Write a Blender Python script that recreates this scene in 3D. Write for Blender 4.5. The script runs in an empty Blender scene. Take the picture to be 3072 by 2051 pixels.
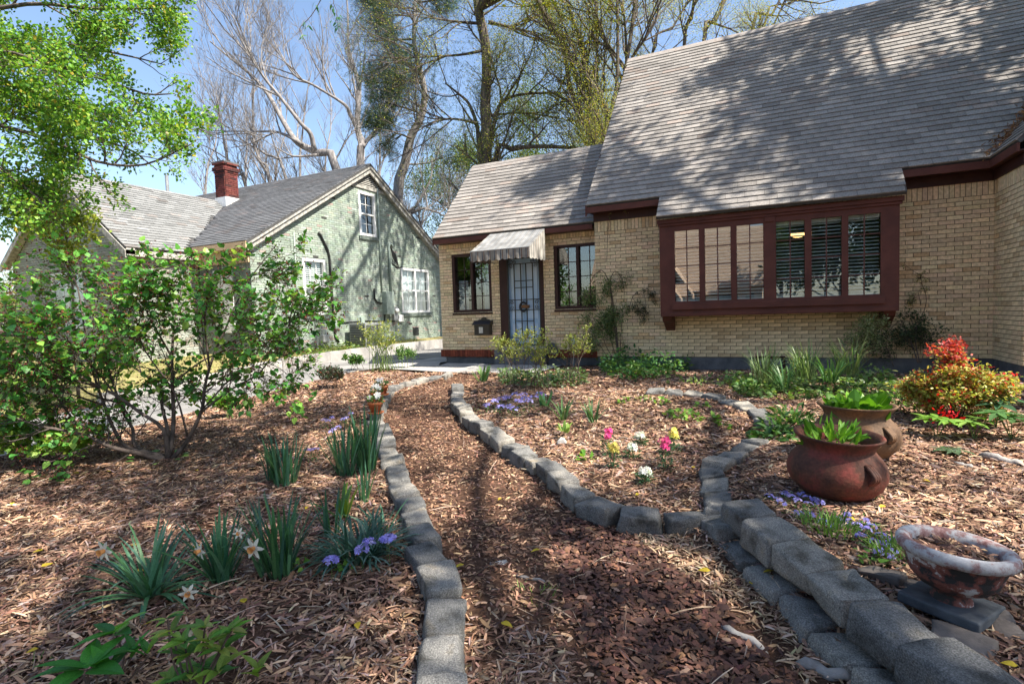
import bpy, bmesh, math, random
import numpy as np
from mathutils import Vector, Matrix, noise as mnoise

# ------------------------------------------------------------------ camera, sky, sun, exposure
scene = bpy.context.scene
COL = scene.collection
rng = np.random.default_rng(11)
random.seed(11)
CAMH = 1.5
YAW, PITCH, ROLL = -0.44506, -0.05446, -0.03256
FPX = 1617.2 / 3072 * 2349          # focal length in units of a 2349 px wide picture


def cam_basis():
    cy, sy = math.cos(YAW), math.sin(YAW)
    F = np.array([sy * math.cos(PITCH), cy * math.cos(PITCH), math.sin(PITCH)])
    R0 = np.array([cy, -sy, 0.0])
    U0 = np.cross(R0, F)
    R = math.cos(ROLL) * R0 + math.sin(ROLL) * U0
    return R, np.cross(R, F), F


CR, CU, CF = cam_basis()
CAM = np.array([0.0, 0.0, CAMH])
cd = bpy.data.cameras.new('camera')
cam = bpy.data.objects.new('camera', cd)
COL.objects.link(cam)
cd.sensor_fit = 'HORIZONTAL'
cd.sensor_width = 36.0
cd.lens = 1617.2 / 3072 * 36.0
cd.clip_start = 0.05
cd.clip_end = 2000.0
cam.matrix_world = Matrix([[CR[i], CU[i], -CF[i], CAM[i]] for i in range(3)] + [[0, 0, 0, 1]])
scene.camera = cam

SUN = np.array([0.600, -0.045, 0.80]); SUN /= np.linalg.norm(SUN)
world = bpy.data.worlds.new('World')
scene.world = world
world.use_nodes = True
wn = world.node_tree
sky = wn.nodes.new('ShaderNodeTexSky')
sky.sky_type = 'NISHITA'
sky.sun_disc = False
sky.sun_elevation = math.asin(SUN[2])
sky.sun_rotation = math.atan2(SUN[0], SUN[1])
sky.air_density = 1.0
sky.dust_density = 1.2
sky.ozone_density = 1.2
bg = wn.nodes['Background']
bg.inputs['Strength'].default_value = 0.10
wn.links.new(sky.outputs['Color'], bg.inputs['Color'])
sd = bpy.data.lights.new('sun', 'SUN')
sd.energy = 5.0
sd.angle = math.radians(0.6)
sd.color = (1.0, 0.93, 0.82)
sun = bpy.data.objects.new('sun', sd)
COL.objects.link(sun)
sun.location = (20, -2, 30)
sun.rotation_euler = Vector(-SUN).to_track_quat('-Z', 'Y').to_euler()
vs = scene.view_settings
vs.view_transform = 'Standard'
vs.look = 'None'
vs.exposure = 1.5
vs.gamma = 1.0
vs.use_curve_mapping = False
try:
    scene.cycles.max_bounces = 6
    scene.cycles.transparent_max_bounces = 12
    scene.cycles.use_denoising = True
except Exception:
    pass


# ------------------------------------------------------------------ pixel / ground helpers
def ray(vx, vy):
    return (vx - 1174.5) / FPX * CR - (vy - 784.2) / FPX * CU + CF


def at_y(vx, vy, Y):
    d = ray(vx, vy); return CAM + d * (Y / d[1])


def at_x(vx, vy, X):
    d = ray(vx, vy); return CAM + d * (X / d[0])


def at_z(vx, vy, Z):
    d = ray(vx, vy); return CAM + d * ((Z - CAMH) / d[2])


def at_d(vx, vy, D):
    return CAM + ray(vx, vy) * D


def ss(a, b, x):
    t = np.clip((np.asarray(x, float) - a) / (b - a), 0, 1)
    return t * t * (3 - 2 * t)


LEFT = [(-4.61, 5.5), (-4.19, 5.08), (-3.86, 4.74), (-3.64, 4.49), (-3.38, 4.26), (-3.19, 4.04), (-2.98, 3.81), (-2.72, 3.56), (-2.49, 3.32), (-2.3, 3.12), (-2.08, 2.88), (-1.87, 2.62), (-1.62, 2.37), (-1.43, 2.12), (-1.26, 1.86), (-1.09, 1.60), (-0.94, 1.34)]
LEFTFAR = [(-5.66, 8.86), (-5.73, 8.48), (-5.76, 8.12), (-5.80, 7.80), (-5.79, 7.45), (-5.68, 7.1)]
MID = [(-4.68, 7.65), (-4.42, 7.2), (-4.16, 6.8), (-3.91, 6.47), (-3.66, 6.18), (-3.40, 5.9), (-3.13, 5.63), (-2.86, 5.38), (-2.6, 5.14), (-2.36, 4.93), (-2.16, 4.74), (-1.96, 4.58), (-1.76, 4.39), (-1.57, 4.18), (-1.36, 3.95), (-1.12, 3.75), (-0.82, 3.68), (-0.52, 3.77)]
CIRC = [(-0.12, 5.60), (-0.21, 5.40), (-0.30, 5.19), (-0.41, 4.99), (-0.43, 4.73), (-0.38, 4.46), (-0.33, 4.18), (-0.30, 3.93)]
FARARC = [(-1.47, 7.83), (-1.2, 7.79), (-0.94, 7.80), (-0.68, 7.68), (-0.46, 7.44), (-0.26, 7.12), (-0.10, 6.80), (-0.04, 6.46)]
UPPER = [(-0.12, 3.64), (0.02, 3.36), (0.17, 3.10), (0.31, 2.83), (0.46, 2.57), (0.60, 2.33), (0.75, 2.07), (0.90, 1.82), (1.05, 1.56)]
LOWER = [(-0.28, 3.70), (-0.13, 3.43), (0.02, 3.16), (0.165, 2.90), (0.31, 2.64), (0.46, 2.38), (0.60, 2.12), (0.75, 1.87), (0.90, 1.61)]

_pl_y = [1.0, 1.34, 1.6, 2.12, 2.62, 3.12, 3.81, 4.49, 5.5, 6.2, 7.1, 8.9, 9.3]
_pl_x = [-0.75, -0.94, -1.09, -1.43, -1.87, -2.3, -2.98, -3.64, -4.61, -5.2, -5.68, -5.66, -5.7]
_pr_y = [1.0, 1.6, 2.4, 3.2, 3.7, 3.76, 3.95, 4.39, 4.93, 5.63, 6.47, 7.2, 7.65, 9.3]
_pr_x = [1.25, 0.9, 0.45, 0.0, -0.4, -1.0, -1.36, -1.76, -2.36, -3.13, -3.91, -4.42, -4.68, -4.5]


def path_mask(x, y):
    x = np.asarray(x, float); y = np.asarray(y, float)
    xl = np.interp(y, _pl_y, _pl_x) + 0.02
    xr = np.interp(y, _pr_y, _pr_x) - 0.02
    return ss(0, 0.10, x - xl) * ss(0, 0.10, xr - x) * ss(9.3, 9.1, y) * ss(0.6, 1.0, y)


def raised_mask(x, y):
    x = np.asarray(x, float); y = np.asarray(y, float)
    xl = np.interp(y, [1.0, 1.56, 3.64, 4.2, 5.6, 6.5, 7.5], [1.45, 1.13, -0.06, -0.25, -0.1, 0.3, 0.6])
    return ss(-0.08, 0.06, x - xl) * ss(6.8, 3.9, y)


def gz(x, y):
    """ground height"""
    x = np.asarray(x, float); y = np.asarray(y, float)
    z = 0.32 * ss(3, 10, y)
    n = 0.012 * np.sin(2.1 * x + 1.3 * y) + 0.010 * np.sin(3.7 * y - 1.9 * x + 1) + 0.006 * np.sin(7.1 * x + 0.7) * np.sin(6.3 * y)
    z = z + n * ss(-8.2, -7.6, x)
    z = z + 0.14 * raised_mask(x, y) - 0.045 * path_mask(x, y)
    z = z - 0.03 * ss(-8.1, -8.35, x)
    lawn = ss(-10.86, -10.94, x)
    z = z + lawn * (0.17 + 0.14 * ss(-10.9, -12.5, x) - 0.10 * ss(9.0, 5.5, y))
    return z


def G(vx, vy):
    d = ray(vx, vy)
    k = np.linspace(0.9, 30, 9000)
    P = CAM[None] + d[None] * k[:, None]
    i = int(np.argmax(P[:, 2] < gz(P[:, 0], P[:, 1])))
    return P[i]


# ------------------------------------------------------------------ object helpers
def tag(o, label=None, cat=None, group=None, kind=None):
    if label: o['label'] = label
    if cat: o['category'] = cat
    if group: o['group'] = group
    if kind: o['kind'] = kind
    return o


def thing(name, loc, label, cat, group=None):
    o = bpy.data.objects.new(name, None)
    COL.objects.link(o)
    o.empty_display_size = 0.1
    o.location = [float(c) for c in loc]
    return tag(o, label, cat, group)


def attach(o, parent):
    if parent is None:
        return
    o.parent = parent
    if parent.type == 'EMPTY':
        o.matrix_parent_inverse = Matrix.Translation(-parent.location)
    else:
        o.matrix_parent_inverse = Matrix.Identity(4)


def make_mesh(name, V, F, mats, cols=None, smooth=False, midx=None):
    V = np.asarray(V, np.float32).reshape(-1, 3)
    me = bpy.data.meshes.new(name)
    if isinstance(F, np.ndarray):
        k = F.shape[1]
        me.vertices.add(len(V)); me.vertices.foreach_set('co', V.ravel())
        me.loops.add(F.size); me.loops.foreach_set('vertex_index', F.astype(np.int32).ravel())
        me.polygons.add(len(F)); me.polygons.foreach_set('loop_start', np.arange(0, F.size, k, dtype=np.int32))
    else:
        cnt = np.array([len(f) for f in F], np.int32)
        flat = np.fromiter((i for f in F for i in f), np.int32)
        me.vertices.add(len(V)); me.vertices.foreach_set('co', V.ravel())
        me.loops.add(len(flat)); me.loops.foreach_set('vertex_index', flat)
        me.polygons.add(len(F)); me.polygons.foreach_set('loop_start', np.concatenate([[0], np.cumsum(cnt)[:-1]]).astype(np.int32))
    if not isinstance(mats, (list, tuple)): mats = [mats]
    for m in mats: me.materials.append(m)
    if midx is not None: me.polygons.foreach_set('material_index', np.asarray(midx, np.int32))
    me.polygons.foreach_set('use_smooth', np.full(len(me.polygons), bool(smooth)))
    if cols is not None:
        a = me.color_attributes.new('Col', 'FLOAT_COLOR', 'POINT')
        c = np.ones((len(V), 4), np.float32); c[:, :3] = cols
        a.data.foreach_set('color', c.ravel())
    me.update(calc_edges=True)
    me.validate(clean_customdata=False)
    return me


def link(name, me, parent=None, mw=None):
    o = bpy.data.objects.new(name, me)
    COL.objects.link(o)
    if mw is not None: o.matrix_basis = mw
    attach(o, parent)
    return o


def build(name, V, F, mat, parent=None, cols=None, smooth=False, loc=None):
    """a mesh whose vertices are in scene coordinates; loc moves its origin there"""
    V = np.asarray(V, float).reshape(-1, 3)
    if loc is not None: V = V - np.asarray(loc, float)
    o = link(name, make_mesh(name, V, F, mat, cols, smooth), parent)
    if loc is not None: o.location = [float(c) for c in loc]
    return o


class MB:
    """collects shapes of one piece"""
    def __init__(s): s.v = []; s.f = []; s.sub = []

    def add(s, V, F):
        s.sub.append((V, F)); b = len(s.v); s.v += [tuple(map(float, p)) for p in V]; s.f += [tuple(b + i for i in f) for f in F]; return s

    def box(s, x0, x1, y0, y1, z0, z1):
        return s.add([(x0, y0, z0), (x1, y0, z0), (x1, y1, z0), (x0, y1, z0), (x0, y0, z1), (x1, y0, z1), (x1, y1, z1), (x0, y1, z1)],
                     [(0, 3, 2, 1), (4, 5, 6, 7), (0, 1, 5, 4), (1, 2, 6, 5), (2, 3, 7, 6), (3, 0, 4, 7)])

    def prism(s, poly, d):
        """polygon (3d points, in order) extruded by vector d"""
        n = len(poly); d = np.asarray(d, float)
        V = [np.asarray(p, float) for p in poly] + [np.asarray(p, float) + d for p in poly]
        F = [tuple(range(n))[::-1], tuple(range(n, 2 * n))] + [(i, (i + 1) % n, n + (i + 1) % n, n + i) for i in range(n)]
        return s.add(V, F)

    def tube(s, pts, rad, k=8, closed=False):
        V, F = tube_np([np.asarray(p, float) for p in pts], rad, k, closed)
        return s.add(V, F)

    def lathe(s, prof, c, k=32, cap=True):
        n = len(prof); V = []; F = []
        for r, z in prof:
            for i in range(k):
                a = 2 * math.pi * i / k
                V.append((c[0] + r * math.cos(a), c[1] + r * math.sin(a), c[2] + z))
        for j in range(n - 1):
            for i in range(k):
                F.append((j * k + i, j * k + (i + 1) % k, (j + 1) * k + (i + 1) % k, (j + 1) * k + i))
        if cap:
            F.append(tuple(range(k))[::-1])
        return s.add(V, F)

    def each(s, name, mat, parent=None):
        """every added shape as an object of its own"""
        return [build(name, [tuple(map(float, p)) for p in V], F, mat, parent) for V, F in s.sub]

    def build(s, name, mat, parent=None, smooth=False, loc=None, bevel=0, cols=None):
        o = build(name, s.v, s.f, mat, parent, cols, smooth, loc)
        if bevel:
            m = o.modifiers.new('bevel', 'BEVEL'); m.width = bevel; m.segments = 2; m.limit_method = 'ANGLE'
        return o


def tube_np(pts, rad, k=6, closed=False):
    P = np.asarray(pts, float); n = len(P)
    if np.isscalar(rad): rad = [rad] * n
    T = np.empty_like(P)
    T[1:-1] = P[2:] - P[:-2]; T[0] = P[1] - P[0]; T[-1] = P[-1] - P[-2]
    if closed: T[0] = T[-1] = P[1] - P[-2]
    T /= (np.linalg.norm(T, axis=1, keepdims=True) + 1e-12)
    ref = np.array([0.0, 0, 1]) if abs(T[0][2]) < 0.9 else np.array([1.0, 0, 0])
    V = np.empty((n, k, 3)); ang = np.arange(k) * 2 * math.pi / k
    for i in range(n):
        a = np.cross(T[i], ref); la = np.linalg.norm(a)
        a = a / la if la > 1e-6 else np.array([1.0, 0, 0])
        b = np.cross(T[i], a); ref = -np.cross(T[i], a) * 0 + np.cross(a, T[i])
        V[i] = P[i] + rad[i] * (np.cos(ang)[:, None] * a + np.sin(ang)[:, None] * b)
    F = []
    for i in range(n - 1):
        for j in range(k):
            F.append((i * k + j, i * k + (j + 1) % k, (i + 1) * k + (j + 1) % k, (i + 1) * k + j))
    if not closed:
        F.append(tuple(range(k))[::-1]); F.append(tuple((n - 1) * k + j for j in range(k)))
    return V.reshape(-1, 3), F


def tubes_np(paths, k):
    """many thin tubes at once: paths is a list of (points, radii)"""
    groups = {}
    for pts, rad in paths: groups.setdefault(len(pts), []).append((pts, rad))
    Vs, Fs, o = [], [], 0
    ang = np.arange(k) * 2 * math.pi / k; ca, sa = np.cos(ang), np.sin(ang)
    for n, lst in groups.items():
        P = np.array([q[0] for q in lst], float); R = np.array([q[1] for q in lst], float); N = len(P)
        T = np.empty_like(P); T[:, 1:-1] = P[:, 2:] - P[:, :-2]; T[:, 0] = P[:, 1] - P[:, 0]; T[:, -1] = P[:, -1] - P[:, -2]
        T /= np.linalg.norm(T, axis=2, keepdims=True) + 1e-12
        d0 = P[:, -1] - P[:, 0]; d0 /= np.linalg.norm(d0, axis=1, keepdims=True) + 1e-12
        ref = np.where(np.abs(d0[:, 2:3]) < 0.7, np.array([[0, 0, 1.0]]), np.array([[1.0, 0, 0]]))[:, None, :]
        A = np.cross(T, ref); A /= np.linalg.norm(A, axis=2, keepdims=True) + 1e-9; B = np.cross(T, A)
        V = P[:, :, None, :] + R[:, :, None, None] * (ca[None, None, :, None] * A[:, :, None, :] + sa[None, None, :, None] * B[:, :, None, :])
        i, j = np.meshgrid(np.arange(n - 1), np.arange(k), indexing='ij'); i = i.ravel(); j = j.ravel()
        f = np.stack([i * k + j, i * k + (j + 1) % k, (i + 1) * k + (j + 1) % k, (i + 1) * k + j], -1)
        F = (f[None] + (np.arange(N) * n * k)[:, None, None] + o).reshape(-1, 4)
        Vs.append(V.reshape(-1, 3)); Fs.append(F); o += N * n * k
    return np.concatenate(Vs), np.concatenate(Fs)


def inst(tV, tF, M, C):
    """many copies of a small template as arrays: tV (n,3), tF list, M (N,4,4), C (N,3)"""
    tV = np.asarray(tV, float); N = len(M); n = len(tV)
    V = np.einsum('kij,nj->kni', M[:, :3, :3], tV) + M[:, None, :3, 3]
    cnt = {}
    for f in tF: cnt.setdefault(len(f), []).append(f)
    if len(cnt) == 1:
        f = np.array(tF); F = (f[None] + (np.arange(N) * n)[:, None, None]).reshape(-1, f.shape[1])
    else:
        F = []
        tri = []
        for f in tF:
            for i in range(1, len(f) - 1): tri.append((f[0], f[i], f[i + 1]))
        f = np.array(tri); F = (f[None] + (np.arange(N) * n)[:, None, None]).reshape(-1, 3)
    return V.reshape(-1, 3), F, np.repeat(np.asarray(C, float), n, axis=0)


def mat44(pos, X, Y, Z):
    """pos,X,Y,Z (N,3) -> (N,4,4)"""
    N = len(pos); M = np.zeros((N, 4, 4)); M[:, :3, 0] = X; M[:, :3, 1] = Y; M[:, :3, 2] = Z; M[:, :3, 3] = pos; M[:, 3, 3] = 1
    return M


def pieces(name, tmpl, M, C, mat, parent, n_ind=300, rest=None, pool=8, smooth=False):
    """the n_ind pieces nearest to the camera become objects that share mesh data, the rest one part of kind stuff"""
    M = np.asarray(M); C = np.asarray(C)
    if len(M) == 0: return
    tV, tF = tmpl
    D = np.linalg.norm(M[:, :3, 3] - CAM, axis=1)
    order = np.argsort(D)
    ind, oth = order[:n_ind], order[n_ind:]
    if len(ind):
        lum = C[ind].sum(1); pool = min(pool, len(ind))
        rank = np.argsort(np.argsort(lum)); cl = (rank * pool // len(ind))
        mes = []
        for k in range(pool):
            c = C[ind][cl == k].mean(0)
            mes.append(make_mesh(name, tV, tF, mat, np.repeat(c[None], len(tV), 0), smooth))
        for i, k in zip(ind, cl):
            link(name, mes[k], parent, Matrix(M[i].tolist()))
    if len(oth):
        V, F, c = inst(tV, tF, M[oth], C[oth])
        o = build(rest or (name + '_rows'), V, F, mat, parent, c, smooth)
        tag(o, kind='stuff')


# ------------------------------------------------------------------ materials
def _new(name):
    m = bpy.data.materials.new(name); m.use_nodes = True
    nt = m.node_tree; b = nt.nodes['Principled BSDF']
    return m, nt, b


def nd(nt, t, **kw):
    n = nt.nodes.new(t)
    for k, v in kw.items():
        if k in n.inputs: n.inputs[k].default_value = v
        else: setattr(n, k, v)
    return n


def rgba(c): return (c[0], c[1], c[2], 1.0)


def ramp(nt, stops):
    r = nt.nodes.new('ShaderNodeValToRGB')
    while len(r.color_ramp.elements) < len(stops): r.color_ramp.elements.new(0.5)
    for e, (p, c) in zip(r.color_ramp.elements, stops):
        e.position = p; e.color = rgba(c)
    return r


def noisemat(name, c1, c2, scale=8, rough=0.8, bump=0.3, bscale=None, detail=6, attr=False, metal=0.0, spec=0.3, lo=0.35, hi=0.65, stretch=None, bdist=0.02):
    """colour from noise between c1 and c2 (times the 'Col' attribute when attr), with relief"""
    m, nt, b = _new(name)
    tc = nd(nt, 'ShaderNodeTexCoord')
    src = tc.outputs['Object']
    if stretch:
        mp = nd(nt, 'ShaderNodeMapping'); mp.inputs['Scale'].default_value = stretch
        nt.links.new(src, mp.inputs['Vector']); src = mp.outputs['Vector']
    n1 = nd(nt, 'ShaderNodeTexNoise', Scale=scale, Detail=detail, Roughness=0.62)
    nt.links.new(src, n1.inputs['Vector'])
    r = ramp(nt, [(lo, c1), (hi, c2)])
    nt.links.new(n1.outputs['Fac'], r.inputs['Fac'])
    out = r.outputs['Color']
    if attr:
        a = nd(nt, 'ShaderNodeAttribute', attribute_name='Col')
        mx = nd(nt, 'ShaderNodeMix', data_type='RGBA', blend_type='MULTIPLY')
        mx.inputs[0].default_value = 1.0
        nt.links.new(out, mx.inputs[6]); nt.links.new(a.outputs['Color'], mx.inputs[7]); out = mx.outputs[2]
    nt.links.new(out, b.inputs['Base Color'])
    b.inputs['Roughness'].default_value = rough
    b.inputs['Metallic'].default_value = metal
    b.inputs['Specular IOR Level'].default_value = spec
    if bump:
        n2 = nd(nt, 'ShaderNodeTexNoise', Scale=bscale or scale * 3, Detail=5.0, Roughness=0.65)
        nt.links.new(src, n2.inputs['Vector'])
        bp = nd(nt, 'ShaderNodeBump', Strength=bump, Distance=bdist)
        nt.links.new(n2.outputs['Fac'], bp.inputs['Height']); nt.links.new(bp.outputs['Normal'], b.inputs['Normal'])
    return m


def leafmat(name, trans=0.45, rough=0.5, tint=(1, 1, 1), spec=0.35, tt=(1.25, 1.2, 0.5)):
    m, nt, b = _new(name)
    a = nd(nt, 'ShaderNodeAttribute', attribute_name='Col')
    tc = nd(nt, 'ShaderNodeTexCoord')
    n1 = nd(nt, 'ShaderNodeTexNoise', Scale=30.0, Detail=3.0)
    nt.links.new(tc.outputs['Object'], n1.inputs['Vector'])
    r = ramp(nt, [(0.3, tuple(0.75 * t for t in tint)), (0.7, tuple(1.2 * t for t in tint))])
    nt.links.new(n1.outputs['Fac'], r.inputs['Fac'])
    mx = nd(nt, 'ShaderNodeMix', data_type='RGBA', blend_type='MULTIPLY'); mx.inputs[0].default_value = 1.0
    nt.links.new(a.outputs['Color'], mx.inputs[6]); nt.links.new(r.outputs['Color'], mx.inputs[7])
    nt.links.new(mx.outputs[2], b.inputs['Base Color'])
    b.inputs['Roughness'].default_value = rough
    b.inputs['Specular IOR Level'].default_value = spec
    t = nd(nt, 'ShaderNodeBsdfTranslucent')
    m2 = nd(nt, 'ShaderNodeMix', data_type='RGBA', blend_type='MULTIPLY'); m2.inputs[0].default_value = 1.0
    m2.inputs[7].default_value = rgba(tt)
    nt.links.new(mx.outputs[2], m2.inputs[6]); nt.links.new(m2.outputs[2], t.inputs['Color'])
    ms = nd(nt, 'ShaderNodeMixShader'); ms.inputs[0].default_value = trans
    nt.links.new(b.outputs[0], ms.inputs[1]); nt.links.new(t.outputs[0], ms.inputs[2])
    nt.links.new(ms.outputs[0], nt.nodes['Material Output'].inputs['Surface'])
    return m


def glassmat(name, f0=0.12, tint=(0.86, 0.9, 0.9)):
    """thin pane: mirror reflection that grows towards grazing angles over a clear sheet"""
    m, nt, b = _new(name)
    nt.nodes.remove(b)
    tr = nd(nt, 'ShaderNodeBsdfTransparent'); tr.inputs[0].default_value = rgba(tint)
    gl = nd(nt, 'ShaderNodeBsdfGlossy', Roughness=0.0); gl.inputs[0].default_value = (1, 1, 1, 1)
    lw = nd(nt, 'ShaderNodeLayerWeight', Blend=0.5)
    pw_ = nd(nt, 'ShaderNodeMath', operation='POWER'); pw_.inputs[1].default_value = 5.0
    nt.links.new(lw.outputs['Facing'], pw_.inputs[0])
    ma = nd(nt, 'ShaderNodeMath', operation='MULTIPLY_ADD'); ma.inputs[1].default_value = 1 - f0; ma.inputs[2].default_value = f0
    nt.links.new(pw_.outputs[0], ma.inputs[0])
    ms = nd(nt, 'ShaderNodeMixShader')
    nt.links.new(ma.outputs[0], ms.inputs[0]); nt.links.new(tr.outputs[0], ms.inputs[1]); nt.links.new(gl.outputs[0], ms.inputs[2])
    nt.links.new(ms.outputs[0], nt.nodes['Material Output'].inputs['Surface'])
    return m


WHITE = (1, 1, 1)
MT = {}
MT['brick'] = noisemat('yellow_brick', (0.72, 0.70, 0.66), (1.1, 1.08, 1.04), 22, 0.85, 0.35, 120, attr=True, bdist=0.004)
MT['mortar'] = noisemat('mortar', (0.105, 0.075, 0.05), (0.165, 0.12, 0.08), 14, 0.95, 0.3, 80, bdist=0.005)
MT['found'] = noisemat('grey_foundation', (0.075, 0.078, 0.085), (0.14, 0.14, 0.15), 5, 0.9, 0.3)
MT['redbrick'] = noisemat('red_base_brick', (0.7, 0.7, 0.7), (1.1, 1.1, 1.1), 18, 0.8, 0.3, 90, attr=True, bdist=0.004)
MT['trim'] = noisemat('maroon_trim', (0.078, 0.024, 0.017), (0.115, 0.036, 0.025), 3.5, 0.62, 0.2, 40, bdist=0.004)
MT['dtrim'] = noisemat('dark_brown_trim', (0.030, 0.010, 0.008), (0.045, 0.016, 0.012), 8, 0.5, 0.08, 60, bdist=0.004)
MT['shingle'] = noisemat('asphalt_shingle', (0.72, 0.72, 0.72), (1.15, 1.14, 1.13), 40, 0.95, 0.5, 160, attr=True, bdist=0.004, spec=0.15)
MT['roofdeck'] = noisemat('roof_deck', (0.05, 0.05, 0.05), (0.08, 0.08, 0.08), 12, 0.95, 0.2)
MT['glass'] = glassmat('window_glass')
MT['glass2'] = glassmat('plain_window_glass', 0.08)
MT['blind'] = noisemat('white_blind', (0.78, 0.76, 0.69), (0.84, 0.82, 0.75), 5, 0.5, 0.0)
MT['iron'] = noisemat('black_iron', (0.010, 0.010, 0.012), (0.020, 0.020, 0.022), 20, 0.4, 0.1, spec=0.5)
MT['doorblue'] = noisemat('pale_blue_door', (0.32, 0.48, 0.66), (0.38, 0.54, 0.72), 3, 0.35, 0.03, spec=0.5)
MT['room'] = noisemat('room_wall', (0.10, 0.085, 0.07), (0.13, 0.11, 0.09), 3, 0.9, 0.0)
MT['concrete'] = noisemat('concrete', (0.24, 0.23, 0.22), (0.40, 0.385, 0.36), 2.2, 0.9, 0.35, 60, detail=9, bdist=0.006)
MT['white'] = noisemat('white_paint', (0.62, 0.62, 0.60), (0.76, 0.76, 0.74), 9, 0.55, 0.1)
MT['oldwhite'] = noisemat('weathered_white_paint', (0.20, 0.19, 0.17), (0.45, 0.44, 0.40), 9, 0.7, 0.2)
MT['beige'] = noisemat('beige_paint', (0.50, 0.36, 0.22), (0.56, 0.42, 0.27), 4, 0.7, 0.05)
MT['gbrick'] = noisemat('pale_green_painted_brick', (0.78, 0.78, 0.78), (1.06, 1.06, 1.05), 2.2, 0.75, 0.4, 60, attr=True, bdist=0.006, detail=9)
MT['gmortar'] = noisemat('painted_joint', (0.09, 0.115, 0.10), (0.17, 0.20, 0.18), 9, 0.9, 0.2)
MT['pipe'] = noisemat('pipe_green_grey', (0.20, 0.25, 0.22), (0.30, 0.36, 0.32), 10, 0.5, 0.1)
MT['blackpipe'] = noisemat('black_cable', (0.012, 0.014, 0.014), (0.03, 0.03, 0.03), 10, 0.5, 0.1)
MT['steel'] = noisemat('grey_steel', (0.25, 0.26, 0.26), (0.36, 0.37, 0.37), 8, 0.45, 0.1, metal=0.4)
MT['curtain'] = noisemat('white_curtain', (0.55, 0.56, 0.58), (0.75, 0.76, 0.78), 3, 0.9, 0.3, 6, stretch=(14, 14, 0.6))
MT['chimney'] = noisemat('dark_red_brick', (0.75, 0.75, 0.75), (1.1, 1.1, 1.1), 14, 0.9, 0.4, 60, attr=True, bdist=0.006)
# ------------------------------------------------------------------ wall and roof builders
COURSE, BRL, JOINT = 0.0677, 0.2095, 0.0095


def boxT(sx, sy, sz):
    """box template centred in x and z, from y=0 (back) to y=-sy (front)"""
    x, z = sx / 2, sz / 2
    V = [(-x, 0, -z), (x, 0, -z), (x, 0, z), (-x, 0, z), (-x, -sy, -z), (x, -sy, -z), (x, -sy, z), (-x, -sy, z)]
    F = [(4, 5, 6, 7), (0, 1, 5, 4), (1, 2, 6, 5), (2, 3, 7, 6), (3, 0, 4, 7)]
    return np.array(V), F


def lay_bricks(width, z0, z1, holes, soldier=True, clip=None, start=0.0):
    """running bond inside width x (z0..z1); returns (u0,u1,v0,v1) rows"""
    out = []
    ztop = z1 - (0.2 if soldier else 0)
    n = int(round((ztop - z0) / COURSE)); ch = (ztop - z0) / n
    for r in range(n):
        v0 = z0 + r * ch; v1 = v0 + ch - JOINT
        segs = [(0.0, width)]
        if clip:
            a, b = clip((v0 + v1) / 2); segs = [(max(0, a), min(width, b))]
        for (h0, h1, g0, g1) in holes:
            if v1 > g0 + 0.02 and v0 < g1 - 0.02:
                ns = []
                for a, b in segs:
                    if h1 <= a or h0 >= b: ns.append((a, b)); continue
                    if h0 > a: ns.append((a, h0))
                    if h1 < b: ns.append((h1, b))
                segs = ns
        for a, b in segs:
            u = math.floor((a - start) / BRL) * BRL + start - (BRL / 2 if r % 2 else 0)
            while u < b:
                p, q = max(u, a), min(u + BRL - JOINT, b)
                if q - p > 0.025: out.append((p, q, v0, v1))
                u += BRL
    if soldier:
        u = 0
        while u + COURSE - JOINT <= width + 1e-6:
            out.append((u, u + COURSE - JOINT, ztop, z1)); u += COURSE
    return out


def brick_mats(rows, O, ux, nx):
    """split rows into whole stretchers (one template) and cut ones (scaled)"""
    O = np.asarray(O, float); ux = np.asarray(ux, float); nx = np.asarray(nx, float); uz = np.array([0, 0, 1.0])
    whole, cut = [], []
    L = BRL - JOINT
    for (a, b, c, d) in rows:
        p = O + ux * (a + b) / 2 + uz * (c + d) / 2
        jit = nx * rng.uniform(-0.0015, 0.0015)
        m = np.eye(4); m[:3, 3] = p + jit
        if abs((b - a) - L) < 1e-3 and abs((d - c) - (COURSE - JOINT)) < 0.004:
            m[:3, 0] = ux; m[:3, 1] = -nx; m[:3, 2] = uz * (d - c) / (COURSE - JOINT); whole.append(m)
        else:
            m[:3, 0] = ux * (b - a) / L; m[:3, 1] = -nx; m[:3, 2] = uz * (d - c) / (COURSE - JOINT); cut.append(m)
    return whole, cut


def brick_cols(n, base, var=0.16, hue=0.05, odd=None, podd=0.06):
    c = np.array(base)[None] * (1 + var * rng.standard_normal((n, 1)) * 0.6) * (1 + hue * rng.standard_normal((n, 3)) * 0.5)
    if odd is not None:
        k = rng.random(n) < podd; c[k] = np.array(odd) * (1 + 0.1 * rng.standard_normal((k.sum(), 1)))
    return np.clip(c, 0.01, 0.9)


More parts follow.
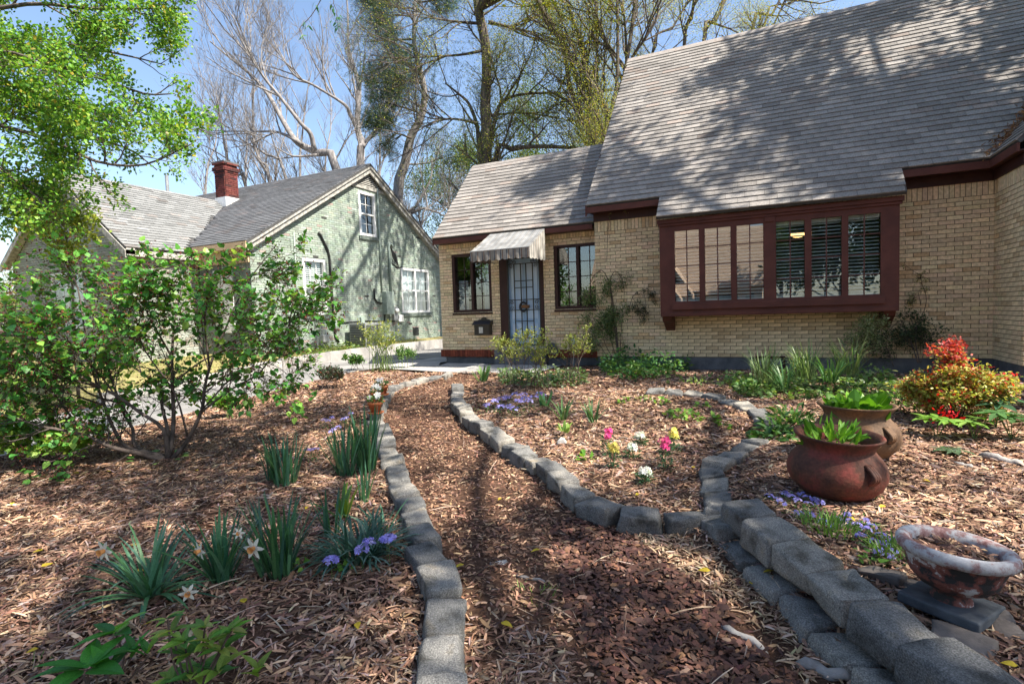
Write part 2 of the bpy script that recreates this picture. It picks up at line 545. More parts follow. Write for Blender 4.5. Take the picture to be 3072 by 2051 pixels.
def wall_panel(name, O, ux, nx, width, z0, z1, holes, thick, mat, parent, poly=None):
    """backing wall with openings, front face at O, thickness away from nx"""
    us = sorted({0.0, width} | {h for H in holes for h in H[:2] if 0 < h < width})
    zs = sorted({z0, z1} | {h for H in holes for h in H[2:] if z0 < h < z1})
    O = np.asarray(O, float); ux = np.asarray(ux, float); nx = np.asarray(nx, float)
    mb = MB()
    for i in range(len(us) - 1):
        for j in range(len(zs) - 1):
            cu, cz = (us[i] + us[i + 1]) / 2, (zs[j] + zs[j + 1]) / 2
            if any(h[0] < cu < h[1] and h[2] < cz < h[3] for h in holes): continue
            q = [O + ux * u + np.array([0, 0, z]) for u, z in ((us[i], zs[j]), (us[i + 1], zs[j]), (us[i + 1], zs[j + 1]), (us[i], zs[j + 1]))]
            mb.prism(q, -nx * thick)
    if poly is not None:
        mb.prism([O + ux * u + np.array([0, 0, z]) for u, z in poly], -nx * thick)
    return mb.build(name, mat, parent)


SH_W, SH_E = 0.305, 0.142


def shingle_tmpl(w=SH_W, e=SH_E, t=0.023):
    """tab: x along the course, y up the slope, z out of the roof; thick at the butt"""
    g = 0.0025
    x = w / 2 - g
    V = [(-x, 0, 0), (x, 0, 0), (x, 0, t), (-x, 0, t), (-x, e * 1.12, 0), (x, e * 1.12, 0), (x, e * 1.12, 0.0035), (-x, e * 1.12, 0.0035)]
    F = [(0, 1, 2, 3), (3, 2, 6, 7), (0, 3, 7, 4), (1, 5, 6, 2)]
    return np.array(V), F


def shingles(O, ux, vx, n, U, Vlen, mask, base, var=0.11):
    """matrices and colours of shingle tabs on the plane O + u*ux + v*vx"""
    O, ux, vx, n = (np.asarray(a, float) for a in (O, ux, vx, n))
    M, C = [], []
    rows = int(Vlen / SH_E)
    for r in range(rows + 1):
        v = r * SH_E
        off = (r * 0.37 % 1) * SH_W
        k = int(U / SH_W) + 2
        for i in range(-1, k):
            u = i * SH_W + off + SH_W / 2
            a_, b_ = max(0.0, u - SH_W / 2), min(U, u + SH_W / 2)
            if b_ - a_ < 0.03 or v > Vlen - 0.05: continue
            if not mask(u, v): continue
            m = np.eye(4); u = (a_ + b_) / 2
            m[:3, 0] = ux * (b_ - a_) / SH_W; m[:3, 1] = vx; m[:3, 2] = n; m[:3, 3] = O + ux * u + vx * (v + rng.normal(0, 0.002)) + n * (0.004 + abs(rng.normal(0, 0.0012)))
            M.append(m)
            f = 1 + var * rng.standard_normal() + 0.05 * math.sin(u * 1.3 + r * 0.4) * math.sin(r * 0.21 + 2)
            c = np.array(base) * max(0.45, f)
            if rng.random() < 0.10: c = c * np.array([1.08, 0.99, 0.95]) * rng.choice([0.86, 1.1])
            C.append(c)
    return M, C


def slab(mb, q, t):
    """quad q (4 points, outer face, counter clockwise seen from outside) with thickness t inward"""
    q = [np.asarray(p, float) for p in q]
    n = np.cross(q[1] - q[0], q[2] - q[0]); n /= np.linalg.norm(n)
    mb.prism(q, -n * t)


# ------------------------------------------------------------------ the yellow brick house
house = thing('brick_house', (0, 10.6, 0.3), 'yellow brick cottage with steep grey shingle roof and maroon bay window', 'house')
XL, XR, YM, YE, XE = -3.14, 3.10, 10.60, 11.05, -7.13
YW = 9.50
bay_hole = (-1.70 - XL, 1.74 - XL, 1.38, 3.30)
ZB, ZF = 0.56, 3.25
M_all, C_all, cut_all, cutC = [], [], [], []
YB = (0.72, 0.565, 0.365)
ODD = (0.60, 0.42, 0.24)

wm = wall_panel('wall', (XL, YM, 0), (1, 0, 0), (0, -1, 0), XR - XL + 0.3, ZB, ZF + 0.2, [bay_hole], 0.14, MT['mortar'], house)
rows = lay_bricks(XR - XL, ZB, ZF, [bay_hole])
a, b = brick_mats(rows, (XL, YM, 0), (1, 0, 0), (0, -1, 0)); wall_main_w, cut1 = a, b

holesE = [(-6.79 - XE, -5.74 - XE, 1.53, 2.92), (-5.53 - XE, -4.45 - XE, 0.5, 2.84), (-4.20 - XE, -3.10 - XE, 1.53, 2.93)]
we = wall_panel('wall', (XE, YE, 0), (1, 0, 0), (0, -1, 0), XL - XE + 0.05, 0.66, ZF + 0.05, holesE, 0.14, MT['mortar'], house)
rows = lay_bricks(XL - XE, 0.66, ZF, holesE)
wall_entry_w, cut2 = brick_mats(rows, (XE, YE, 0), (1, 0, 0), (0, -1, 0))

ww = wall_panel('wall', (XR, YM, 0), (0, -1, 0), (-1, 0, 0), YM - YW, ZB, ZF + 0.2, [], 0.14, MT['mortar'], house)
rows = lay_bricks(YM - YW, ZB, ZF, [], start=0.1)
wall_wing_w, cut3 = brick_mats(rows, (XR, YM, 0), (0, -1, 0), (-1, 0, 0))
wf = wall_panel('wall', (XR, YW, 0), (1, 0, 0), (0, -1, 0), 5.0, ZB, ZF + 0.2, [], 0.14, MT['mortar'], house,
                poly=[(0, ZF + 0.2), (5.0, ZF + 0.2), (2.5, ZF + 2.9)])
rows = lay_bricks(5.0, ZB, ZF, [], start=0.1)
wall_front_w, cut4 = brick_mats(rows, (XR, YW, 0), (1, 0, 0), (0, -1, 0))

BT = boxT(BRL - JOINT, 0.009, COURSE - JOINT)
whole = [(m, wm) for m in wall_main_w] + [(m, we) for m in wall_entry_w] + [(m, ww) for m in wall_wing_w]
cols = brick_cols(len(whole), YB, 0.15, 0.05, ODD, 0.07)
D = np.array([np.linalg.norm(m[:3, 3] - CAM) for m, _ in whole])
near = np.zeros(len(whole), bool); near[np.argsort(D)[:300]] = True
for par in (wm, we, ww):
    k = [i for i, (m, p) in enumerate(whole) if p is par and near[i]]
    if k: pieces('brick', BT, np.array([whole[i][0] for i in k]), cols[k], MT['brick'], par, 1000, pool=10)
rest = [whole[i][0] for i in range(len(whole)) if not near[i]] + cut1 + cut2 + cut3 + wall_front_w + cut4
rc = np.concatenate([cols[~near], brick_cols(len(rest) - int((~near).sum()), YB, 0.15, 0.05, ODD, 0.07)])
V, F, c = inst(BT[0], BT[1], np.array(rest), rc)
tag(build('brickwork', V, F, MT['brick'], house, c), kind='stuff')

# foundation, red base course, closed back and sides
mb = MB(); mb.box(XL + 0.01, XR + 0.2, YM + 0.02, YM + 0.2, -0.1, ZB); mb.box(XR + 0.015, XR + 0.2, YW + 0.02, YM + 0.02, -0.1, ZB)
mb.box(XR + 0.2, XR + 5, YW + 0.02, YW + 0.2, -0.1, ZB)
fnd = mb.build('foundation', MT['found'], house)
MB().box(XE + 0.08, -5.6, YE + 0.02, YE + 0.2, -0.1, 0.50).box(-4.4, XL, YE + 0.02, YE + 0.2, -0.1, 0.50).each('foundation', MT['found'], house)
M, C = [], []
u = XE - 0.04
while u < XL - 0.03:
    if not (-5.62 < u < -4.42):
        m = np.eye(4); m[:3, 3] = (u + 0.03, YE + 0.02, 0.575); m[0, 0] = 0.0585 / 0.2; m[1, 1] = 6.0; m[2, 2] = 0.165 / (COURSE - JOINT); M.append(m)
        C.append(np.array((0.20, 0.045, 0.022)) * (1 + 0.18 * rng.standard_normal()))
    u += 0.0677
V, F, c = inst(BT[0], BT[1], np.array(M), np.array(C))
tag(build('base_course', V, F, MT['redbrick'], house, c), kind='stuff')
# foundation vent
mb = MB(); mb.box(-0.21, 0.26, YM - 0.012, YM + 0.02, 0.54, 0.58); mb.box(-0.21, 0.26, YM - 0.012, YM + 0.02, 0.24, 0.28)
mb.box(-0.21, -0.175, YM - 0.0125, YM + 0.02, 0.28, 0.54); mb.box(0.225, 0.26, YM - 0.0125, YM + 0.02, 0.28, 0.54)
ve = mb.build('foundation_vent', MT['dtrim'], house)
mb = MB()
for i in range(9):
    x = -0.175 + 0.05 * i
    mb.add([(x, YM + 0.005, 0.28), (x + 0.012, YM + 0.005, 0.28), (x + 0.062, YM + 0.005, 0.54), (x + 0.05, YM + 0.005, 0.54)], [(0, 1, 2, 3)]) if x + 0.062 < 0.235 else None
    mb.add([(x + 0.05, YM + 0.008, 0.28), (x + 0.062, YM + 0.008, 0.28), (x + 0.012, YM + 0.008, 0.54), (x, YM + 0.008, 0.54)], [(0, 1, 2, 3)]) if x + 0.062 < 0.235 else None
for z in (0.33, 0.38, 0.43, 0.48):
    mb.box(-0.175, 0.225, YM + 0.0, YM + 0.004, z, z + 0.008)
tag(mb.build('lattice', MT['steel'], ve), kind='stuff')
mb = MB()
mb.box(XL, XL + 0.14, YM + 0.14, 17.9, 0.1, ZF); mb.box(XL, 8.1, 17.76, 17.9, 0.1, ZF); mb.box(7.96, 8.1, YW + 0.14, 17.76, 0.1, ZF)
mb.box(XE, XE + 0.14, YE + 0.14, 14.3, 0.2, ZF); mb.box(XE + 0.14, XL, 14.16, 14.3, 0.2, ZF)
TM = math.tan(math.radians(47.9))
mb.prism([(XL, YM, ZF), (XL, 17.86, ZF), (XL, 14.23, 7.72)], (0.14, 0, 0))
TE = math.tan(math.radians(46.06))
mb.prism([(XE, YE, ZF), (XE, 14.3, ZF), (XE, 12.77, 5.2)], (0.14, 0, 0))
mb.each('rear_wall', MT['mortar'], house)

# roofs
EY, EZ = 10.30, 3.53
RY, RZ = 14.23, 3.53 + (14.23 - 10.30) * TM
mb = MB(); x0, x1 = -3.22, 8.4
slab(mb, [(x0, EY, EZ), (x1, EY, EZ), (x1, RY, RZ), (x0, RY, RZ)], 0.05)
slab(mb, [(x1, 2 * RY - EY, EZ), (x0, 2 * RY - EY, EZ), (x0, RY, RZ), (x1, RY, RZ)], 0.05)
BY = 9.92; BZ = EZ - (EY - BY) * TM
slab(mb, [(-1.80, BY, BZ), (1.88, BY, BZ), (1.88, EY, EZ), (-1.80, EY, EZ)], 0.05)
roof = mb.build('roof', MT['roofdeck'], house)
GR = (0.255, 0.238, 0.222)
sl = np.array([0, math.cos(math.radians(47.9)), math.sin(math.radians(47.9))]); nn = np.array([0, -sl[2], sl[1]])
L = (RY - EY) / sl[1]


def main_mask(u, v):
    x = x0 + u; y = EY + v * sl[1]
    return x < 2.95 + (y - EY) + 0.16


M1, C1 = shingles((x0, EY, EZ), (1, 0, 0), sl, nn, x1 - x0, L, main_mask, GR)
LB = (EY - BY) / sl[1]
nb = int(LB / SH_E) + 1
M2, C2 = shingles(np.array((-1.80, EY, EZ)) - sl * (nb * SH_E), (1, 0, 0), sl, nn, 3.68, nb * SH_E + 0.04, lambda u, v: True, GR)
# wing roof
mb = MB()
WX, WRX = 2.95, 5.60
slab(mb, [(WX, 12.5 + 0.45, EZ), (WX, YW - 0.15, EZ), (WRX, YW - 0.15, EZ + (WRX - WX) * TM), (WRX, 12.5 + 0.45, EZ + (WRX - WX) * TM)], 0.05)
slab(mb, [(2 * WRX - WX, YW - 0.15, EZ), (2 * WRX - WX, 12.9, EZ), (WRX, 12.9, EZ + (WRX - WX) * TM), (WRX, YW - 0.15, EZ + (WRX - WX) * TM)], 0.05)
wroof = mb.build('roof', MT['roofdeck'], house)
slw = np.array([sl[1], 0, sl[2]]); nw = np.array([-sl[2], 0, sl[1]])
M3, C3 = shingles((WX, 13.0, EZ), (0, -1, 0), slw, nw, 13.0 - YW + 0.15, (WRX - WX) / sl[1], lambda u, v: (13.0 - u) < EY + v * sl[1] + 0.1, GR)
# entry roof
EEY, EEZ = 10.75, 3.28
ERY, ERZ = 12.77, 3.28 + (12.77 - 10.75) * TE
mb = MB(); e0, e1 = -7.10, XL - 0.02
slab(mb, [(e0, EEY, EEZ), (e1, EEY, EEZ), (e1, ERY, ERZ), (e0, ERY, ERZ)], 0.05)
slab(mb, [(e1, 2 * ERY - EEY, EEZ), (e0, 2 * ERY - EEY, EEZ), (e0, ERY, ERZ), (e1, ERY, ERZ)], 0.05)
eroof = mb.build('roof', MT['roofdeck'], house)
sle = np.array([0, math.cos(math.radians(46.06)), math.sin(math.radians(46.06))]); ne = np.array([0, -sle[2], sle[1]])
M4, C4 = shingles((e0, EEY, EEZ), (1, 0, 0), sle, ne, e1 - e0, (ERY - EEY) / sle[1], lambda u, v: True, GR)
allM = M1 + M2 + M3 + M4; allC = C1 + C2 + C3 + C4
pr = [roof] * (len(M1) + len(M2)) + [wroof] * len(M3) + [eroof] * len(M4)
D = np.array([np.linalg.norm(m[:3, 3] - CAM) + (50 if p is wroof else 0) for m, p in zip(allM, pr)])
near = np.zeros(len(allM), bool); near[np.argsort(D)[:300]] = True
ST = shingle_tmpl()
for par in (roof, eroof):
    k = [i for i in range(len(allM)) if pr[i] is par and near[i]]
    if k: pieces('shingle', ST, np.array([allM[i] for i in k]), np.array([allC[i] for i in k]), MT['shingle'], par, 1000, pool=12)
k = np.where(~near)[0]
V, F, c = inst(ST[0], ST[1], np.array([allM[i] for i in k]), np.array([allC[i] for i in k]))
tag(build('shingle_courses', V, F, MT['shingle'], house, c), kind='stuff')
# ridge caps
mb = MB()
mb.prism([(x0, RY - 0.12, RZ - 0.12 * TM + 0.03), (x0, RY, RZ + 0.03), (x0, RY + 0.12, RZ - 0.12 * TM + 0.03), (x0, RY, RZ + 0.012)], (x1 - x0, 0, 0))
mb.prism([(e0, ERY - 0.12, ERZ - 0.12 * TE + 0.03), (e0, ERY, ERZ + 0.03), (e0, ERY + 0.12, ERZ - 0.12 * TE + 0.03), (e0, ERY, ERZ + 0.012)], (e1 - e0, 0, 0))
mb.each('ridge_cap', noisemat('ridge_shingle', (0.22, 0.19, 0.17), (0.33, 0.30, 0.28), 12, 0.95, 0.4), house)

# fascia, soffit, frieze
mb = MB()
mb.box(-3.20, -1.80, EY - 0.005, EY + 0.03, EZ - 0.14, EZ - 0.03); mb.box(1.88, WX, EY - 0.005, EY + 0.03, EZ - 0.14, EZ - 0.03)
mb.box(WX - 0.005, WX + 0.03, YW - 0.15, EY - 0.005, EZ - 0.14, EZ - 0.03)
mb.box(e0, -3.23, EEY - 0.005, EEY + 0.03, EEZ - 0.13, EEZ - 0.03)
mb.each('fascia', MT['trim'], house)
mb = MB()
mb.box(-3.18, -1.79, EY + 0.03, YM + 0.0, EZ - 0.13, EZ - 0.11); mb.box(1.84, WX + 0.15, EY + 0.03, YM, EZ - 0.13, EZ - 0.11)
mb.box(WX + 0.03, XR, YW - 0.12, EY + 0.03, EZ - 0.13, EZ - 0.11)
mb.box(-3.15, -1.79, YM - 0.035, YM - 0.012, ZF, EZ - 0.13); mb.box(1.84, XR - 0.035, YM - 0.035, YM - 0.012, ZF, EZ - 0.13)
mb.box(XR - 0.035, XR - 0.012, YW, YM - 0.035, ZF, EZ - 0.13)
mb.box(e0 + 0.02, XL, EEY + 0.03, YE - 0.012, EEZ - 0.13, EEZ - 0.11)
mb.each('soffit', MT['dtrim'], house)  # soffit and frieze in the darker trim, eave shade put into the colour
# rake boards on the gable ends
mb = MB()
mb.prism([(x0 - 0.012, EY, EZ - 0.20), (x0 - 0.012, EY, EZ + 0.0), (x0 - 0.012, RY, RZ), (x0 - 0.012, RY, RZ - 0.20)], (0.03, 0, 0))
mb.prism([(e0 - 0.012, EEY, EEZ - 0.16), (e0 - 0.012, EEY, EEZ), (e0 - 0.012, ERY, ERZ), (e0 - 0.012, ERY, ERZ - 0.16)], (0.03, 0, 0))
mb.each('rake_board', MT['trim'], house)

# room behind the windows
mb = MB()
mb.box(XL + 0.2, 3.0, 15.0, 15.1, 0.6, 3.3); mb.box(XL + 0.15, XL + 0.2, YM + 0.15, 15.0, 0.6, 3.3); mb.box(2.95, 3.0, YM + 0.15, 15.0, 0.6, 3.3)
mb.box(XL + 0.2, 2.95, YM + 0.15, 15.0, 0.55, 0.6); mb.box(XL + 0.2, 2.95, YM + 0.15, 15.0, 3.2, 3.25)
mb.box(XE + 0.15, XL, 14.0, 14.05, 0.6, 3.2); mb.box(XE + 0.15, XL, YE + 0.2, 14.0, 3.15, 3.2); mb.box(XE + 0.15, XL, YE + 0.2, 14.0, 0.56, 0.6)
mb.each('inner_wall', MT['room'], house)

# ------------------------------------------------------------------ bay window
YBY = 10.08
WINS = [(-1.52, -1.10), (-1.01, -0.58), (-0.49, -0.07), (0.12, 0.54), (0.64, 1.06), (1.15, 1.58)]
W0, W1 = 1.60, 2.86
mb = MB()
bx0, bx1, bz0, bz1 = -1.78, 1.82, 1.33, 3.08
xs = sorted({bx0, bx1} | {v for w in WINS for v in w}); zs = [bz0, W0, W1, bz1]
for i in range(len(xs) - 1):
    for j in range(3):
        if j == 1 and any(w[0] <= xs[i] + 1e-6 and xs[i + 1] <= w[1] + 1e-6 for w in WINS): continue
        mb.box(xs[i], xs[i + 1], YBY, YBY + 0.07, zs[j], zs[j + 1])
mb.box(bx0, bx0 + 0.05, YBY + 0.07, YM - 0.012, bz0, bz1); mb.box(bx1 - 0.05, bx1, YBY + 0.07, YM - 0.012, bz0, bz1)
mb.box(bx0 + 0.05, bx1 - 0.05, YBY + 0.07, YM - 0.012, bz0, bz0 + 0.05)
bay = mb.build('bay_window', MT['trim'], house)
MB().box(-1.57, 1.63, YBY - 0.045, YBY - 0.001, 1.45, 1.56).build('sill', MT['trim'], bay, bevel=0.006)
MB().box(bx0 - 0.03, bx1 + 0.05, YBY - 0.055, YBY - 0.001, 3.0, 3.075).box(bx0 - 0.015, bx1 + 0.03, YBY - 0.03, YBY - 0.001, 2.955, 2.999).build('head_moulding', MT['trim'], bay, bevel=0.006)
MB().box(-0.05, 0.11, YBY - 0.022, YBY - 0.001, 2.87, 2.954).build('key_block', MT['trim'], bay, bevel=0.004)
MB().box(bx0 + 0.03, bx1 - 0.03, YBY - 0.018, YBY - 0.001, 1.335, 1.40).build('bottom_rail', MT['trim'], bay, bevel=0.005)
for (a0, a1) in ((-1.765, -1.60), (1.635, 1.79)):
    prof = [(YM - 0.013, 1.33), (YBY + 0.06, 1.33), (YBY + 0.10, 1.26), (YBY + 0.26, 1.20), (YM - 0.10, 1.10), (YM - 0.013, 1.06)]
    MB().prism([(a0, y, z) for y, z in prof], (a1 - a0, 0, 0)).build('bracket', MT['trim'], bay)
pw, ph = 0.42 / 2, (W1 - W0) / 4
pane_me = make_mesh('pane', *(lambda b: (b.v, b.f))(MB().box(-pw / 2 + 0.004, pw / 2 - 0.004, -0.002, 0.002, -ph / 2 + 0.004, ph / 2 - 0.004)), MT['glass'])
slat_me = make_mesh('slat', *(lambda b: (b.v, b.f))(MB().prism([(-0.205, -0.020, -0.013), (-0.205, 0.0, 0.001), (-0.205, 0.020, 0.012), (-0.205, 0.0, -0.002)], (0.41, 0, 0))), MT['blind'])
MT['muntin'] = noisemat('muntin_maroon', (0.09, 0.035, 0.028), (0.12, 0.05, 0.04), 8, 0.5, 0)
for (a0, a1) in WINS:
    mb = MB(); xm = (a0 + a1) / 2
    mb.box(xm - 0.009, xm + 0.009, YBY + 0.018, YBY + 0.045, W0, W1)
    for k in range(1, 4):
        z = W0 + k * ph
        mb.box(a0, a1, YBY + 0.020, YBY + 0.043, z - 0.008, z + 0.008)
    mb.build('muntin', MT['muntin'], bay)
    for i in range(2):
        for k in range(4):
            t = Matrix.Translation((a0 + (i + 0.5) * (a1 - a0) / 2, YBY + 0.032, W0 + (k + 0.5) * ph))
            tilt = Matrix.Rotation(rng.normal(0, 0.004), 4, 'Z') @ Matrix.Rotation(rng.normal(0, 0.004), 4, 'X')
            link('pane', pane_me, bay, t @ tilt)
    n = 21
    for k in range(n):
        z = W0 + 0.06 + (W1 - W0 - 0.14) * k / (n - 1)
        link('slat', slat_me, bay, Matrix.Translation((xm, YBY + 0.12, z)))
    MB().box(a0 + 0.005, a1 - 0.005, YBY + 0.09, YBY + 0.15, W1 - 0.06, W1).build('blind_rail', MT['blind'], bay)
    MB().box(a0 + 0.005, a1 - 0.005, YBY + 0.09, YBY + 0.15, W0, W0 + 0.035).build('blind_rail', MT['blind'], bay)
# lit ceiling lamp in the room
m, nt, b = _new('lamp_glow'); b.inputs['Base Color'].default_value = (1, 0.7, 0.35, 1); b.inputs['Emission Color'].default_value = (1, 0.55, 0.2, 1); b.inputs['Emission Strength'].default_value = 1.6
cl = MB().lathe([(0.02, 0.02), (0.08, 0.03), (0.13, 0.07), (0.145, 0.10)], (0.55, 12.6, 2.82), 20).build('ceiling_lamp', m, None, True, loc=(0.55, 12.6, 2.82))
cl2 = MB().tube([(0.55, 12.6, 2.94), (0.55, 12.6, 3.2)], 0.008, 6).build('lamp_rod', MT['iron'], None)
cl2.parent = cl; cl2.matrix_parent_inverse = Matrix.Translation((-0.55, -12.6, -2.82))
tag(cl, 'glowing amber ceiling lamp seen through the blinds of the bay window', 'lamp')


# ------------------------------------------------------------------ generic casement window
def window(parent, O, ux, nx, w, h, cols_, rows_, mframe, mmunt, glass, fw=0.06, depth=0.06, sash=False, proud=0.0, sill=True, mull=None, name='window'):
    """O lower left outer corner in the wall plane, ux along, nx outward"""
    O = np.asarray(O, float); ux = np.asarray(ux, float); nx = np.asarray(nx, float); uz = np.array([0, 0, 1.0])

    def bx(mb, u0, u1, v0, v1, d0, d1):
        q = [O + ux * u + uz * v + nx * d0 for u, v in ((u0, v0), (u1, v0), (u1, v1), (u0, v1))]
        mb.prism(q, nx * (d1 - d0))
    mb = MB(); d0, d1 = -depth, proud
    bx(mb, 0, w, 0, fw, d0, d1); bx(mb, 0, w, h - fw, h, d0, d1); bx(mb, 0, fw, fw, h - fw, d0, d1); bx(mb, w - fw, w, fw, h - fw, d0, d1)
    if mull:
        for u in mull: bx(mb, u - fw * 0.45, u + fw * 0.45, fw, h - fw, d0, d1 - 0.01)
    if sash: bx(mb, fw, w - fw, h / 2 - 0.025, h / 2 + 0.025, d0 + 0.01, d1 - 0.012)
    f = mb.build(name, mframe, parent)
    mb = MB(); iw, ih = w - 2 * fw, h - 2 * fw
    for i in range(1, cols_): bx(mb, fw + iw * i / cols_ - 0.008, fw + iw * i / cols_ + 0.008, fw, h - fw, d0 + 0.012, d0 + 0.03)
    for j in range(1, rows_): bx(mb, fw, w - fw, fw + ih * j / rows_ - 0.008, fw + ih * j / rows_ + 0.008, d0 + 0.011, d0 + 0.031)
    if mb.v: mb.build('muntin', mmunt, f)
    for i in range(cols_):
        for j in range(rows_):
            mb = MB(); bx(mb, fw + iw * i / cols_ + 0.002, fw + iw * (i + 1) / cols_ - 0.002, fw + ih * j / rows_ + 0.002, fw + ih * (j + 1) / rows_ - 0.002, d0 + 0.018, d0 + 0.021)
            mb.build('pane', glass, f)
    if sill:
        mb = MB(); bx(mb, -0.01, w + 0.01, -0.045, -0.004, -0.02, 0.035 + proud); mb.build('sill', mframe, f)
    return f


window(house, (-6.79, YE, 1.53), (1, 0, 0), (0, -1, 0), 1.05, 1.39, 4, 4, MT['dtrim'], MT['dtrim'], MT['glass'], 0.07, 0.10, mull=(0.525,))
window(house, (-4.20, YE, 1.53), (1, 0, 0), (0, -1, 0), 1.09, 1.40, 4, 4, MT['dtrim'], MT['dtrim'], MT['glass'], 0.07, 0.10, mull=(0.53,))
# white curtains inside the left entry window
for (c0, c1) in ((-6.74, -6.5), (-6.05, -5.8)):
    n = 16; V = []; F = []
    for i in range(n + 1):
        x = c0 + (c1 - c0) * i / n; y = YE + 0.22 + 0.02 * math.sin(i * 1.7)
        V += [(x, y, 1.58), (x, y, 2.3)]
    for i in range(n): F.append((2 * i, 2 * i + 2, 2 * i + 3, 2 * i + 1))
    build('curtain', V, F, MT['curtain'], house)

# ------------------------------------------------------------------ door with security gate
mb = MB()
mb.box(-5.53, -5.34, YE - 0.02, YE + 0.12, 0.66, 2.84); mb.box(-4.53, -4.45, YE - 0.02, YE + 0.12, 0.66, 2.84); mb.box(-5.34, -4.53, YE - 0.02, YE + 0.12, 2.74, 2.84)
mb.each('door_frame', MT['dtrim'], house)
mb = MB(); mb.box(-5.34, -4.53, YE + 0.05, YE + 0.09, 0.74, 2.74)
door = mb.build('door', MT['doorblue'], house)
mb = MB()
for (a0, a1, c0, c1) in ((-5.25, -4.97, 1.35, 2.62), (-4.90, -4.62, 1.35, 2.62), (-5.25, -4.97, 0.86, 1.25), (-4.90, -4.62, 0.86, 1.25)):
    mb.box(a0, a1, YE + 0.035, YE + 0.048, c0, c1)
mb.each('door_panel', noisemat('door_panel', (0.42, 0.56, 0.72), (0.52, 0.64, 0.78), 2, 0.2, 0.0, spec=0.6), door)
gate = MB()
gy = YE - 0.005
for x in (-5.325, -4.545): gate.box(x - 0.016, x + 0.016, gy - 0.012, gy + 0.012, 0.76, 2.72)
for z in (0.775, 2.705): gate.box(-5.309, -4.561, gy - 0.012, gy + 0.012, z - 0.015, z + 0.015)
gate = gate.build('security_gate', MT['iron'], door)
for x in (-5.16, -5.0, -4.87, -4.71):
    MB().box(x - 0.010, x + 0.010, gy - 0.010, gy + 0.010, 0.92, 2.58).build('bar', MT['iron'], door)
for z, a0, a1 in ((0.92, -5.16, -4.71), (1.30, -5.16, -4.71), (1.55, -5.309, -4.561), (1.78, -5.309, -4.561), (2.05, -5.16, -4.71), (2.20, -5.16, -4.71), (2.58, -5.309, -4.561)):
    MB().box(a0, a1, gy - 0.014, gy - 0.011, z - 0.009, z + 0.009).build('bar', MT['iron'], door)


def spiral(cx, cz, r, sx, sz, turns=1.4, n=22):
    p = []
    for i in range(n):
        t = i / (n - 1); a = turns * 2 * math.pi * t; rr = r * (1 - 0.8 * t)
        p.append((cx + sx * rr * math.cos(a), gy - 0.004, cz + sz * rr * math.sin(a)))
    return p


for sx, cx in ((-1, -5.235), (1, -4.635)):
    for sz, cz in ((1, 2.62), (-1, 0.86)):
        for (dx, dz, r) in ((0.0, 0.0, 0.055), (-0.09 * sx, 0.0, 0.04), (0.0, -0.10 * sz, 0.045)):
            MB().tube(spiral(cx + dx, cz + dz, r, sx, sz), 0.006, 5).build('scroll', MT['iron'], door)
    for dz in (-0.05, 0.05):
        MB().tube(spiral(cx + 0.005 * sx, 1.665 + dz, 0.05, sx, 1 if dz > 0 else -1), 0.006, 5).build('scroll', MT['iron'], door)
# lock box ring in the middle of the gate
p = [(-4.95 + 0.085 * math.cos(a), gy - 0.02, 1.62 + 0.10 * math.sin(a)) for a in np.linspace(0, 2 * math.pi, 19)]
MB().tube(p, 0.022, 6, True).build('wreath', MT['iron'], door, True)
MB().box(-4.98, -4.80, gy - 0.05, gy - 0.012, 1.59, 1.66).build('lock', noisemat('brass_lock', (0.10, 0.05, 0.03), (0.2, 0.1, 0.05), 9, 0.4, 0.1, metal=0.6), door)
mb = MB(); mb.box(-5.45, -4.40, YE - 0.28, YE + 0.1, 0.68, 0.735)
mb.build('threshold', MT['concrete'], house)
mb = MB(); mb.box(-5.60, -4.42, YE - 0.26, YE + 0.13, 0.2, 0.679)
mb.build('door_step', MT['found'], house)

# ------------------------------------------------------------------ awning
def stripes(name, axis, light, dark, brown, freq):
    m, nt, b = _new(name)
    tc = nd(nt, 'ShaderNodeTexCoord'); sp = nd(nt, 'ShaderNodeSeparateXYZ'); nt.links.new(tc.outputs['Object'], sp.inputs[0])
    mu = nd(nt, 'ShaderNodeMath', operation='MULTIPLY'); mu.inputs[1].default_value = freq; nt.links.new(sp.outputs[axis], mu.inputs[0])
    fr = nd(nt, 'ShaderNodeMath', operation='FRACT'); nt.links.new(mu.outputs[0], fr.inputs[0])
    rp = ramp(nt, [(0.0, light), (0.34, dark), (0.48, light), (0.62, brown), (0.76, light)]); rp.color_ramp.interpolation = 'CONSTANT'
    nt.links.new(fr.outputs[0], rp.inputs['Fac'])
    n1 = nd(nt, 'ShaderNodeTexNoise', Scale=6.0, Detail=5.0); nt.links.new(tc.outputs['Object'], n1.inputs['Vector'])
    r2 = ramp(nt, [(0.35, (0.6, 0.6, 0.6)), (0.7, (1.1, 1.1, 1.1))]); nt.links.new(n1.outputs['Fac'], r2.inputs['Fac'])
    mx = nd(nt, 'ShaderNodeMix', data_type='RGBA', blend_type='MULTIPLY'); mx.inputs[0].default_value = 1.0
    nt.links.new(rp.outputs['Color'], mx.inputs[6]); nt.links.new(r2.outputs['Color'], mx.inputs[7]); nt.links.new(mx.outputs[2], b.inputs['Base Color'])
    b.inputs['Roughness'].default_value = 0.9
    return m


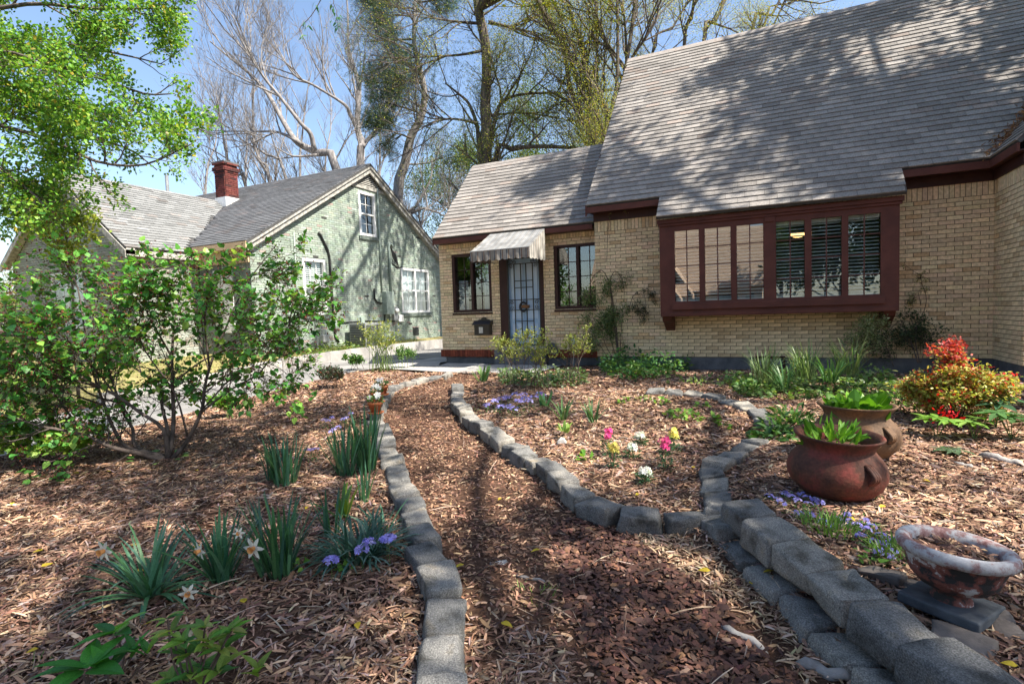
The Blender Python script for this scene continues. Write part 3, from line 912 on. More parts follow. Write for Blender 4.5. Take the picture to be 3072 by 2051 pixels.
MT['awning'] = stripes('striped_valance', 0, (0.34, 0.31, 0.27), (0.05, 0.065, 0.09), (0.17, 0.10, 0.06), 7.0)
MT['awnside'] = stripes('striped_side', 1, (0.40, 0.38, 0.34), (0.10, 0.10, 0.11), (0.22, 0.18, 0.15), 9.0)
MT['awntop'] = stripes('faded_striped_canvas', 0, (0.26, 0.26, 0.255), (0.17, 0.18, 0.19), (0.20, 0.185, 0.17), 7.0)
A0, A1, AF0, AF1 = -5.58, -4.27, -5.66, -4.30
V = []; F = []; nx_ = 14
for i in range(nx_ + 1):
    t = i / nx_
    for s_ in (0, 0.33, 0.66, 1):
        V.append((A0 + (A1 - A0) * t + (AF0 - A0 + (AF1 - A1 - AF0 + A0) * t) * s_, 10.735 - 0.78 * s_, 3.25 - 0.45 * s_ - 0.025 * math.sin(math.pi * s_)))
for i in range(nx_):
    for j in range(3): F.append((i * 4 + j, i * 4 + j + 1, i * 4 + j + 5, i * 4 + j + 4))
awn = build('awning', V, F, MT['awntop'], house)
so = awn.modifiers.new('t', 'SOLIDIFY'); so.thickness = 0.006
V = []; F = []; n = 72
for i in range(n + 1):
    t = i / n; x = AF0 + (AF1 - AF0) * t
    zb = 2.615 - 0.035 * abs(math.sin(math.pi * t * 9)) ** 0.6
    y = 9.953 + 0.012 * math.sin(t * 37)
    V += [(x, 9.953, 2.799), (x, y, zb)]
for i in range(n): F.append((2 * i, 2 * i + 1, 2 * i + 3, 2 * i + 2))
build('valance', V, F, MT['awning'], awn)
for (xa, xb) in ((A0, AF0), (A1, AF1)):
    V = []; F = []; n = 20
    for i in range(n + 1):
        t = i / n; y = 10.735 - 0.78 * t; x = xa + (xb - xa) * t + 0.008 * math.sin(i * 1.9)
        V += [(x, y, 3.245 - 0.45 * t), (x, y, 2.60 - 0.03 * abs(math.sin(t * math.pi * 5)))]
    for i in range(n): F.append((2 * i, 2 * i + 1, 2 * i + 3, 2 * i + 2))
    build('side_panel', V, F, MT['awnside'], awn)
MB().tube([(AF0, 9.955, 2.80), (AF1, 9.955, 2.80)], 0.012, 6).build('awning_rod', MT['steel'], awn)
for xa in (AF0 + 0.02, AF1 - 0.02):
    MB().tube([(xa, 9.96, 2.79), (xa, YE - 0.012, 2.62)], 0.011, 6).build('awning_rod', MT['steel'], awn)

# ------------------------------------------------------------------ mailbox on the wall
MT['bronze'] = noisemat('dark_bronze', (0.012, 0.010, 0.009), (0.035, 0.026, 0.02), 9, 0.35, 0.15, spec=0.5)
mbx = thing('mailbox', (-5.95, YE - 0.01, 1.0), 'dark bronze wall mailbox with crested lid left of the blue door', 'mailbox')
MB().box(-6.16, -5.76, YE - 0.15, YE - 0.011, 1.0, 1.24).build('body', MT['bronze'], mbx, bevel=0.006)
MB().prism([(-6.19, YE - 0.012, 1.34), (-6.19, YE - 0.10, 1.33), (-6.19, YE - 0.185, 1.25), (-6.19, YE - 0.18, 1.235), (-6.19, YE - 0.012, 1.243)], (0.46, 0, 0)).build('lid', MT['bronze'], mbx)
MB().prism([(-5.96 + 0.17 * a, YE - 0.035, 1.33 + h) for a, h in ((-1, 0), (1, 0), (0.8, 0.03), (0.45, 0.035), (0.3, 0.075), (0, 0.09), (-0.3, 0.075), (-0.45, 0.035), (-0.8, 0.03))], (0, 0.02, 0)).build('crest', MT['bronze'], mbx)
MB().box(-6.03, -5.93, YE - 0.158, YE - 0.151, 1.05, 1.19).build('plate', noisemat('cream_plate', (0.4, 0.38, 0.34), (0.55, 0.52, 0.46), 30, 0.5, 0.1), mbx)
for x in (-6.11, -5.86, -5.80):
    MB().box(x - 0.008, x + 0.008, YE - 0.156, YE - 0.151, 1.02, 1.22).build('rib', MT['bronze'], mbx)
# ------------------------------------------------------------------ the neighbour's painted brick house
nb_ = thing('painted_brick_house', (-15, 12, 0.4), 'pale green painted brick house with gable end and red chimney across the driveway', 'house')
NX, NF, NB, NPY, NPZ, NEZ = -12.3, 9.95, 19.5, 14.73, 6.58, 3.62
NT = (6.66 - 3.56) / (NPY - 9.70)
wh = [(14.25 - NF, 15.10 - NF, 4.25, 5.72), (11.71 - NF, 12.62 - NF, 1.63, 3.30), (16.39 - NF, 18.20 - NF, 1.62, 3.30)]


def nclip(z):
    if z < NEZ: return 0.0, NB - NF
    d = (NPZ - z) / NT
    return NPY - d - NF, NPY + d - NF


nw_ = wall_panel('wall', (NX, NF, 0), (0, 1, 0), (1, 0, 0), NB - NF, 0.15, NEZ, [h for h in wh if h[3] < NEZ], 0.2, MT['gmortar'], nb_)
mb = MB()
ug = wh[0]
for z0, z1 in ((NEZ, ug[2]), (ug[3], NPZ)):
    a0, a1 = nclip(z0 + 1e-3); b0, b1 = nclip(z1 - 1e-3)
    mb.prism([(NX, NF + a0, z0), (NX, NF + a1, z0), (NX, NF + b1, z1), (NX, NF + b0, z1)], (-0.2, 0, 0))
a0, a1 = nclip(ug[2]); b0, b1 = nclip(ug[3])
mb.prism([(NX, NF + a0, ug[2]), (NX, NF + ug[0], ug[2]), (NX, NF + ug[0], ug[3]), (NX, NF + b0, ug[3])], (-0.2, 0, 0))
mb.prism([(NX, NF + ug[1], ug[2]), (NX, NF + a1, ug[2]), (NX, NF + b1, ug[3]), (NX, NF + ug[1], ug[3])], (-0.2, 0, 0))
mb.build('gable_wall', MT['gmortar'], nb_)
GB = (0.275, 0.325, 0.275)
rows = lay_bricks(NB - NF, 0.15, 6.45, wh, soldier=False, clip=nclip)
w1, c1 = brick_mats(rows, (NX, NF, 0), (0, 1, 0), (1, 0, 0))
Ms = w1 + c1
cc = brick_cols(len(Ms), GB, 0.13, 0.05)
for i, m in enumerate(Ms):
    z = m[2, 3]; y = m[1, 3]
    r = rng.random()
    if r < 0.005: cc[i] = np.array((0.06, 0.06, 0.055))
    elif r < 0.015 + (0.06 if z < 1.3 else 0): cc[i] = np.array((0.36, 0.29, 0.26)) * rng.uniform(0.8, 1.1)
    elif r < 0.10: cc[i] = cc[i] * rng.uniform(1.1, 1.35)
V, F, c = inst(*boxT(BRL - JOINT, 0.012, COURSE - JOINT), np.array(Ms), cc)
tag(build('brickwork', V, F, MT['gbrick'], nb_, c), kind='stuff')

# front wall in the nook and the porch frieze
mb = MB(); mb.box(-14.35, NX - 0.2, NF + 0.0, NF + 0.2, 0.2, 3.2)
mb.build('wall', MT['gmortar'], nb_)
mb = MB(); mb.box(-14.40, NX - 0.01, NF - 0.06, NF - 0.005, 3.05, 3.5); mb.build('porch_frieze', MT['beige'], nb_)
mb = MB(); mb.box(-13.75, -13.0, NF - 0.03, NF - 0.003, 1.2, 2.9); mb.build('front_window', MT['white'], nb_)
# wing with gable towards the street
WL, WRt, WY, WPX, WPZ = -20.2, -14.40, 8.2, -17.3, 5.52
WT = (WPZ + 0.05 - 3.40) / (WPX - WL)


def wclip(z):
    if z < 3.35: return 0.0, WRt - WL
    d = (WPZ - z) / WT
    return WPX - d - WL, WPX + d - WL


wwh = [(2.0, 3.6, 1.5, 3.0)]
wall_panel('wall', (WL, WY, 0), (1, 0, 0), (0, -1, 0), WRt - WL, 0.1, 3.35, wwh, 0.2, MT['gmortar'], nb_,
           poly=[(0, 3.35), (WRt - WL, 3.35), (WPX - WL, WPZ)])
rows = lay_bricks(WRt - WL, 0.1, 5.4, wwh, soldier=False, clip=wclip)
w1, c1 = brick_mats(rows, (WL, WY, 0), (1, 0, 0), (0, -1, 0))
rows = lay_bricks(1.75, 0.1, 3.35, [], soldier=False)
w2, c2 = brick_mats(rows, (WRt, WY, 0), (0, 1, 0), (1, 0, 0))
Ms = w1 + c1 + w2 + c2
V, F, c = inst(*boxT(BRL - JOINT, 0.012, COURSE - JOINT), np.array(Ms), brick_cols(len(Ms), (0.30, 0.32, 0.28), 0.16, 0.05, (0.3, 0.28, 0.24), 0.1))
tag(build('wing_brickwork', V, F, MT['gbrick'], nb_, c), kind='stuff')
mb = MB(); mb.box(WRt - 0.2, WRt, WY + 0.2, NF + 0.2, 0.1, 3.35); mb.box(WL, WL + 0.2, WY + 0.2, 19, 0.1, 3.35); mb.box(WL, NX - 0.2, 19.3, 19.5, 0.1, 3.5)
mb.each('wall', MT['gmortar'], nb_)
window(nb_, (WL + 2.0, WY, 1.5), (1, 0, 0), (0, -1, 0), 1.6, 1.5, 3, 2, MT['white'], MT['white'], MT['glass2'], 0.07, 0.06, mull=(0.8,))
MB().box(WL + 2.0, WL + 3.6, WY + 0.25, WY + 0.27, 1.5, 3.0).build('curtain', MT['curtain'], nb_)
# roofs
mb = MB()
r0, r1 = -22.0, -12.08
slab(mb, [(r0, 9.70, 3.56), (r1, 9.70, 3.56), (r1, NPY, 6.66), (r0, NPY, 6.66)], 0.06)
slab(mb, [(r1, 2 * NPY - 9.70, 3.56), (r0, 2 * NPY - 9.70, 3.56), (r0, NPY, 6.66), (r1, NPY, 6.66)], 0.06)
nroof = mb.build('roof', MT['roofdeck'], nb_)
mb = MB()
wz = 3.40; wpz = wz + (WPX - WL + 0.2) * WT
slab(mb, [(-14.20, 13.6, wz), (-14.20, WY - 0.22, wz), (WPX, WY - 0.22, wpz), (WPX, 13.6, wpz)][::-1], 0.05)
slab(mb, [(WL - 0.2, WY - 0.22, wz), (WL - 0.2, 13.6, wz), (WPX, 13.6, wpz), (WPX, WY - 0.22, wpz)][::-1], 0.05)
wroof2 = mb.build('roof', MT['roofdeck'], nb_)
s1 = np.array([0, 1, NT]); s1 /= np.linalg.norm(s1); n1_ = np.array([0, -s1[2], s1[1]])
Wt = (wpz - wz) / (WPX + 14.20) * -1
M1, C1 = shingles((r0, 9.70, 3.56), (1, 0, 0), s1, n1_, r1 - r0, (NPY - 9.7) / s1[1],
                  lambda u, v: not (r0 + u < -14.2 and (3.56 + v * s1[2]) < wz + (-14.20 - (r0 + u)) * WT * 0.98 and r0 + u > WPX) and not (r0 + u < WPX and 9.7 + v * s1[1] < 12.6), (0.13, 0.135, 0.145))  # shade of the street slope painted in: darker shingles than on the wing
s2 = np.array([-1, 0, WT]); s2 /= np.linalg.norm(s2); n2_ = np.array([s2[2], 0, -s2[0]])
M2, C2 = shingles((-14.20, WY - 0.22, wz), (0, 1, 0), s2, n2_, 13.6 - WY + 0.22, (WPX + 14.2) / s2[0],
                  lambda u, v: wz + v * s2[2] > 3.56 + (WY - 0.22 + u - 9.7) * NT - 0.05, (0.19, 0.195, 0.195))  # lighter base colour paints in the sun on this slope
V, F, c = inst(*shingle_tmpl(), np.array(M1 + M2), np.array(C1 + C2))
tag(build('shingle_courses', V, F, MT['shingle'], nb_, c), kind='stuff')
# rake boards, fascia
mb = MB()
for sgn, ye in ((-1, 9.70), (1, 2 * NPY - 9.70)):
    mb.prism([(r1 - 0.10, ye, 3.56 - 0.06), (r1 - 0.10, NPY, 6.60), (r1 - 0.10, NPY, 6.36), (r1 - 0.10, ye, 3.56 - 0.28)], (0.05, 0, 0))
    mb.prism([(r1 - 0.05, ye, 3.56 - 0.055), (r1 - 0.05, NPY, 6.61), (r1 - 0.05, NPY, 6.52), (r1 - 0.05, ye, 3.56 - 0.14)], (0.045, 0, 0))
    mb.prism([(NX + 0.013, ye + 0.25 * -sgn, 3.5), (NX + 0.013, NPY, 6.55), (NX + 0.013, NPY, 6.44), (NX + 0.013, ye + 0.25 * -sgn, 3.36)], (r1 - 0.10 - NX - 0.013, 0, 0))
mb.each('rake_board', MT['oldwhite'], nb_)
mb = MB(); mb.box(-14.2, r1, 9.67, 9.70, 3.38, 3.55); mb.build('fascia', MT['beige'], nb_)
mb = MB()
for sx in (-1, 1):
    xe = WPX + sx * (WPX + 14.20) * -1
    q = [(WPX, WY - 0.24, wpz - 0.06), (xe, WY - 0.24, wz - 0.06), (xe, WY - 0.24, wz - 0.24), (WPX, WY - 0.24, wpz - 0.24)]
    mb.prism(q, (0, 0.04, 0))
    mb.prism([(p[0], WY - 0.20, p[2] + 0.05) for p in q[:2]] + [(p[0], WY - 0.20, p[2] + 0.08) for p in q[2:]], (0, 0.20, 0))
mb.box(-14.23, -14.20, WY - 0.22, 9.7, wz - 0.2, wz - 0.05)
mb.each('rake_board', MT['oldwhite'], nb_)
# triangular louvre with slats
lv = MB()
VB, VT_ = 5.90, 6.40
y0, y1 = 13.72, 15.70
lv.box(NX + 0.014, NX + 0.05, y0 - 0.05, y1 + 0.05, VB - 0.09, VB)
lv = lv.build('gable_louvre', MT['oldwhite'], nb_)
for k in range(7):
    z = VB + 0.01 + k * 0.062; h = (z + 0.03 - VB) / (VT_ - VB)
    ya, yb = y0 + (NPY - y0) * h + 0.02, y1 + (NPY - y1) * h - 0.02
    if yb - ya < 0.1: break
    MB().prism([(NX + 0.016, ya, z + 0.035), (NX + 0.05, ya, z), (NX + 0.052, ya, z + 0.012), (NX + 0.018, ya, z + 0.047)], (0, yb - ya, 0)).build('slat', MT['oldwhite'], lv)
MB().prism([(NX + 0.0135, y0, VB), (NX + 0.0135, y1, VB), (NX + 0.0135, NPY, VT_)], (0.001, 0, 0)).build('backing', MT['blackpipe'], lv)
# windows in the gable wall
def nwin(y, z, w, h, cols_, rows_, mull=None, sash=True):
    f = window(nb_, (NX, y, z), (0, 1, 0), (1, 0, 0), w, h, cols_, rows_, MT['white'], MT['white'], MT['glass2'], 0.085, 0.07, sash=sash, proud=0.02, sill=False, mull=mull)
    # brick sill
    mb = MB(); n = int(w / 0.075) + 2
    for i in range(n):
        yy = y - 0.06 + i * 0.075
        mb.prism([(NX - 0.05, yy, z - 0.005), (NX + 0.07, yy, z - 0.03), (NX + 0.07, yy, z - 0.13), (NX - 0.05, yy, z - 0.13)], (0, 0.066, 0))
    tag(mb.build('sill_bricks', MT['gmortar'], f), kind='stuff')
    return f


fu = nwin(14.25, 4.25, 0.85, 1.47, 2, 4)
fl = nwin(11.71, 1.63, 0.91, 1.67, 3, 4)
frt = nwin(16.39, 1.62, 1.81, 1.68, 4, 4, mull=(0.905,))
for (ya, yb, za, zb, f) in ((14.30, 14.55, 4.3, 5.65, fu), (16.45, 18.15, 1.7, 3.2, frt)):
    n = 22; V = []; F = []
    for i in range(n + 1):
        y = ya + (yb - ya) * i / n; x = NX - 0.14 + 0.02 * math.sin(i * 1.6)
        V += [(x, y, za), (x, y, zb)]
    for i in range(n): F.append((2 * i, 2 * i + 2, 2 * i + 3, 2 * i + 1))
    build('curtain', V, F, MT['curtain'], f)
for k in range(26):
    z = 1.70 + k * 0.06
    MB().prism([(NX - 0.13, 11.79, z + 0.03), (NX - 0.13, 12.53, z + 0.03), (NX - 0.10, 12.53, z - 0.012), (NX - 0.10, 11.79, z - 0.012)], (0.002, 0, 0.001)).build('blind_slat', MT['blind'], fl)
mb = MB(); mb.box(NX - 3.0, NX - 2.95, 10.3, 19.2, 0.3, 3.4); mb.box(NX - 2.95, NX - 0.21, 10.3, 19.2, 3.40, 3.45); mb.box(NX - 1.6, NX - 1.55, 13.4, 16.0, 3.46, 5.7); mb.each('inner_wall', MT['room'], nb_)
# chimney
chx, chy = -17.0, 13.0
ch = MB()
ch.box(chx - 0.24, chx + 0.24, chy - 0.24, chy + 0.24, 4.8, 6.92)
ch = ch.build('chimney', MT['gmortar'], nb_)
Ms = []
for k in range(30):
    z = 4.95 + k * COURSE
    big = 0.05 if k in (26, 27, 29) else (0.02 if k == 25 else 0.0)
    for (O, ux, nx) in (((chx - 0.24 - big, chy - 0.24 - big, 0), (1, 0, 0), (0, -1, 0)), ((chx + 0.24 + big, chy - 0.24 - big, 0), (0, 1, 0), (1, 0, 0))):
        off = -0.1 if k % 2 else 0
        u = off
        while u < 0.48 + 2 * big:
            a_, b_ = max(0, u), min(u + 0.2, 0.48 + 2 * big)
            if b_ - a_ > 0.03:
                x_ = np.array(O) + np.array(ux) * (a_ + b_) / 2 + np.array([0, 0, z])
                m = np.eye(4); m[:3, 0] = np.array(ux) * (b_ - a_) / 0.2; m[:3, 1] = -np.array(nx) * 4; m[:3, 2] = (0, 0, 1); m[:3, 3] = x_ + np.array(nx) * -0.02; Ms.append(m)
            u += BRL
V, F, c = inst(*boxT(0.2, 0.012, COURSE - JOINT), np.array(Ms), brick_cols(len(Ms), (0.13, 0.036, 0.03), 0.3, 0.1, (0.05, 0.02, 0.02), 0.15))
tag(build('chimney_bricks', V, F, MT['chimney'], ch, c), kind='stuff')
MB().box(chx - 0.30, chx + 0.30, chy - 0.30, chy + 0.30, 6.95, 7.0).build('chimney_cap', MT['found'], ch)
MB().box(chx - 0.28, chx + 0.28, chy - 0.28, chy + 0.28, 4.9, 5.78).build('flashing', MT['white'], ch)
p = at_y(385, 447, 11.2)
vp = MB().tube([(p[0], p[1], p[2] - 0.3), (p[0], p[1], p[2] + 0.62)], 0.05, 10).build('vent_pipe', MT['steel'], nb_)
MB().lathe([(0.16, -0.1), (0.10, 0.06), (0.055, 0.1)], (p[0], p[1], p[2]), 12).build('vent_collar', MT['white'], nb_)


# pipes, conduit, boxes on the gable wall (fixed to it: parts)
def wpipe(name, pts, r, mat):
    MB().tube([(NX + 0.013 + r, y, z) for y, z in pts], r, 7).build(name, mat, nb_, True)


wpipe('drain_pipe', [(11.44, 4.0), (11.44, 0.6)], 0.018, MT['pipe'])
wpipe('cable', [(12.38, 4.10), (12.45, 4.04), (12.6, 3.8), (12.72, 3.6), (12.77, 3.4), (12.80, 2.5), (12.83, 1.3), (12.86, 0.95), (13.0, 0.75)], 0.035, MT['blackpipe'])
wpipe('conduit', [(15.22, 5.95), (15.22, 2.4)], 0.03, MT['pipe'])
wpipe('service_mast', [(15.92, 3.98), (15.85, 4.10), (15.74, 4.10), (15.70, 3.98), (15.70, 2.35)], 0.045, MT['pipe'])
wpipe('conduit', [(14.82, 2.48), (14.82, 2.15), (14.95, 2.0), (15.2, 1.98)], 0.03, MT['blackpipe'])
wpipe('conduit', [(13.2, 1.36), (14.4, 1.38), (15.3, 1.34), (15.35, 1.6)], 0.02, MT['blackpipe'])
for k in range(7):
    yy = 15.85 + 0.05 * k
    wpipe('cable', [(15.78, 4.02), (yy, 3.95 - 0.04 * k), (yy + 0.12, 3.6 - 0.05 * k), (yy + 0.02, 3.42 - 0.03 * k), (yy + 0.3, 3.3)], 0.012, MT['blackpipe'])
MB().box(NX + 0.014, NX + 0.22, 15.24, 15.66, 1.58, 2.38).build('meter_box', MT['pipe'], nb_, bevel=0.01)
MB().box(NX + 0.014, NX + 0.15, 15.72, 15.95, 1.35, 1.85).build('meter_base', MT['steel'], nb_, bevel=0.01)
MB().tube([(NX + 0.15, 15.83, 1.70), (NX + 0.24, 15.83, 1.70)], 0.075, 14).build('meter_dial', MT['white'], nb_, True)
MB().box(NX + 0.014, NX + 0.10, 16.05, 16.33, 1.30, 1.55).build('junction_box', MT['white'], nb_, bevel=0.01)
MB().box(NX + 0.014, NX + 0.08, 14.05, 14.22, 1.25, 1.52).build('junction_box', MT['pipe'], nb_, bevel=0.008)
# crawl space hatch in the wall foot
MB().box(NX + 0.013, NX + 0.03, 17.0, 17.35, 0.75, 1.05).build('wall_hatch', MT['blackpipe'], nb_)

# air conditioner on the ground beside the gable wall
ac = thing('air_conditioner', (-11.75, 13.7, float(gz(-11.75, 13.7))), 'weathered grey air conditioner with dark louvres by the green brick wall', 'air conditioner')
az = float(gz(-11.75, 13.7)) - 0.05
MB().box(-12.12, -11.38, 13.26, 14.14, az, az + 0.07).build('pad', MT['concrete'], ac)
MB().box(-12.08, -11.42, 13.30, 14.10, az + 0.07, az + 0.84).build('cabinet', MT['steel'], ac, bevel=0.015)
for k in range(14):
    z = az + 0.13 + k * 0.047
    MB().box(-11.419, -11.405, 13.33, 14.07, z, z + 0.018).build('louvre', MT['blackpipe'], ac)
for k in range(12):
    z = az + 0.13 + k * 0.055
    MB().box(-12.04, -11.46, 13.288, 13.2985, z, z + 0.022).build('louvre', MT['blackpipe'], ac)
gm = thing('gas_meter', (-12.0, 12.1, float(gz(-12.0, 12.1))), 'small grey gas meter with bent pipes at foot of green wall', 'meter')
g0 = float(gz(-12.0, 12.1))
MB().box(-12.1, -11.9, 12.0, 12.26, g0 + 0.22, g0 + 0.46).build('body', MT['steel'], gm, bevel=0.03)
MB().tube([(-12.0, 11.86, g0 - 0.05), (-12.0, 11.86, g0 + 0.58), (-12.0, 12.05, g0 + 0.60), (-12.0, 12.05, g0 + 0.46)], 0.02, 7).build('pipe', MT['steel'], gm)
MB().tube([(-12.0, 12.2, g0 + 0.46), (-12.0, 12.2, g0 + 0.60), (-12.26, 12.2, g0 + 0.60)], 0.02, 7).build('pipe', MT['steel'], gm)

# weathered fence panel between the houses
fe = thing('wooden_fence', (-7.9, 14.2, 0.3), 'narrow strip of weathered board fence behind corner of brick cottage', 'fence')
MT['oldwood'] = noisemat('old_wood', (0.07, 0.055, 0.045), (0.16, 0.13, 0.11), 6, 0.9, 0.3, stretch=(8, 8, 0.7))
for k in range(8):
    x = -7.25 - 0.145 * k
    MB().box(x - 0.14, x, 14.2, 14.222, 0.2, 1.75 + rng.normal(0, 0.015)).build('board', MT['oldwood'], fe)
MB().box(-8.5, -8.40, 14.16, 14.26, 0.2, 1.9).build('post', MT['oldwood'], fe)
MB().box(-8.38, -7.25, 14.223, 14.27, 0.55, 0.65).build('rail', MT['oldwood'], fe)
# ------------------------------------------------------------------ ground
def grid(name, xs, ys, mat, dz=0.0, kind='structure', zf=gz):
    X, Y = np.meshgrid(xs, ys); Z = zf(X, Y) + dz
    V = np.stack([X, Y, Z], -1).reshape(-1, 3); nx = len(xs); ny = len(ys)
    i, j = np.meshgrid(np.arange(nx - 1), np.arange(ny - 1)); a = (j * nx + i).ravel()
    F = np.stack([a, a + 1, a + nx + 1, a + nx], -1)
    o = build(name, V, F, mat, None, None, True)
    tag(o, kind=kind)
    return o


m, nt, b = _new('mulch_ground')
tc = nd(nt, 'ShaderNodeTexCoord')
n1 = nd(nt, 'ShaderNodeTexNoise', Scale=38.0, Detail=8.0, Roughness=0.7); nt.links.new(tc.outputs['Object'], n1.inputs['Vector'])
n2 = nd(nt, 'ShaderNodeTexNoise', Scale=1.3, Detail=4.0); nt.links.new(tc.outputs['Object'], n2.inputs['Vector'])
r1 = ramp(nt, [(0.3, (0.035, 0.020, 0.014)), (0.55, (0.11, 0.062, 0.042)), (0.75, (0.21, 0.13, 0.09))])
nt.links.new(n1.outputs['Fac'], r1.inputs['Fac'])
r2 = ramp(nt, [(0.35, (0.7, 0.68, 0.68)), (0.65, (1.1, 1.08, 1.05))]); nt.links.new(n2.outputs['Fac'], r2.inputs['Fac'])
mx = nd(nt, 'ShaderNodeMix', data_type='RGBA', blend_type='MULTIPLY'); mx.inputs[0].default_value = 1.0
nt.links.new(r1.outputs['Color'], mx.inputs[6]); nt.links.new(r2.outputs['Color'], mx.inputs[7]); nt.links.new(mx.outputs[2], b.inputs['Base Color'])
b.inputs['Roughness'].default_value = 0.95; b.inputs['Specular IOR Level'].default_value = 0.1
bp = nd(nt, 'ShaderNodeBump', Strength=0.9, Distance=0.02); nt.links.new(n1.outputs['Fac'], bp.inputs['Height']); nt.links.new(bp.outputs['Normal'], b.inputs['Normal'])
MT['mulch'] = m
far = np.array([-600, -300, -120, -60, -40])
xs = np.concatenate([far, np.arange(-26, -11.2, 0.5), np.arange(-11.1, -10.6, 0.06), np.arange(-10.5, -7.6, 0.2), np.arange(-7.5, 4.01, 0.06), np.arange(4.5, 14, 0.8), -far[::-1][1:] * 0.5])
ys = np.concatenate([[-400, -150, -60, -30, -15, -8, -4, -2], np.arange(-1, 9.5, 0.06), np.arange(9.6, 22, 0.4), [26, 35, 60, 120, 300, 800]])
grid('ground', xs, ys, MT['mulch'])
# driveway of concrete slabs with joints
m = noisemat('driveway_concrete', (0.13, 0.128, 0.125), (0.27, 0.26, 0.25), 1.4, 0.92, 0.4, 45, detail=10, bdist=0.006)
MT['drive'] = m


def drive_z(x, y): return 0.32 * ss(3, 10, y) - 0.012 + 0 * x


tag(build('driveway', *(lambda X, Y: (np.stack([X, Y, drive_z(X, Y)], -1).reshape(-1, 3), [(j * X.shape[1] + i, j * X.shape[1] + i + 1, (j + 1) * X.shape[1] + i + 1, (j + 1) * X.shape[1] + i) for j in range(X.shape[0] - 1) for i in range(X.shape[1] - 1)]))(*np.meshgrid(np.linspace(-10.82, -8.3, 9), np.linspace(-12, 26, 96))), MT['drive']), kind='structure')
for k, y0 in enumerate(np.arange(-3.0, 18, 3.05)):
    j = MB(); z = float(drive_z(0, y0)); j.box(-10.8, -8.32, y0 - 0.009, y0 + 0.009, z - 0.03, z + 0.003)
    tag(j.build('driveway_joint', MT['found']), kind='structure')
# concrete walk from the driveway to the front step
V = []; F = []
pts = [(-8.28, 9.75), (-7.2, 9.55), (-6.2, 9.35), (-5.3, 9.2), (-4.5, 9.3), (-4.0, 9.6), (-4.0, 10.78)]
pts2 = [(-8.28, 12.5), (-7.25, 12.5), (-7.2, 11.0), (-6.0, 10.95), (-5.2, 10.8), (-4.6, 10.8), (-4.3, 10.78)]
for (p, q) in zip(pts, pts2):
    for t in np.linspace(0, 1, 7):
        x = p[0] + (q[0] - p[0]) * t; y = p[1] + (q[1] - p[1]) * t
        V.append((x, y, 0.32 * float(ss(3, 10, y)) + 0.022))
for i in range(6):
    for j in range(6): F.append((i * 7 + j, i * 7 + 7 + j, i * 7 + 8 + j, i * 7 + j + 1))
tag(build('front_walk', V, F, MT['concrete']), kind='structure')
# low concrete kerb wall along the neighbour's lawn
kb = MB()
yy = np.arange(5.5, 20, 0.8)
for a_, b_ in zip(yy[:-1], yy[1:]):
    z0 = float(drive_z(0, a_)); h = 0.10 + 0.10 * float(ss(6, 13, a_))
    kb.box(-10.97, -10.80, a_, b_ - 0.006, z0 - 0.1, z0 + h + 0.10)
o = kb.build('kerb_wall', MT['concrete']); tag(o, 'low weathered concrete kerb wall along the driveway and lawn', 'wall', kind=None)
o['kind'] = 'structure'

# ------------------------------------------------------------------ mulch chips
def chip_field(n, x0, x1, y0, y1, dens, lmin, lmax, asp, colf, keep, name, lift=0.004, seed=0):
    r = np.random.default_rng(seed)
    x = r.uniform(x0, x1, n); y = r.uniform(y0, y1, n)
    bare = np.sin(3.1 * x + 1.4 * np.sin(2.7 * y)) * np.sin(2.9 * y + 1.2 * np.sin(3.3 * x) + 0.6)
    k = keep(x, y, r) & ~((bare > 0.62) & (r.random(n) < 0.55)); x, y = x[k], y[k]; n = len(x)
    z = gz(x, y) + lift + r.uniform(0, 0.016, n)
    L = r.uniform(lmin, lmax, n) * r.uniform(0.7, 1.3, n); W = L * r.uniform(asp[0], asp[1], n)
    a = r.uniform(0, 2 * math.pi, n); tilt = r.normal(0, 0.22, n); roll = r.normal(0, 0.45, n)
    X = np.stack([np.cos(a) * np.cos(tilt), np.sin(a) * np.cos(tilt), np.sin(tilt)], -1)
    Y0 = np.stack([-np.sin(a), np.cos(a), np.zeros(n)], -1); Z0 = np.cross(X, Y0)
    Y = Y0 * np.cos(roll)[:, None] + Z0 * np.sin(roll)[:, None]; Z = np.cross(X, Y)
    M = mat44(np.stack([x, y, z], -1), X * L[:, None], Y * W[:, None], Z * L[:, None])
    C = colf(x, y, n, r)
    tV = [(-0.5, -0.25, 0), (-0.46, 0.30, 0.0), (-0.12, -0.5, 0.05), (-0.02, 0.42, 0.06), (0.30, -0.34, 0.03), (0.36, 0.40, 0.02), (0.5, 0.1, -0.03)]
    tF = [(0, 2, 3, 1), (2, 4, 5, 3), (4, 6, 5)]
    V, F, c = inst(tV, tF, M, C)
    o = build(name, V, F, MT['chip'], None, c)
    return tag(o, kind='stuff')


m, nt, b = _new('wood_chip')
at = nd(nt, 'ShaderNodeAttribute', attribute_name='Col'); nt.links.new(at.outputs['Color'], b.inputs['Base Color'])
b.inputs['Roughness'].default_value = 0.85; b.inputs['Specular IOR Level'].default_value = 0.25
MT['chip'] = m


def pick(r, n, pal, w, var=0.18):
    pal = np.array(pal); i = r.choice(len(pal), n, p=np.array(w) / np.sum(w))
    return np.clip(pal[i] * (1 + var * r.standard_normal((n, 1))) * (1 + 0.05 * r.standard_normal((n, 3))), 0.006, 0.9)


TAN = [(0.44, 0.275, 0.17), (0.32, 0.185, 0.115), (0.21, 0.118, 0.077), (0.55, 0.385, 0.26), (0.115, 0.064, 0.045), (0.29, 0.215, 0.185)]
DRK = [(0.085, 0.042, 0.032), (0.13, 0.065, 0.046), (0.055, 0.030, 0.025), (0.20, 0.10, 0.060), (0.26, 0.17, 0.12)]


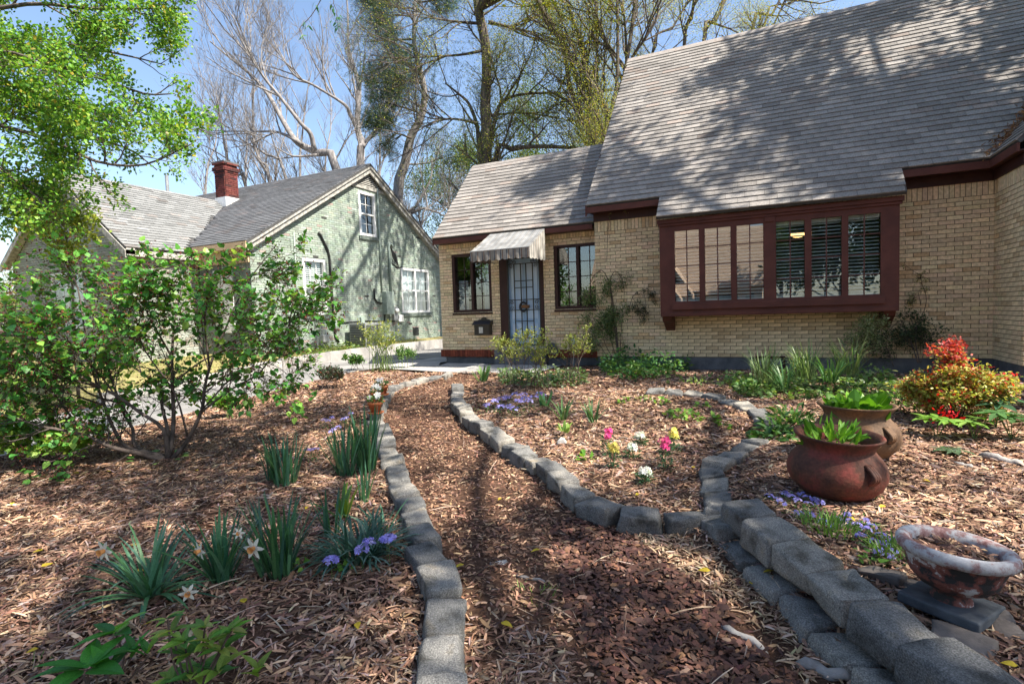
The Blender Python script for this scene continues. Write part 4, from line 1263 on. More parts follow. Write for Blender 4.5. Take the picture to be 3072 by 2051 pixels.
def bark_mask(x, y):
    """dark bark nuggets on the near part of the path"""
    d = np.hypot((x - np.interp(y, [1.4, 2.2, 3.0, 3.6], [0.15, -0.25, -0.75, -1.2])) / 0.48, (y - 2.45) / 1.25)
    return d < 1.0


def col_bed(x, y, n, r):
    c = pick(r, n, TAN, [3, 4, 3, 1.6, 2, 1.2], 0.22)
    d = pick(r, n, TAN, [1, 2.5, 4, 0.4, 4, 1.5], 0.22)
    f = 0.5 + 0.5 * np.sin(1.9 * x + 0.8 * np.sin(2.3 * y)) * np.sin(2.2 * y + 1.1 * np.sin(1.7 * x) + 1.0)
    k = r.random(n) < 0.15 + 0.75 * f
    c[k] = d[k]
    return c


def col_path(x, y, n, r): return pick(r, n, TAN[:3] + DRK, [2.2, 3.0, 3, 1.3, 2.2, 1.0, 2.0, 1.5])


def free(x, y):
    return (x > -8.2) & (y < 10.5) & ~((x < -3.9) & (y > 9.35)) & ~((x > XR - 0.0) & (y > YW)) & ~((y > 9.3) & (x < -4.4))


def inview(x, y):
    dx = x * CR[0] + y * CR[1]; dz = x * CF[0] + y * CF[1]
    return (dz > 0.3) & (np.abs(dx) < dz * 1.0 + 0.6)


chip_field(140000, -8.2, 3.0, 0.8, 5.2, 1, 0.045, 0.10, (0.10, 0.21), col_bed,
           lambda x, y, r: free(x, y) & inview(x, y) & (path_mask(x, y) < 0.3) , 'mulch_chips', seed=1)
chip_field(140000, -8.2, 3.1, 5.0, 10.5, 1, 0.055, 0.12, (0.10, 0.24), col_bed,
           lambda x, y, r: free(x, y) & inview(x, y) & (path_mask(x, y) < 0.3), 'mulch_chips', seed=2)
chip_field(120000, -5.8, 1.6, 0.9, 9.2, 1, 0.018, 0.05, (0.16, 0.42), col_path,
           lambda x, y, r: free(x, y) & inview(x, y) & (path_mask(x, y) > 0.3) & ~bark_mask(x, y), 'path_crumbs', seed=3, lift=0.001)
chip_field(34000, -2.2, 1.3, 1.2, 3.8, 1, 0.022, 0.055, (0.35, 0.7), lambda x, y, n, r: pick(r, n, DRK, [4, 3, 3, 1.1, 0.35]),
           lambda x, y, r: inview(x, y) & bark_mask(x, y) & (path_mask(x, y) > 0.3), 'bark_nuggets', seed=4)
chip_field(14000, -1.3, 1.2, 1.2, 3.75, 1, 0.035, 0.075, (0.10, 0.24), lambda x, y, n, r: pick(r, n, [(0.40, 0.28, 0.18), (0.33, 0.22, 0.14), (0.22, 0.14, 0.09), (0.5, 0.38, 0.27)], [3, 3, 2, 1.5]),
           lambda x, y, r: inview(x, y) & ~bark_mask(x, y) & (path_mask(x, y) > 0.3) & (x > np.interp(y, [1.3, 2.2, 3.0, 3.7], [0.3, -0.05, -0.45, -0.9])), 'pale_chips', seed=5)
chip_field(70000, -7.5, 3.0, 0.8, 6.5, 1, 0.012, 0.035, (0.12, 0.6), lambda x, y, n, r: pick(r, n, TAN[1:] + DRK[:3], [1, 1.5, 0.7, 2, 1, 1.5, 1.5, 1]),
           lambda x, y, r: free(x, y) & inview(x, y) & (path_mask(x, y) < 0.3), 'mulch_crumbs', seed=7, lift=0.008)
chip_field(2600, -7.5, 3.0, 0.8, 9.5, 1, 0.10, 0.26, (0.018, 0.035), lambda x, y, n, r: pick(r, n, [(0.30, 0.22, 0.16), (0.10, 0.065, 0.05), (0.42, 0.33, 0.25)], [1, 1.5, 1]),
           lambda x, y, r: free(x, y) & inview(x, y), 'loose_twigs', seed=9, lift=0.018)
chip_field(6000, -1.5, -0.2, 1.2, 2.3, 1, 0.04, 0.085, (0.10, 0.22), col_bed,
           lambda x, y, r: inview(x, y) & ~bark_mask(x, y) & (path_mask(x, y) > 0.3) & (x < np.interp(y, [1.3, 2.3], [-0.2, -0.9])), 'path_chips', seed=6)

# ------------------------------------------------------------------ neighbour's lawn
m = noisemat('lawn_soil', (0.16, 0.145, 0.05), (0.30, 0.25, 0.11), 3, 0.95, 0.5, 40)
xs = np.concatenate([np.arange(-30, -13, 1.0), np.arange(-13, -10.95, 0.25)]); ys = np.concatenate([np.arange(-14, 24, 0.6)])
grid('lawn', xs, ys, m, 0.006)
N = 26000
r = np.random.default_rng(8)
x = r.uniform(-19, -10.95, N); y = r.uniform(1.0, 17.0, N)
k = ~((x < -12.25) & (y > 9.9)) & ~((x < -14.3) & (y > 8.1)); x, y = x[k], y[k]; N = len(x)
h = r.uniform(0.03, 0.08, N) * np.where((x > -12.3) & (y > 9), 2.0, 1.0)
a = r.uniform(0, 6.28, N); lean = r.normal(0, 0.5, N)
Z = np.stack([np.sin(lean) * np.cos(a), np.sin(lean) * np.sin(a), np.cos(lean)], -1); X = np.stack([-np.sin(a), np.cos(a), 0 * a], -1); Y = np.cross(Z, X)
M = mat44(np.stack([x, y, gz(x, y)], -1), X * 0.012, Y * 0.01, Z * h[:, None])
C = pick(r, N, [(0.20, 0.24, 0.05), (0.11, 0.20, 0.03), (0.34, 0.29, 0.10), (0.28, 0.30, 0.08)], [3, 2, 2, 2])
V, F, c = inst([(-0.5, 0, 0), (0.5, 0, 0), (0.1, 0.3, 1)], [(0, 1, 2)], M, C)
MT['grass'] = leafmat('grass_blade', 0.35, 0.6)
tag(build('grass', V, F, MT['grass'], None, c), 'short yellowing grass on the neighbouring lawn', 'grass', kind='stuff')
# ------------------------------------------------------------------ edging blocks
def rblock(L, W, H, r, amp, seed, n=(8, 6, 5)):
    """rounded, weathered block as vertices and faces, base at z=0"""
    rs = np.random.default_rng(seed); V = []; idx = {}; F = []
    ph = rs.uniform(0, 6, 9); tp = rs.uniform(0.86, 1.0); ch = rs.normal(0, 0.0085, (2, 2, 2, 3)) * min(1.2, amp / 0.0045)

    ts = [np.array(q_) for q_ in ((0, .03, .09, .28, .5, .72, .91, .97, 1), (0, .05, .15, .5, .85, .95, 1), (0, .09, .3, .7, .91, 1))]

    def P(i, j, k):
        key = (i, j, k)
        if key in idx: return idx[key]
        p = np.array([(ts[0][i] - 0.5) * L, (ts[1][j] - 0.5) * W, (ts[2][k] - 0.5) * H])
        h = np.array([L, W, H]) / 2 - r
        q = np.clip(p, -h, h); d = p - q; ld = np.linalg.norm(d)
        if ld > 1e-9: p = q + d / ld * min(r, ld * 1.0)
        w = amp * (0.45 * math.sin(p[0] * 23 + ph[0] + p[1] * 17) + 0.35 * math.sin(p[1] * 31 + ph[1] + p[2] * 19)) + rs.normal(0, amp * 0.42)
        nr = p / (np.array([L, W, H]) / 2); nr = np.sign(nr) * np.abs(nr) ** 4; nr /= np.linalg.norm(nr) + 1e-9
        p = p + nr * w
        if j > n[1] / 2: p[0] *= tp
        u_ = (ts[0][i], ts[1][j], ts[2][k])
        for a_ in (0, 1):
            for b_ in (0, 1):
                for c_ in (0, 1):
                    p = p + ch[a_, b_, c_] * ((u_[0] if a_ else 1 - u_[0]) * (u_[1] if b_ else 1 - u_[1]) * (u_[2] if c_ else 1 - u_[2])) * 1.3
        idx[key] = len(V); V.append((p[0], p[1], p[2] + H / 2)); return idx[key]
    for (a, b, c) in ((0, 1, 2), (1, 2, 0), (2, 0, 1)):
        for side in (0, n[c]):
            for i in range(n[a]):
                for j in range(n[b]):
                    q = []
                    for di, dj in ((0, 0), (1, 0), (1, 1), (0, 1)):
                        k = [0, 0, 0]; k[a] = i + di; k[b] = j + dj; k[c] = side; q.append(P(*k))
                    F.append(tuple(q) if side else tuple(q[::-1]))
    return np.array(V), F


m, nt, b = _new('concrete_block')
tc = nd(nt, 'ShaderNodeTexCoord'); oi = nd(nt, 'ShaderNodeObjectInfo')
ad = nd(nt, 'ShaderNodeVectorMath', operation='ADD'); nt.links.new(tc.outputs['Object'], ad.inputs[0]); nt.links.new(oi.outputs['Location'], ad.inputs[1])
n1 = nd(nt, 'ShaderNodeTexNoise', Scale=150.0, Detail=4.0, Roughness=0.7); nt.links.new(ad.outputs[0], n1.inputs['Vector'])
n2 = nd(nt, 'ShaderNodeTexNoise', Scale=7.0, Detail=6.0); nt.links.new(ad.outputs[0], n2.inputs['Vector'])
r1 = ramp(nt, [(0.30, (0.070, 0.068, 0.064)), (0.5, (0.205, 0.20, 0.19)), (0.72, (0.42, 0.405, 0.38))]); nt.links.new(n1.outputs['Fac'], r1.inputs['Fac'])
r2 = ramp(nt, [(0.30, (0.38, 0.37, 0.34)), (0.45, (0.85, 0.85, 0.84)), (0.6, (1.05, 1.04, 1.02)), (0.75, (1.15, 1.02, 0.82))]); nt.links.new(n2.outputs['Fac'], r2.inputs['Fac'])
r3_ = ramp(nt, [(0.0, (0.66, 0.68, 0.71)), (0.5, (1.0, 1.0, 1.0)), (1.0, (1.45, 1.38, 1.27))]); nt.links.new(oi.outputs['Random'], r3_.inputs['Fac'])
mr = nd(nt, 'ShaderNodeMix', data_type='RGBA', blend_type='MULTIPLY'); mr.inputs[0].default_value = 1.0; nt.links.new(r2.outputs['Color'], mr.inputs[6]); nt.links.new(r3_.outputs['Color'], mr.inputs[7])
mx = nd(nt, 'ShaderNodeMix', data_type='RGBA', blend_type='MULTIPLY'); mx.inputs[0].default_value = 1.0
nt.links.new(r1.outputs['Color'], mx.inputs[6]); nt.links.new(mr.outputs[2], mx.inputs[7]); nt.links.new(mx.outputs[2], b.inputs['Base Color'])
b.inputs['Roughness'].default_value = 0.95; b.inputs['Specular IOR Level'].default_value = 0.2
n4 = nd(nt, 'ShaderNodeTexNoise', Scale=24.0, Detail=6.0, Roughness=0.7); nt.links.new(ad.outputs[0], n4.inputs['Vector'])
b0_ = nd(nt, 'ShaderNodeBump', Strength=0.9, Distance=0.018); nt.links.new(n4.outputs['Fac'], b0_.inputs['Height'])
bp = nd(nt, 'ShaderNodeBump', Strength=0.6, Distance=0.007); nt.links.new(n1.outputs['Fac'], bp.inputs['Height']); nt.links.new(b0_.outputs['Normal'], bp.inputs['Normal']); nt.links.new(bp.outputs['Normal'], b.inputs['Normal'])
MT['block'] = m
BL = {}


def edging(name, pts, label, L, W, H, sink, side=1, lift=0.0, vary=0.08):
    P = np.array(pts); c = P.mean(0)
    root = thing(name, (c[0], c[1], float(gz(c[0], c[1]))), label, 'edging')
    for i, p in enumerate(P):
        t = P[min(i + 1, len(P) - 1)] - P[max(i - 1, 0)]
        d = 0.5 * (np.linalg.norm(P[min(i + 1, len(P) - 1)] - P[i]) + np.linalg.norm(P[i] - P[max(i - 1, 0)])) if 0 < i < len(P) - 1 else np.linalg.norm(P[1 if i == 0 else -2] - p)
        a = math.atan2(t[1], t[0]) + rng.normal(0, 0.09)
        l = d * 0.955 - 0.006
        key = (name, i)
        V, F = rblock(l, W * rng.uniform(1 - vary, 1 + vary), H * rng.uniform(1 - vary, 1 + vary), 0.024, 0.0062, 100 + i * 7 + len(BL))
        BL[key] = 1
        me = make_mesh('block', V, F, MT['block'], None, True)
        g = float(gz(p[0], p[1]))
        z = min(g, float(gz(p[0] + 0.12 * math.sin(a), p[1] - 0.12 * math.cos(a))), float(gz(p[0] - 0.12 * math.sin(a), p[1] + 0.12 * math.cos(a))))
        mw = Matrix.Translation((p[0], p[1], z - sink + lift)) @ Matrix.Rotation(a, 4, 'Z') @ Matrix.Rotation(rng.normal(0, 0.05), 4, 'X') @ Matrix.Rotation(rng.normal(0, 0.035), 4, 'Y')
        link('block', me, root, mw)
    return root


PB = [(-4.82, 5.74), (-5.02, 6.0), (-5.2, 6.28), (-5.4, 6.57), (-5.56, 6.84)]
edging('stone_edging', LEFT, 'row of grey concrete blocks along left side of the mulch path', 0.26, 0.20, 0.15, 0.03)
edging('stone_edging', PB, 'short run of pale blocks carrying the three small flower pots', 0.3, 0.19, 0.15, 0.03)
edging('stone_edging', LEFTFAR, 'far row of rough blocks bending from the pots to the concrete walk', 0.3, 0.17, 0.13, 0.03)
edging('stone_edging', MID, 'curved row of grey blocks along right side of the mulch path', 0.28, 0.20, 0.15, 0.02)
edging('stone_edging', CIRC, 'short flat row of blocks between the snapdragons and the clay pots', 0.25, 0.21, 0.12, 0.03)
edging('stone_edging', FARARC, 'far arc of pale flat stones behind the yellow green plants', 0.28, 0.20, 0.10, 0.03)
edging('retaining_edging', LOWER, 'lower course of blocks of the low retaining wall, half buried in chips', 0.28, 0.20, 0.13, 0.05, vary=0.05)
edging('retaining_edging', UPPER, 'upper course of big rounded blocks of the low retaining wall by the urn', 0.3, 0.235, 0.15, -0.075, vary=0.05)

# ------------------------------------------------------------------ clay pots
def clay(name, c1, c2, c3, scale=3.0):
    m, nt, b = _new(name)
    tc = nd(nt, 'ShaderNodeTexCoord')
    n1 = nd(nt, 'ShaderNodeTexNoise', Scale=scale, Detail=7.0, Roughness=0.6); nt.links.new(tc.outputs['Object'], n1.inputs['Vector'])
    r1 = ramp(nt, [(0.32, c1), (0.5, c2), (0.68, c3)]); nt.links.new(n1.outputs['Fac'], r1.inputs['Fac'])
    n2 = nd(nt, 'ShaderNodeTexNoise', Scale=60.0, Detail=4.0); nt.links.new(tc.outputs['Object'], n2.inputs['Vector'])
    r2 = ramp(nt, [(0.35, (0.75, 0.74, 0.72)), (0.65, (1.1, 1.1, 1.1))]); nt.links.new(n2.outputs['Fac'], r2.inputs['Fac'])
    mx = nd(nt, 'ShaderNodeMix', data_type='RGBA', blend_type='MULTIPLY'); mx.inputs[0].default_value = 1.0
    nt.links.new(r1.outputs['Color'], mx.inputs[6]); nt.links.new(r2.outputs['Color'], mx.inputs[7]); nt.links.new(mx.outputs[2], b.inputs['Base Color'])
    b.inputs['Roughness'].default_value = 0.75; b.inputs['Specular IOR Level'].default_value = 0.3
    bp = nd(nt, 'ShaderNodeBump', Strength=0.35, Distance=0.008); nt.links.new(n2.outputs['Fac'], bp.inputs['Height']); nt.links.new(bp.outputs['Normal'], b.inputs['Normal'])
    return m


def olla(name, label, c, R, H, mat, azh, tilt):
    """round bellied clay pot; profile from foot to rim and back inside"""
    root = thing(name, c, label, 'pot')
    prof = [(0.40, 0), (0.52, 0.03), (0.74, 0.12), (0.92, 0.25), (0.995, 0.38), (1.0, 0.46), (0.965, 0.56), (0.88, 0.66), (0.78, 0.73), (0.725, 0.78), (0.72, 0.81), (0.76, 0.87), (0.83, 0.93), (0.88, 0.965), (0.90, 0.985), (0.885, 1.0), (0.845, 0.995), (0.79, 0.94), (0.71, 0.86), (0.67, 0.80), (0.68, 0.74)]
    mb = MB().lathe([(r * R, z * H) for r, z in prof], (0, 0, 0), 48)
    rot = Matrix.Rotation(tilt[0], 4, 'X') @ Matrix.Rotation(tilt[1], 4, 'Y')

    def put(mbx, nm, mt, smooth=True):
        o = link(nm, make_mesh(nm, mbx.v, mbx.f, mt, None, smooth), root, Matrix.Translation(Vector(c)) @ rot)
        return o
    put(mb, 'body', mat)
    sb = MB().lathe([(0.0, 0.80 * H), (0.3 * R, 0.805 * H), (0.69 * R, 0.79 * H)], (0, 0, 0), 32, False)
    put(sb, 'soil', MT['mulch'])
    for a in (azh, azh + math.pi):
        ca, sa = math.cos(a), math.sin(a)
        pts = []
        for t in np.linspace(0, 1, 9):
            z = H * (0.68 - 0.24 * t); rr = R * np.interp(0.68 - 0.24 * t, [0.44, 0.56, 0.68], [0.985, 0.955, 0.85]) + 0.045 * math.sin(math.pi * t)
            pts.append((ca * rr, sa * rr, z))
        hb = MB()
        for s_ in (-1, 0, 1):
            hb.tube([(p[0] - sa * 0.016 * s_, p[1] + ca * 0.016 * s_, p[2]) for p in pts], 0.014, 6)
        put(hb, 'handle', mat)
    return root


MT['clay_red'] = clay('dark_red_clay', (0.030, 0.017, 0.014), (0.105, 0.040, 0.025), (0.22, 0.045, 0.034), 5.5)
MT['clay_tan'] = clay('brown_clay', (0.055, 0.034, 0.022), (0.145, 0.085, 0.048), (0.25, 0.125, 0.055), 5.0)
p1 = G(1908, 1152); P1 = np.array([p1[0] + 0.03, p1[1] + 0.17, 0]); P1[2] = float(gz(P1[0], P1[1])) - 0.01
d1 = (P1 - CAM) @ CF
R1 = 101 / FPX * d1
H1 = (at_d(1912, 990, d1)[2] - P1[2])
olla('clay_pot', 'squat dark red clay pot with flared rim, front one of the two', tuple(P1), R1, H1, MT['clay_red'], math.radians(-55), (0.03, 0.05))
p2 = G(1966, 1056); P2 = np.array([p2[0] + 0.0, p2[1] + 0.10, 0]); P2[2] = float(gz(P2[0], P2[1])) - 0.01
d2 = (P2 - CAM) @ CF
R2 = 88 / FPX * d2
H2 = (at_d(1960, 924, d2)[2] - P2[2])
olla('clay_pot', 'tall brown clay pot with lug handle behind the dark red pot', tuple(P2), R2, H2, MT['clay_tan'], math.radians(-52), (0.0, 0.01))

# ------------------------------------------------------------------ weathered urn
m, nt, b = _new('peeling_urn_paint')
tc = nd(nt, 'ShaderNodeTexCoord')
n1 = nd(nt, 'ShaderNodeTexNoise', Scale=11.0, Detail=9.0, Roughness=0.65); nt.links.new(tc.outputs['Object'], n1.inputs['Vector'])
rm = ramp(nt, [(0.44, (0.016, 0.015, 0.015)), (0.50, (0.13, 0.04, 0.03)), (0.56, (0.17, 0.06, 0.045)), (0.60, (0.40, 0.39, 0.39)), (0.75, (0.58, 0.57, 0.57))]); nt.links.new(n1.outputs['Fac'], rm.inputs['Fac'])
nt.links.new(rm.outputs['Color'], b.inputs['Base Color']); b.inputs['Roughness'].default_value = 0.85
bp = nd(nt, 'ShaderNodeBump', Strength=0.6, Distance=0.01); nt.links.new(n1.outputs['Fac'], bp.inputs['Height']); nt.links.new(bp.outputs['Normal'], b.inputs['Normal'])
MT['urn'] = m
m, nt, b = _new('peeling_rim_paint')
tc = nd(nt, 'ShaderNodeTexCoord')
n1 = nd(nt, 'ShaderNodeTexNoise', Scale=14.0, Detail=9.0, Roughness=0.7); nt.links.new(tc.outputs['Object'], n1.inputs['Vector'])
rm = ramp(nt, [(0.36, (0.14, 0.055, 0.05)), (0.46, (0.27, 0.17, 0.16)), (0.52, (0.36, 0.35, 0.35)), (0.75, (0.56, 0.55, 0.55))]); nt.links.new(n1.outputs['Fac'], rm.inputs['Fac'])
nt.links.new(rm.outputs['Color'], b.inputs['Base Color']); b.inputs['Roughness'].default_value = 0.85
bp = nd(nt, 'ShaderNodeBump', Strength=0.6, Distance=0.01); nt.links.new(n1.outputs['Fac'], bp.inputs['Height']); nt.links.new(bp.outputs['Normal'], b.inputs['Normal'])
MT['urnrim'] = m
ub = G(2192, 1428)
UC = np.array([ub[0] - 0.005, ub[1] + 0.06, float(gz(ub[0], ub[1] + 0.06)) + 0.03])
du = (UC - CAM) @ CF
RU = 136 / FPX * du * 0.83
urn = thing('garden_urn', tuple(UC), 'low peeling white and red garden urn tilted on dark square base', 'urn')
tm = Matrix.Translation(Vector(UC)) @ Matrix.Rotation(math.radians(-2), 4, 'X') @ Matrix.Rotation(math.radians(4), 4, 'Y')
HU = 0.27


def uput(mbx, nm, mt, smooth=True, rz=0.0):
    return link(nm, make_mesh(nm, mbx.v, mbx.f, mt, None, smooth), urn, tm @ Matrix.Rotation(rz, 4, 'Z'))


prof = [(0.36, 0.045), (0.35, 0.06), (0.30, 0.075), (0.31, 0.09), (0.42, 0.10), (0.58, 0.12), (0.72, 0.155), (0.79, 0.19), (0.775, 0.20), (0.80, 0.21), (0.85, 0.245), (0.88, 0.265)]
prof = [(r_, 0.047 + (z_ - 0.047) * 0.92) for r_, z_ in prof]
uput(MB().lathe([(r * RU, z) for r, z in prof], (0, 0, 0), 48, False), 'bowl', MT['urn'])
rim = [(0.86, 0.258), (0.95, 0.262), (1.0, 0.28), (0.995, 0.298), (0.95, 0.315), (0.86, 0.318), (0.78, 0.308), (0.735, 0.292), (0.72, 0.265), (0.71, 0.24)]
rim = [(r_, 0.047 + (z_ - 0.047) * 0.92) for r_, z_ in rim]
uput(MB().lathe([(r * RU, z) for r, z in rim], (0, 0, 0), 48, False), 'rim', MT['urnrim'])
uput(MB().lathe([(0.0, 0.246), (0.4 * RU, 0.243), (0.715 * RU, 0.232)], (0, 0, 0), 32, False), 'soil', MT['mulch'])
sb = MB().box(-0.145, 0.145, -0.145, 0.145, 0.0, 0.047)
MT['slab'] = noisemat('dark_slab', (0.030, 0.036, 0.044), (0.085, 0.095, 0.105), 9, 0.7, 0.4, 60, bdist=0.005)
so_ = uput(sb, 'square_base', MT['slab'], False, math.radians(-33)); bv = so_.modifiers.new('b', 'BEVEL'); bv.width = 0.008; bv.segments = 2
r = np.random.default_rng(21); n = 500
rr = np.sqrt(r.random(n)) * 0.68 * RU; a = r.uniform(0, 6.28, n)
X = np.stack([np.cos(a * 3), np.sin(a * 3), r.normal(0, .3, n)], -1); Y = np.stack([-np.sin(a * 3), np.cos(a * 3), r.normal(0, .3, n)], -1); Z = np.cross(X, Y)
L = r.uniform(0.03, 0.07, n)
M = mat44(np.stack([rr * np.cos(a), rr * np.sin(a), 0.242 + r.uniform(0, 0.02, n)], -1), X * L[:, None], Y * (L * 0.25)[:, None], Z * L[:, None])
V, F, c = inst([(-0.5, -0.15, 0), (-0.42, 0.28, 0.01), (0, -0.5, 0.08), (0.02, 0.5, 0.05), (0.5, 0.0, -0.02)], [(0, 2, 3, 1), (2, 4, 3)], M, pick(r, n, DRK + TAN[:2], [2, 2, 1, 1, 1, 1, 1]))
o = link('leaf_litter', make_mesh('leaf_litter', V, F, MT['chip'], c), urn, tm); tag(o, kind='stuff')

# flat stones by the urn and other loose stones
MT['flagstone'] = noisemat('flagstone', (0.10, 0.085, 0.075), (0.20, 0.17, 0.15), 6, 0.9, 0.5, 40, bdist=0.01)
MT['palestone'] = noisemat('pale_stone', (0.35, 0.33, 0.30), (0.55, 0.53, 0.50), 9, 0.9, 0.4)
for (vx, vy, L, W, H, rz, mt, lab) in ((2025, 1330, 0.20, 0.11, 0.07, -0.5, 'flagstone', 'brown flat stone wedged behind the big blocks left of the urn'),
                                       (2095, 1352, 0.16, 0.09, 0.05, -0.6, 'flagstone', 'thin grey stone tucked under the left of the urn'),
                                       (2262, 1420, 0.17, 0.13, 0.055, 0.4, 'flagstone', 'brown stone sticking out under the right corner of the urn base'),
                                       (2215, 1485, 0.20, 0.14, 0.05, -0.4, 'flagstone', 'dark flat stone in front of the urn base'),
                                       (2305, 1455, 0.12, 0.09, 0.05, 0.2, 'flagstone', 'small rounded brown stone right of the urn base'),
                                       (1290, 1018, 0.10, 0.08, 0.07, 0.3, 'palestone', 'small pale rock among the bulbs beside the curved edging'),
                                       (1150, 1292, 0.10, 0.05, 0.03, 0.3, 'palestone', 'small light chunk of stone lying on the path')):
    p = G(vx, vy)
    V, F = rblock(L, W, H, 0.018, 0.007, int(vx))
    o = link('flat_stone' if H < 0.07 or L > 0.2 else 'rock', make_mesh('stone', V, F, MT[mt], None, True), None,
             Matrix.Translation((p[0], p[1], p[2] - 0.015)) @ Matrix.Rotation(rz, 4, 'Z') @ Matrix.Rotation(0.06, 4, 'X'))
    tag(o, lab, 'stone')
MT['deadwood'] = noisemat('weathered_wood', (0.14, 0.125, 0.115), (0.34, 0.32, 0.30), 5, 0.95, 0.8, 30, stretch=(1, 1, 1), bdist=0.01)
for (v0, v1, rad, lab) in (((1655, 1440), (1760, 1500), 0.020, 'weathered grey stick half buried at right edge of the path'),
                           ((1830, 1525), (1950, 1568), 0.028, 'lichen covered grey branch piece lying near the lower blocks'),
                           ((2250, 1052), (2349, 1072), 0.035, 'pale grey log lying on mulch right of the pots'),
                           ((2190, 1065), (2240, 1078), 0.022, 'short dark piece of wood beside the grey log'),
                           ((1185, 1322), (1250, 1335), 0.010, 'thin brown twig lying on the path near the grass tuft')):
    a_, b_ = G(*v0), G(*v1)
    pts = [a_ + (b_ - a_) * t + np.array([0, 0, rad * 0.6 + rng.normal(0, rad * 0.15)]) + rng.normal(0, rad * 0.25, 3) for t in np.linspace(0, 1, 7)]
    o = MB().tube(pts, [rad * f for f in (0.6, 0.95, 1.0, 0.9, 1.0, 0.85, 0.5)], 9).build('fallen_branch', MT['deadwood'], None, True, loc=tuple(a_))
    tag(o, lab, 'branch')

# ------------------------------------------------------------------ leaves
def leafT(n=4, w=1.0, fold=0.12, droop=0.12, point=1.0):
    """leaf along +x, length 1, half width ~0.5*w, normal +z"""
    V = []; F = []
    for i in range(n + 1):
        t = i / n
        hw = 0.5 * w * (math.sin(math.pi * min(1, t ** (0.75 * point)) * 0.98 + 0.02)) if 0 < i < n else 0.0
        zc = -droop * t * t
        if i in (0, n): V.append((t, 0, zc))
        else: V += [(t, -hw, zc + fold * hw), (t, 0, zc - 0.0), (t, hw, zc + fold * hw)]
    # fans
    k = 1
    F += [(0, 1, 2), (0, 2, 3)]
    for i in range(1, n - 1):
        a = 1 + (i - 1) * 3; b = a + 3
        F += [(a, b, b + 1, a + 1), (a + 1, b + 1, b + 2, a + 2)]
    a = 1 + (n - 2) * 3; e = len(V) - 1
    F += [(a, e, a + 1), (a + 1, e, a + 2)]
    return np.array(V), F


def bladeT(theta, n=6, w=0.03, taper=0.6):
    """strap leaf of length 1 starting upwards (+z) and bending towards +x by theta"""
    V = []; F = []; p = np.array([0.0, 0.0]); L = 1.0 / n
    for i in range(n + 1):
        t = i / n; a = theta * t ** 1.3
        hw = w * (1 - taper * t ** 2) * (0.7 + 0.3 * min(1, 4 * t)) if i < n else w * 0.12
        V += [(p[0], -hw, p[1]), (p[0], hw, p[1])]
        p = p + L * np.array([math.sin(a), math.cos(a)])
    for i in range(n): F.append((2 * i, 2 * i + 1, 2 * i + 3, 2 * i + 2))
    return np.array(V), F


LEAF = leafT()
LEAFW = leafT(4, 0.78, 0.15, 0.18, 0.85)
LEAFN = leafT(4, 0.32, 0.15, 0.15)
LEAFS = (np.array([(0, 0, 0), (0.35, -0.24, 0.03), (0.35, 0.24, 0.03), (1, 0, -0.08), (0.72, -0.19, 0.0), (0.72, 0.19, 0.0)]), [(0, 1, 2), (1, 4, 5, 2), (4, 3, 5)])
MT['leaf'] = leafmat('leaf', 0.40, 0.45)
MT['leafm'] = leafmat('matt_leaf', 0.30, 0.65)
MT['blade'] = leafmat('strap_leaf', 0.30, 0.40, tt=(1.1, 1.2, 0.6))
MT['petal'] = leafmat('petal', 0.35, 0.6, tt=(1.0, 1.0, 1.0), spec=0.2)
MT['stem'] = noisemat('green_stem', (0.07, 0.11, 0.03), (0.13, 0.19, 0.05), 20, 0.6, 0.1)
MT['twig'] = noisemat('brown_twig', (0.055, 0.038, 0.030), (0.12, 0.085, 0.068), 12, 0.85, 0.3)


def orient(dirs, up=None, r=rng, flat=0.5):
    """frames with x = dirs and normals leaning up"""
    d = np.asarray(dirs, float); d = d / (np.linalg.norm(d, axis=1, keepdims=True) + 1e-9)
    n = len(d); u = np.tile([0, 0, 1.0], (n, 1)) * flat + r.normal(0, 1, (n, 3)) * (1 - flat)
    y = np.cross(u, d); y /= (np.linalg.norm(y, axis=1, keepdims=True) + 1e-9); z = np.cross(d, y)
    return d, y, z


def leaf_mats(pos, dirs, size, wid=1.0, flat=0.6, r=rng):
    X, Y, Z = orient(dirs, r=r, flat=flat); s = np.asarray(size)[:, None]
    return mat44(np.asarray(pos), X * s, Y * s * wid, Z * s)


def palette(n, pal, w=None, var=0.15, r=rng):
    return pick(r, n, pal, w or [1] * len(pal), var)


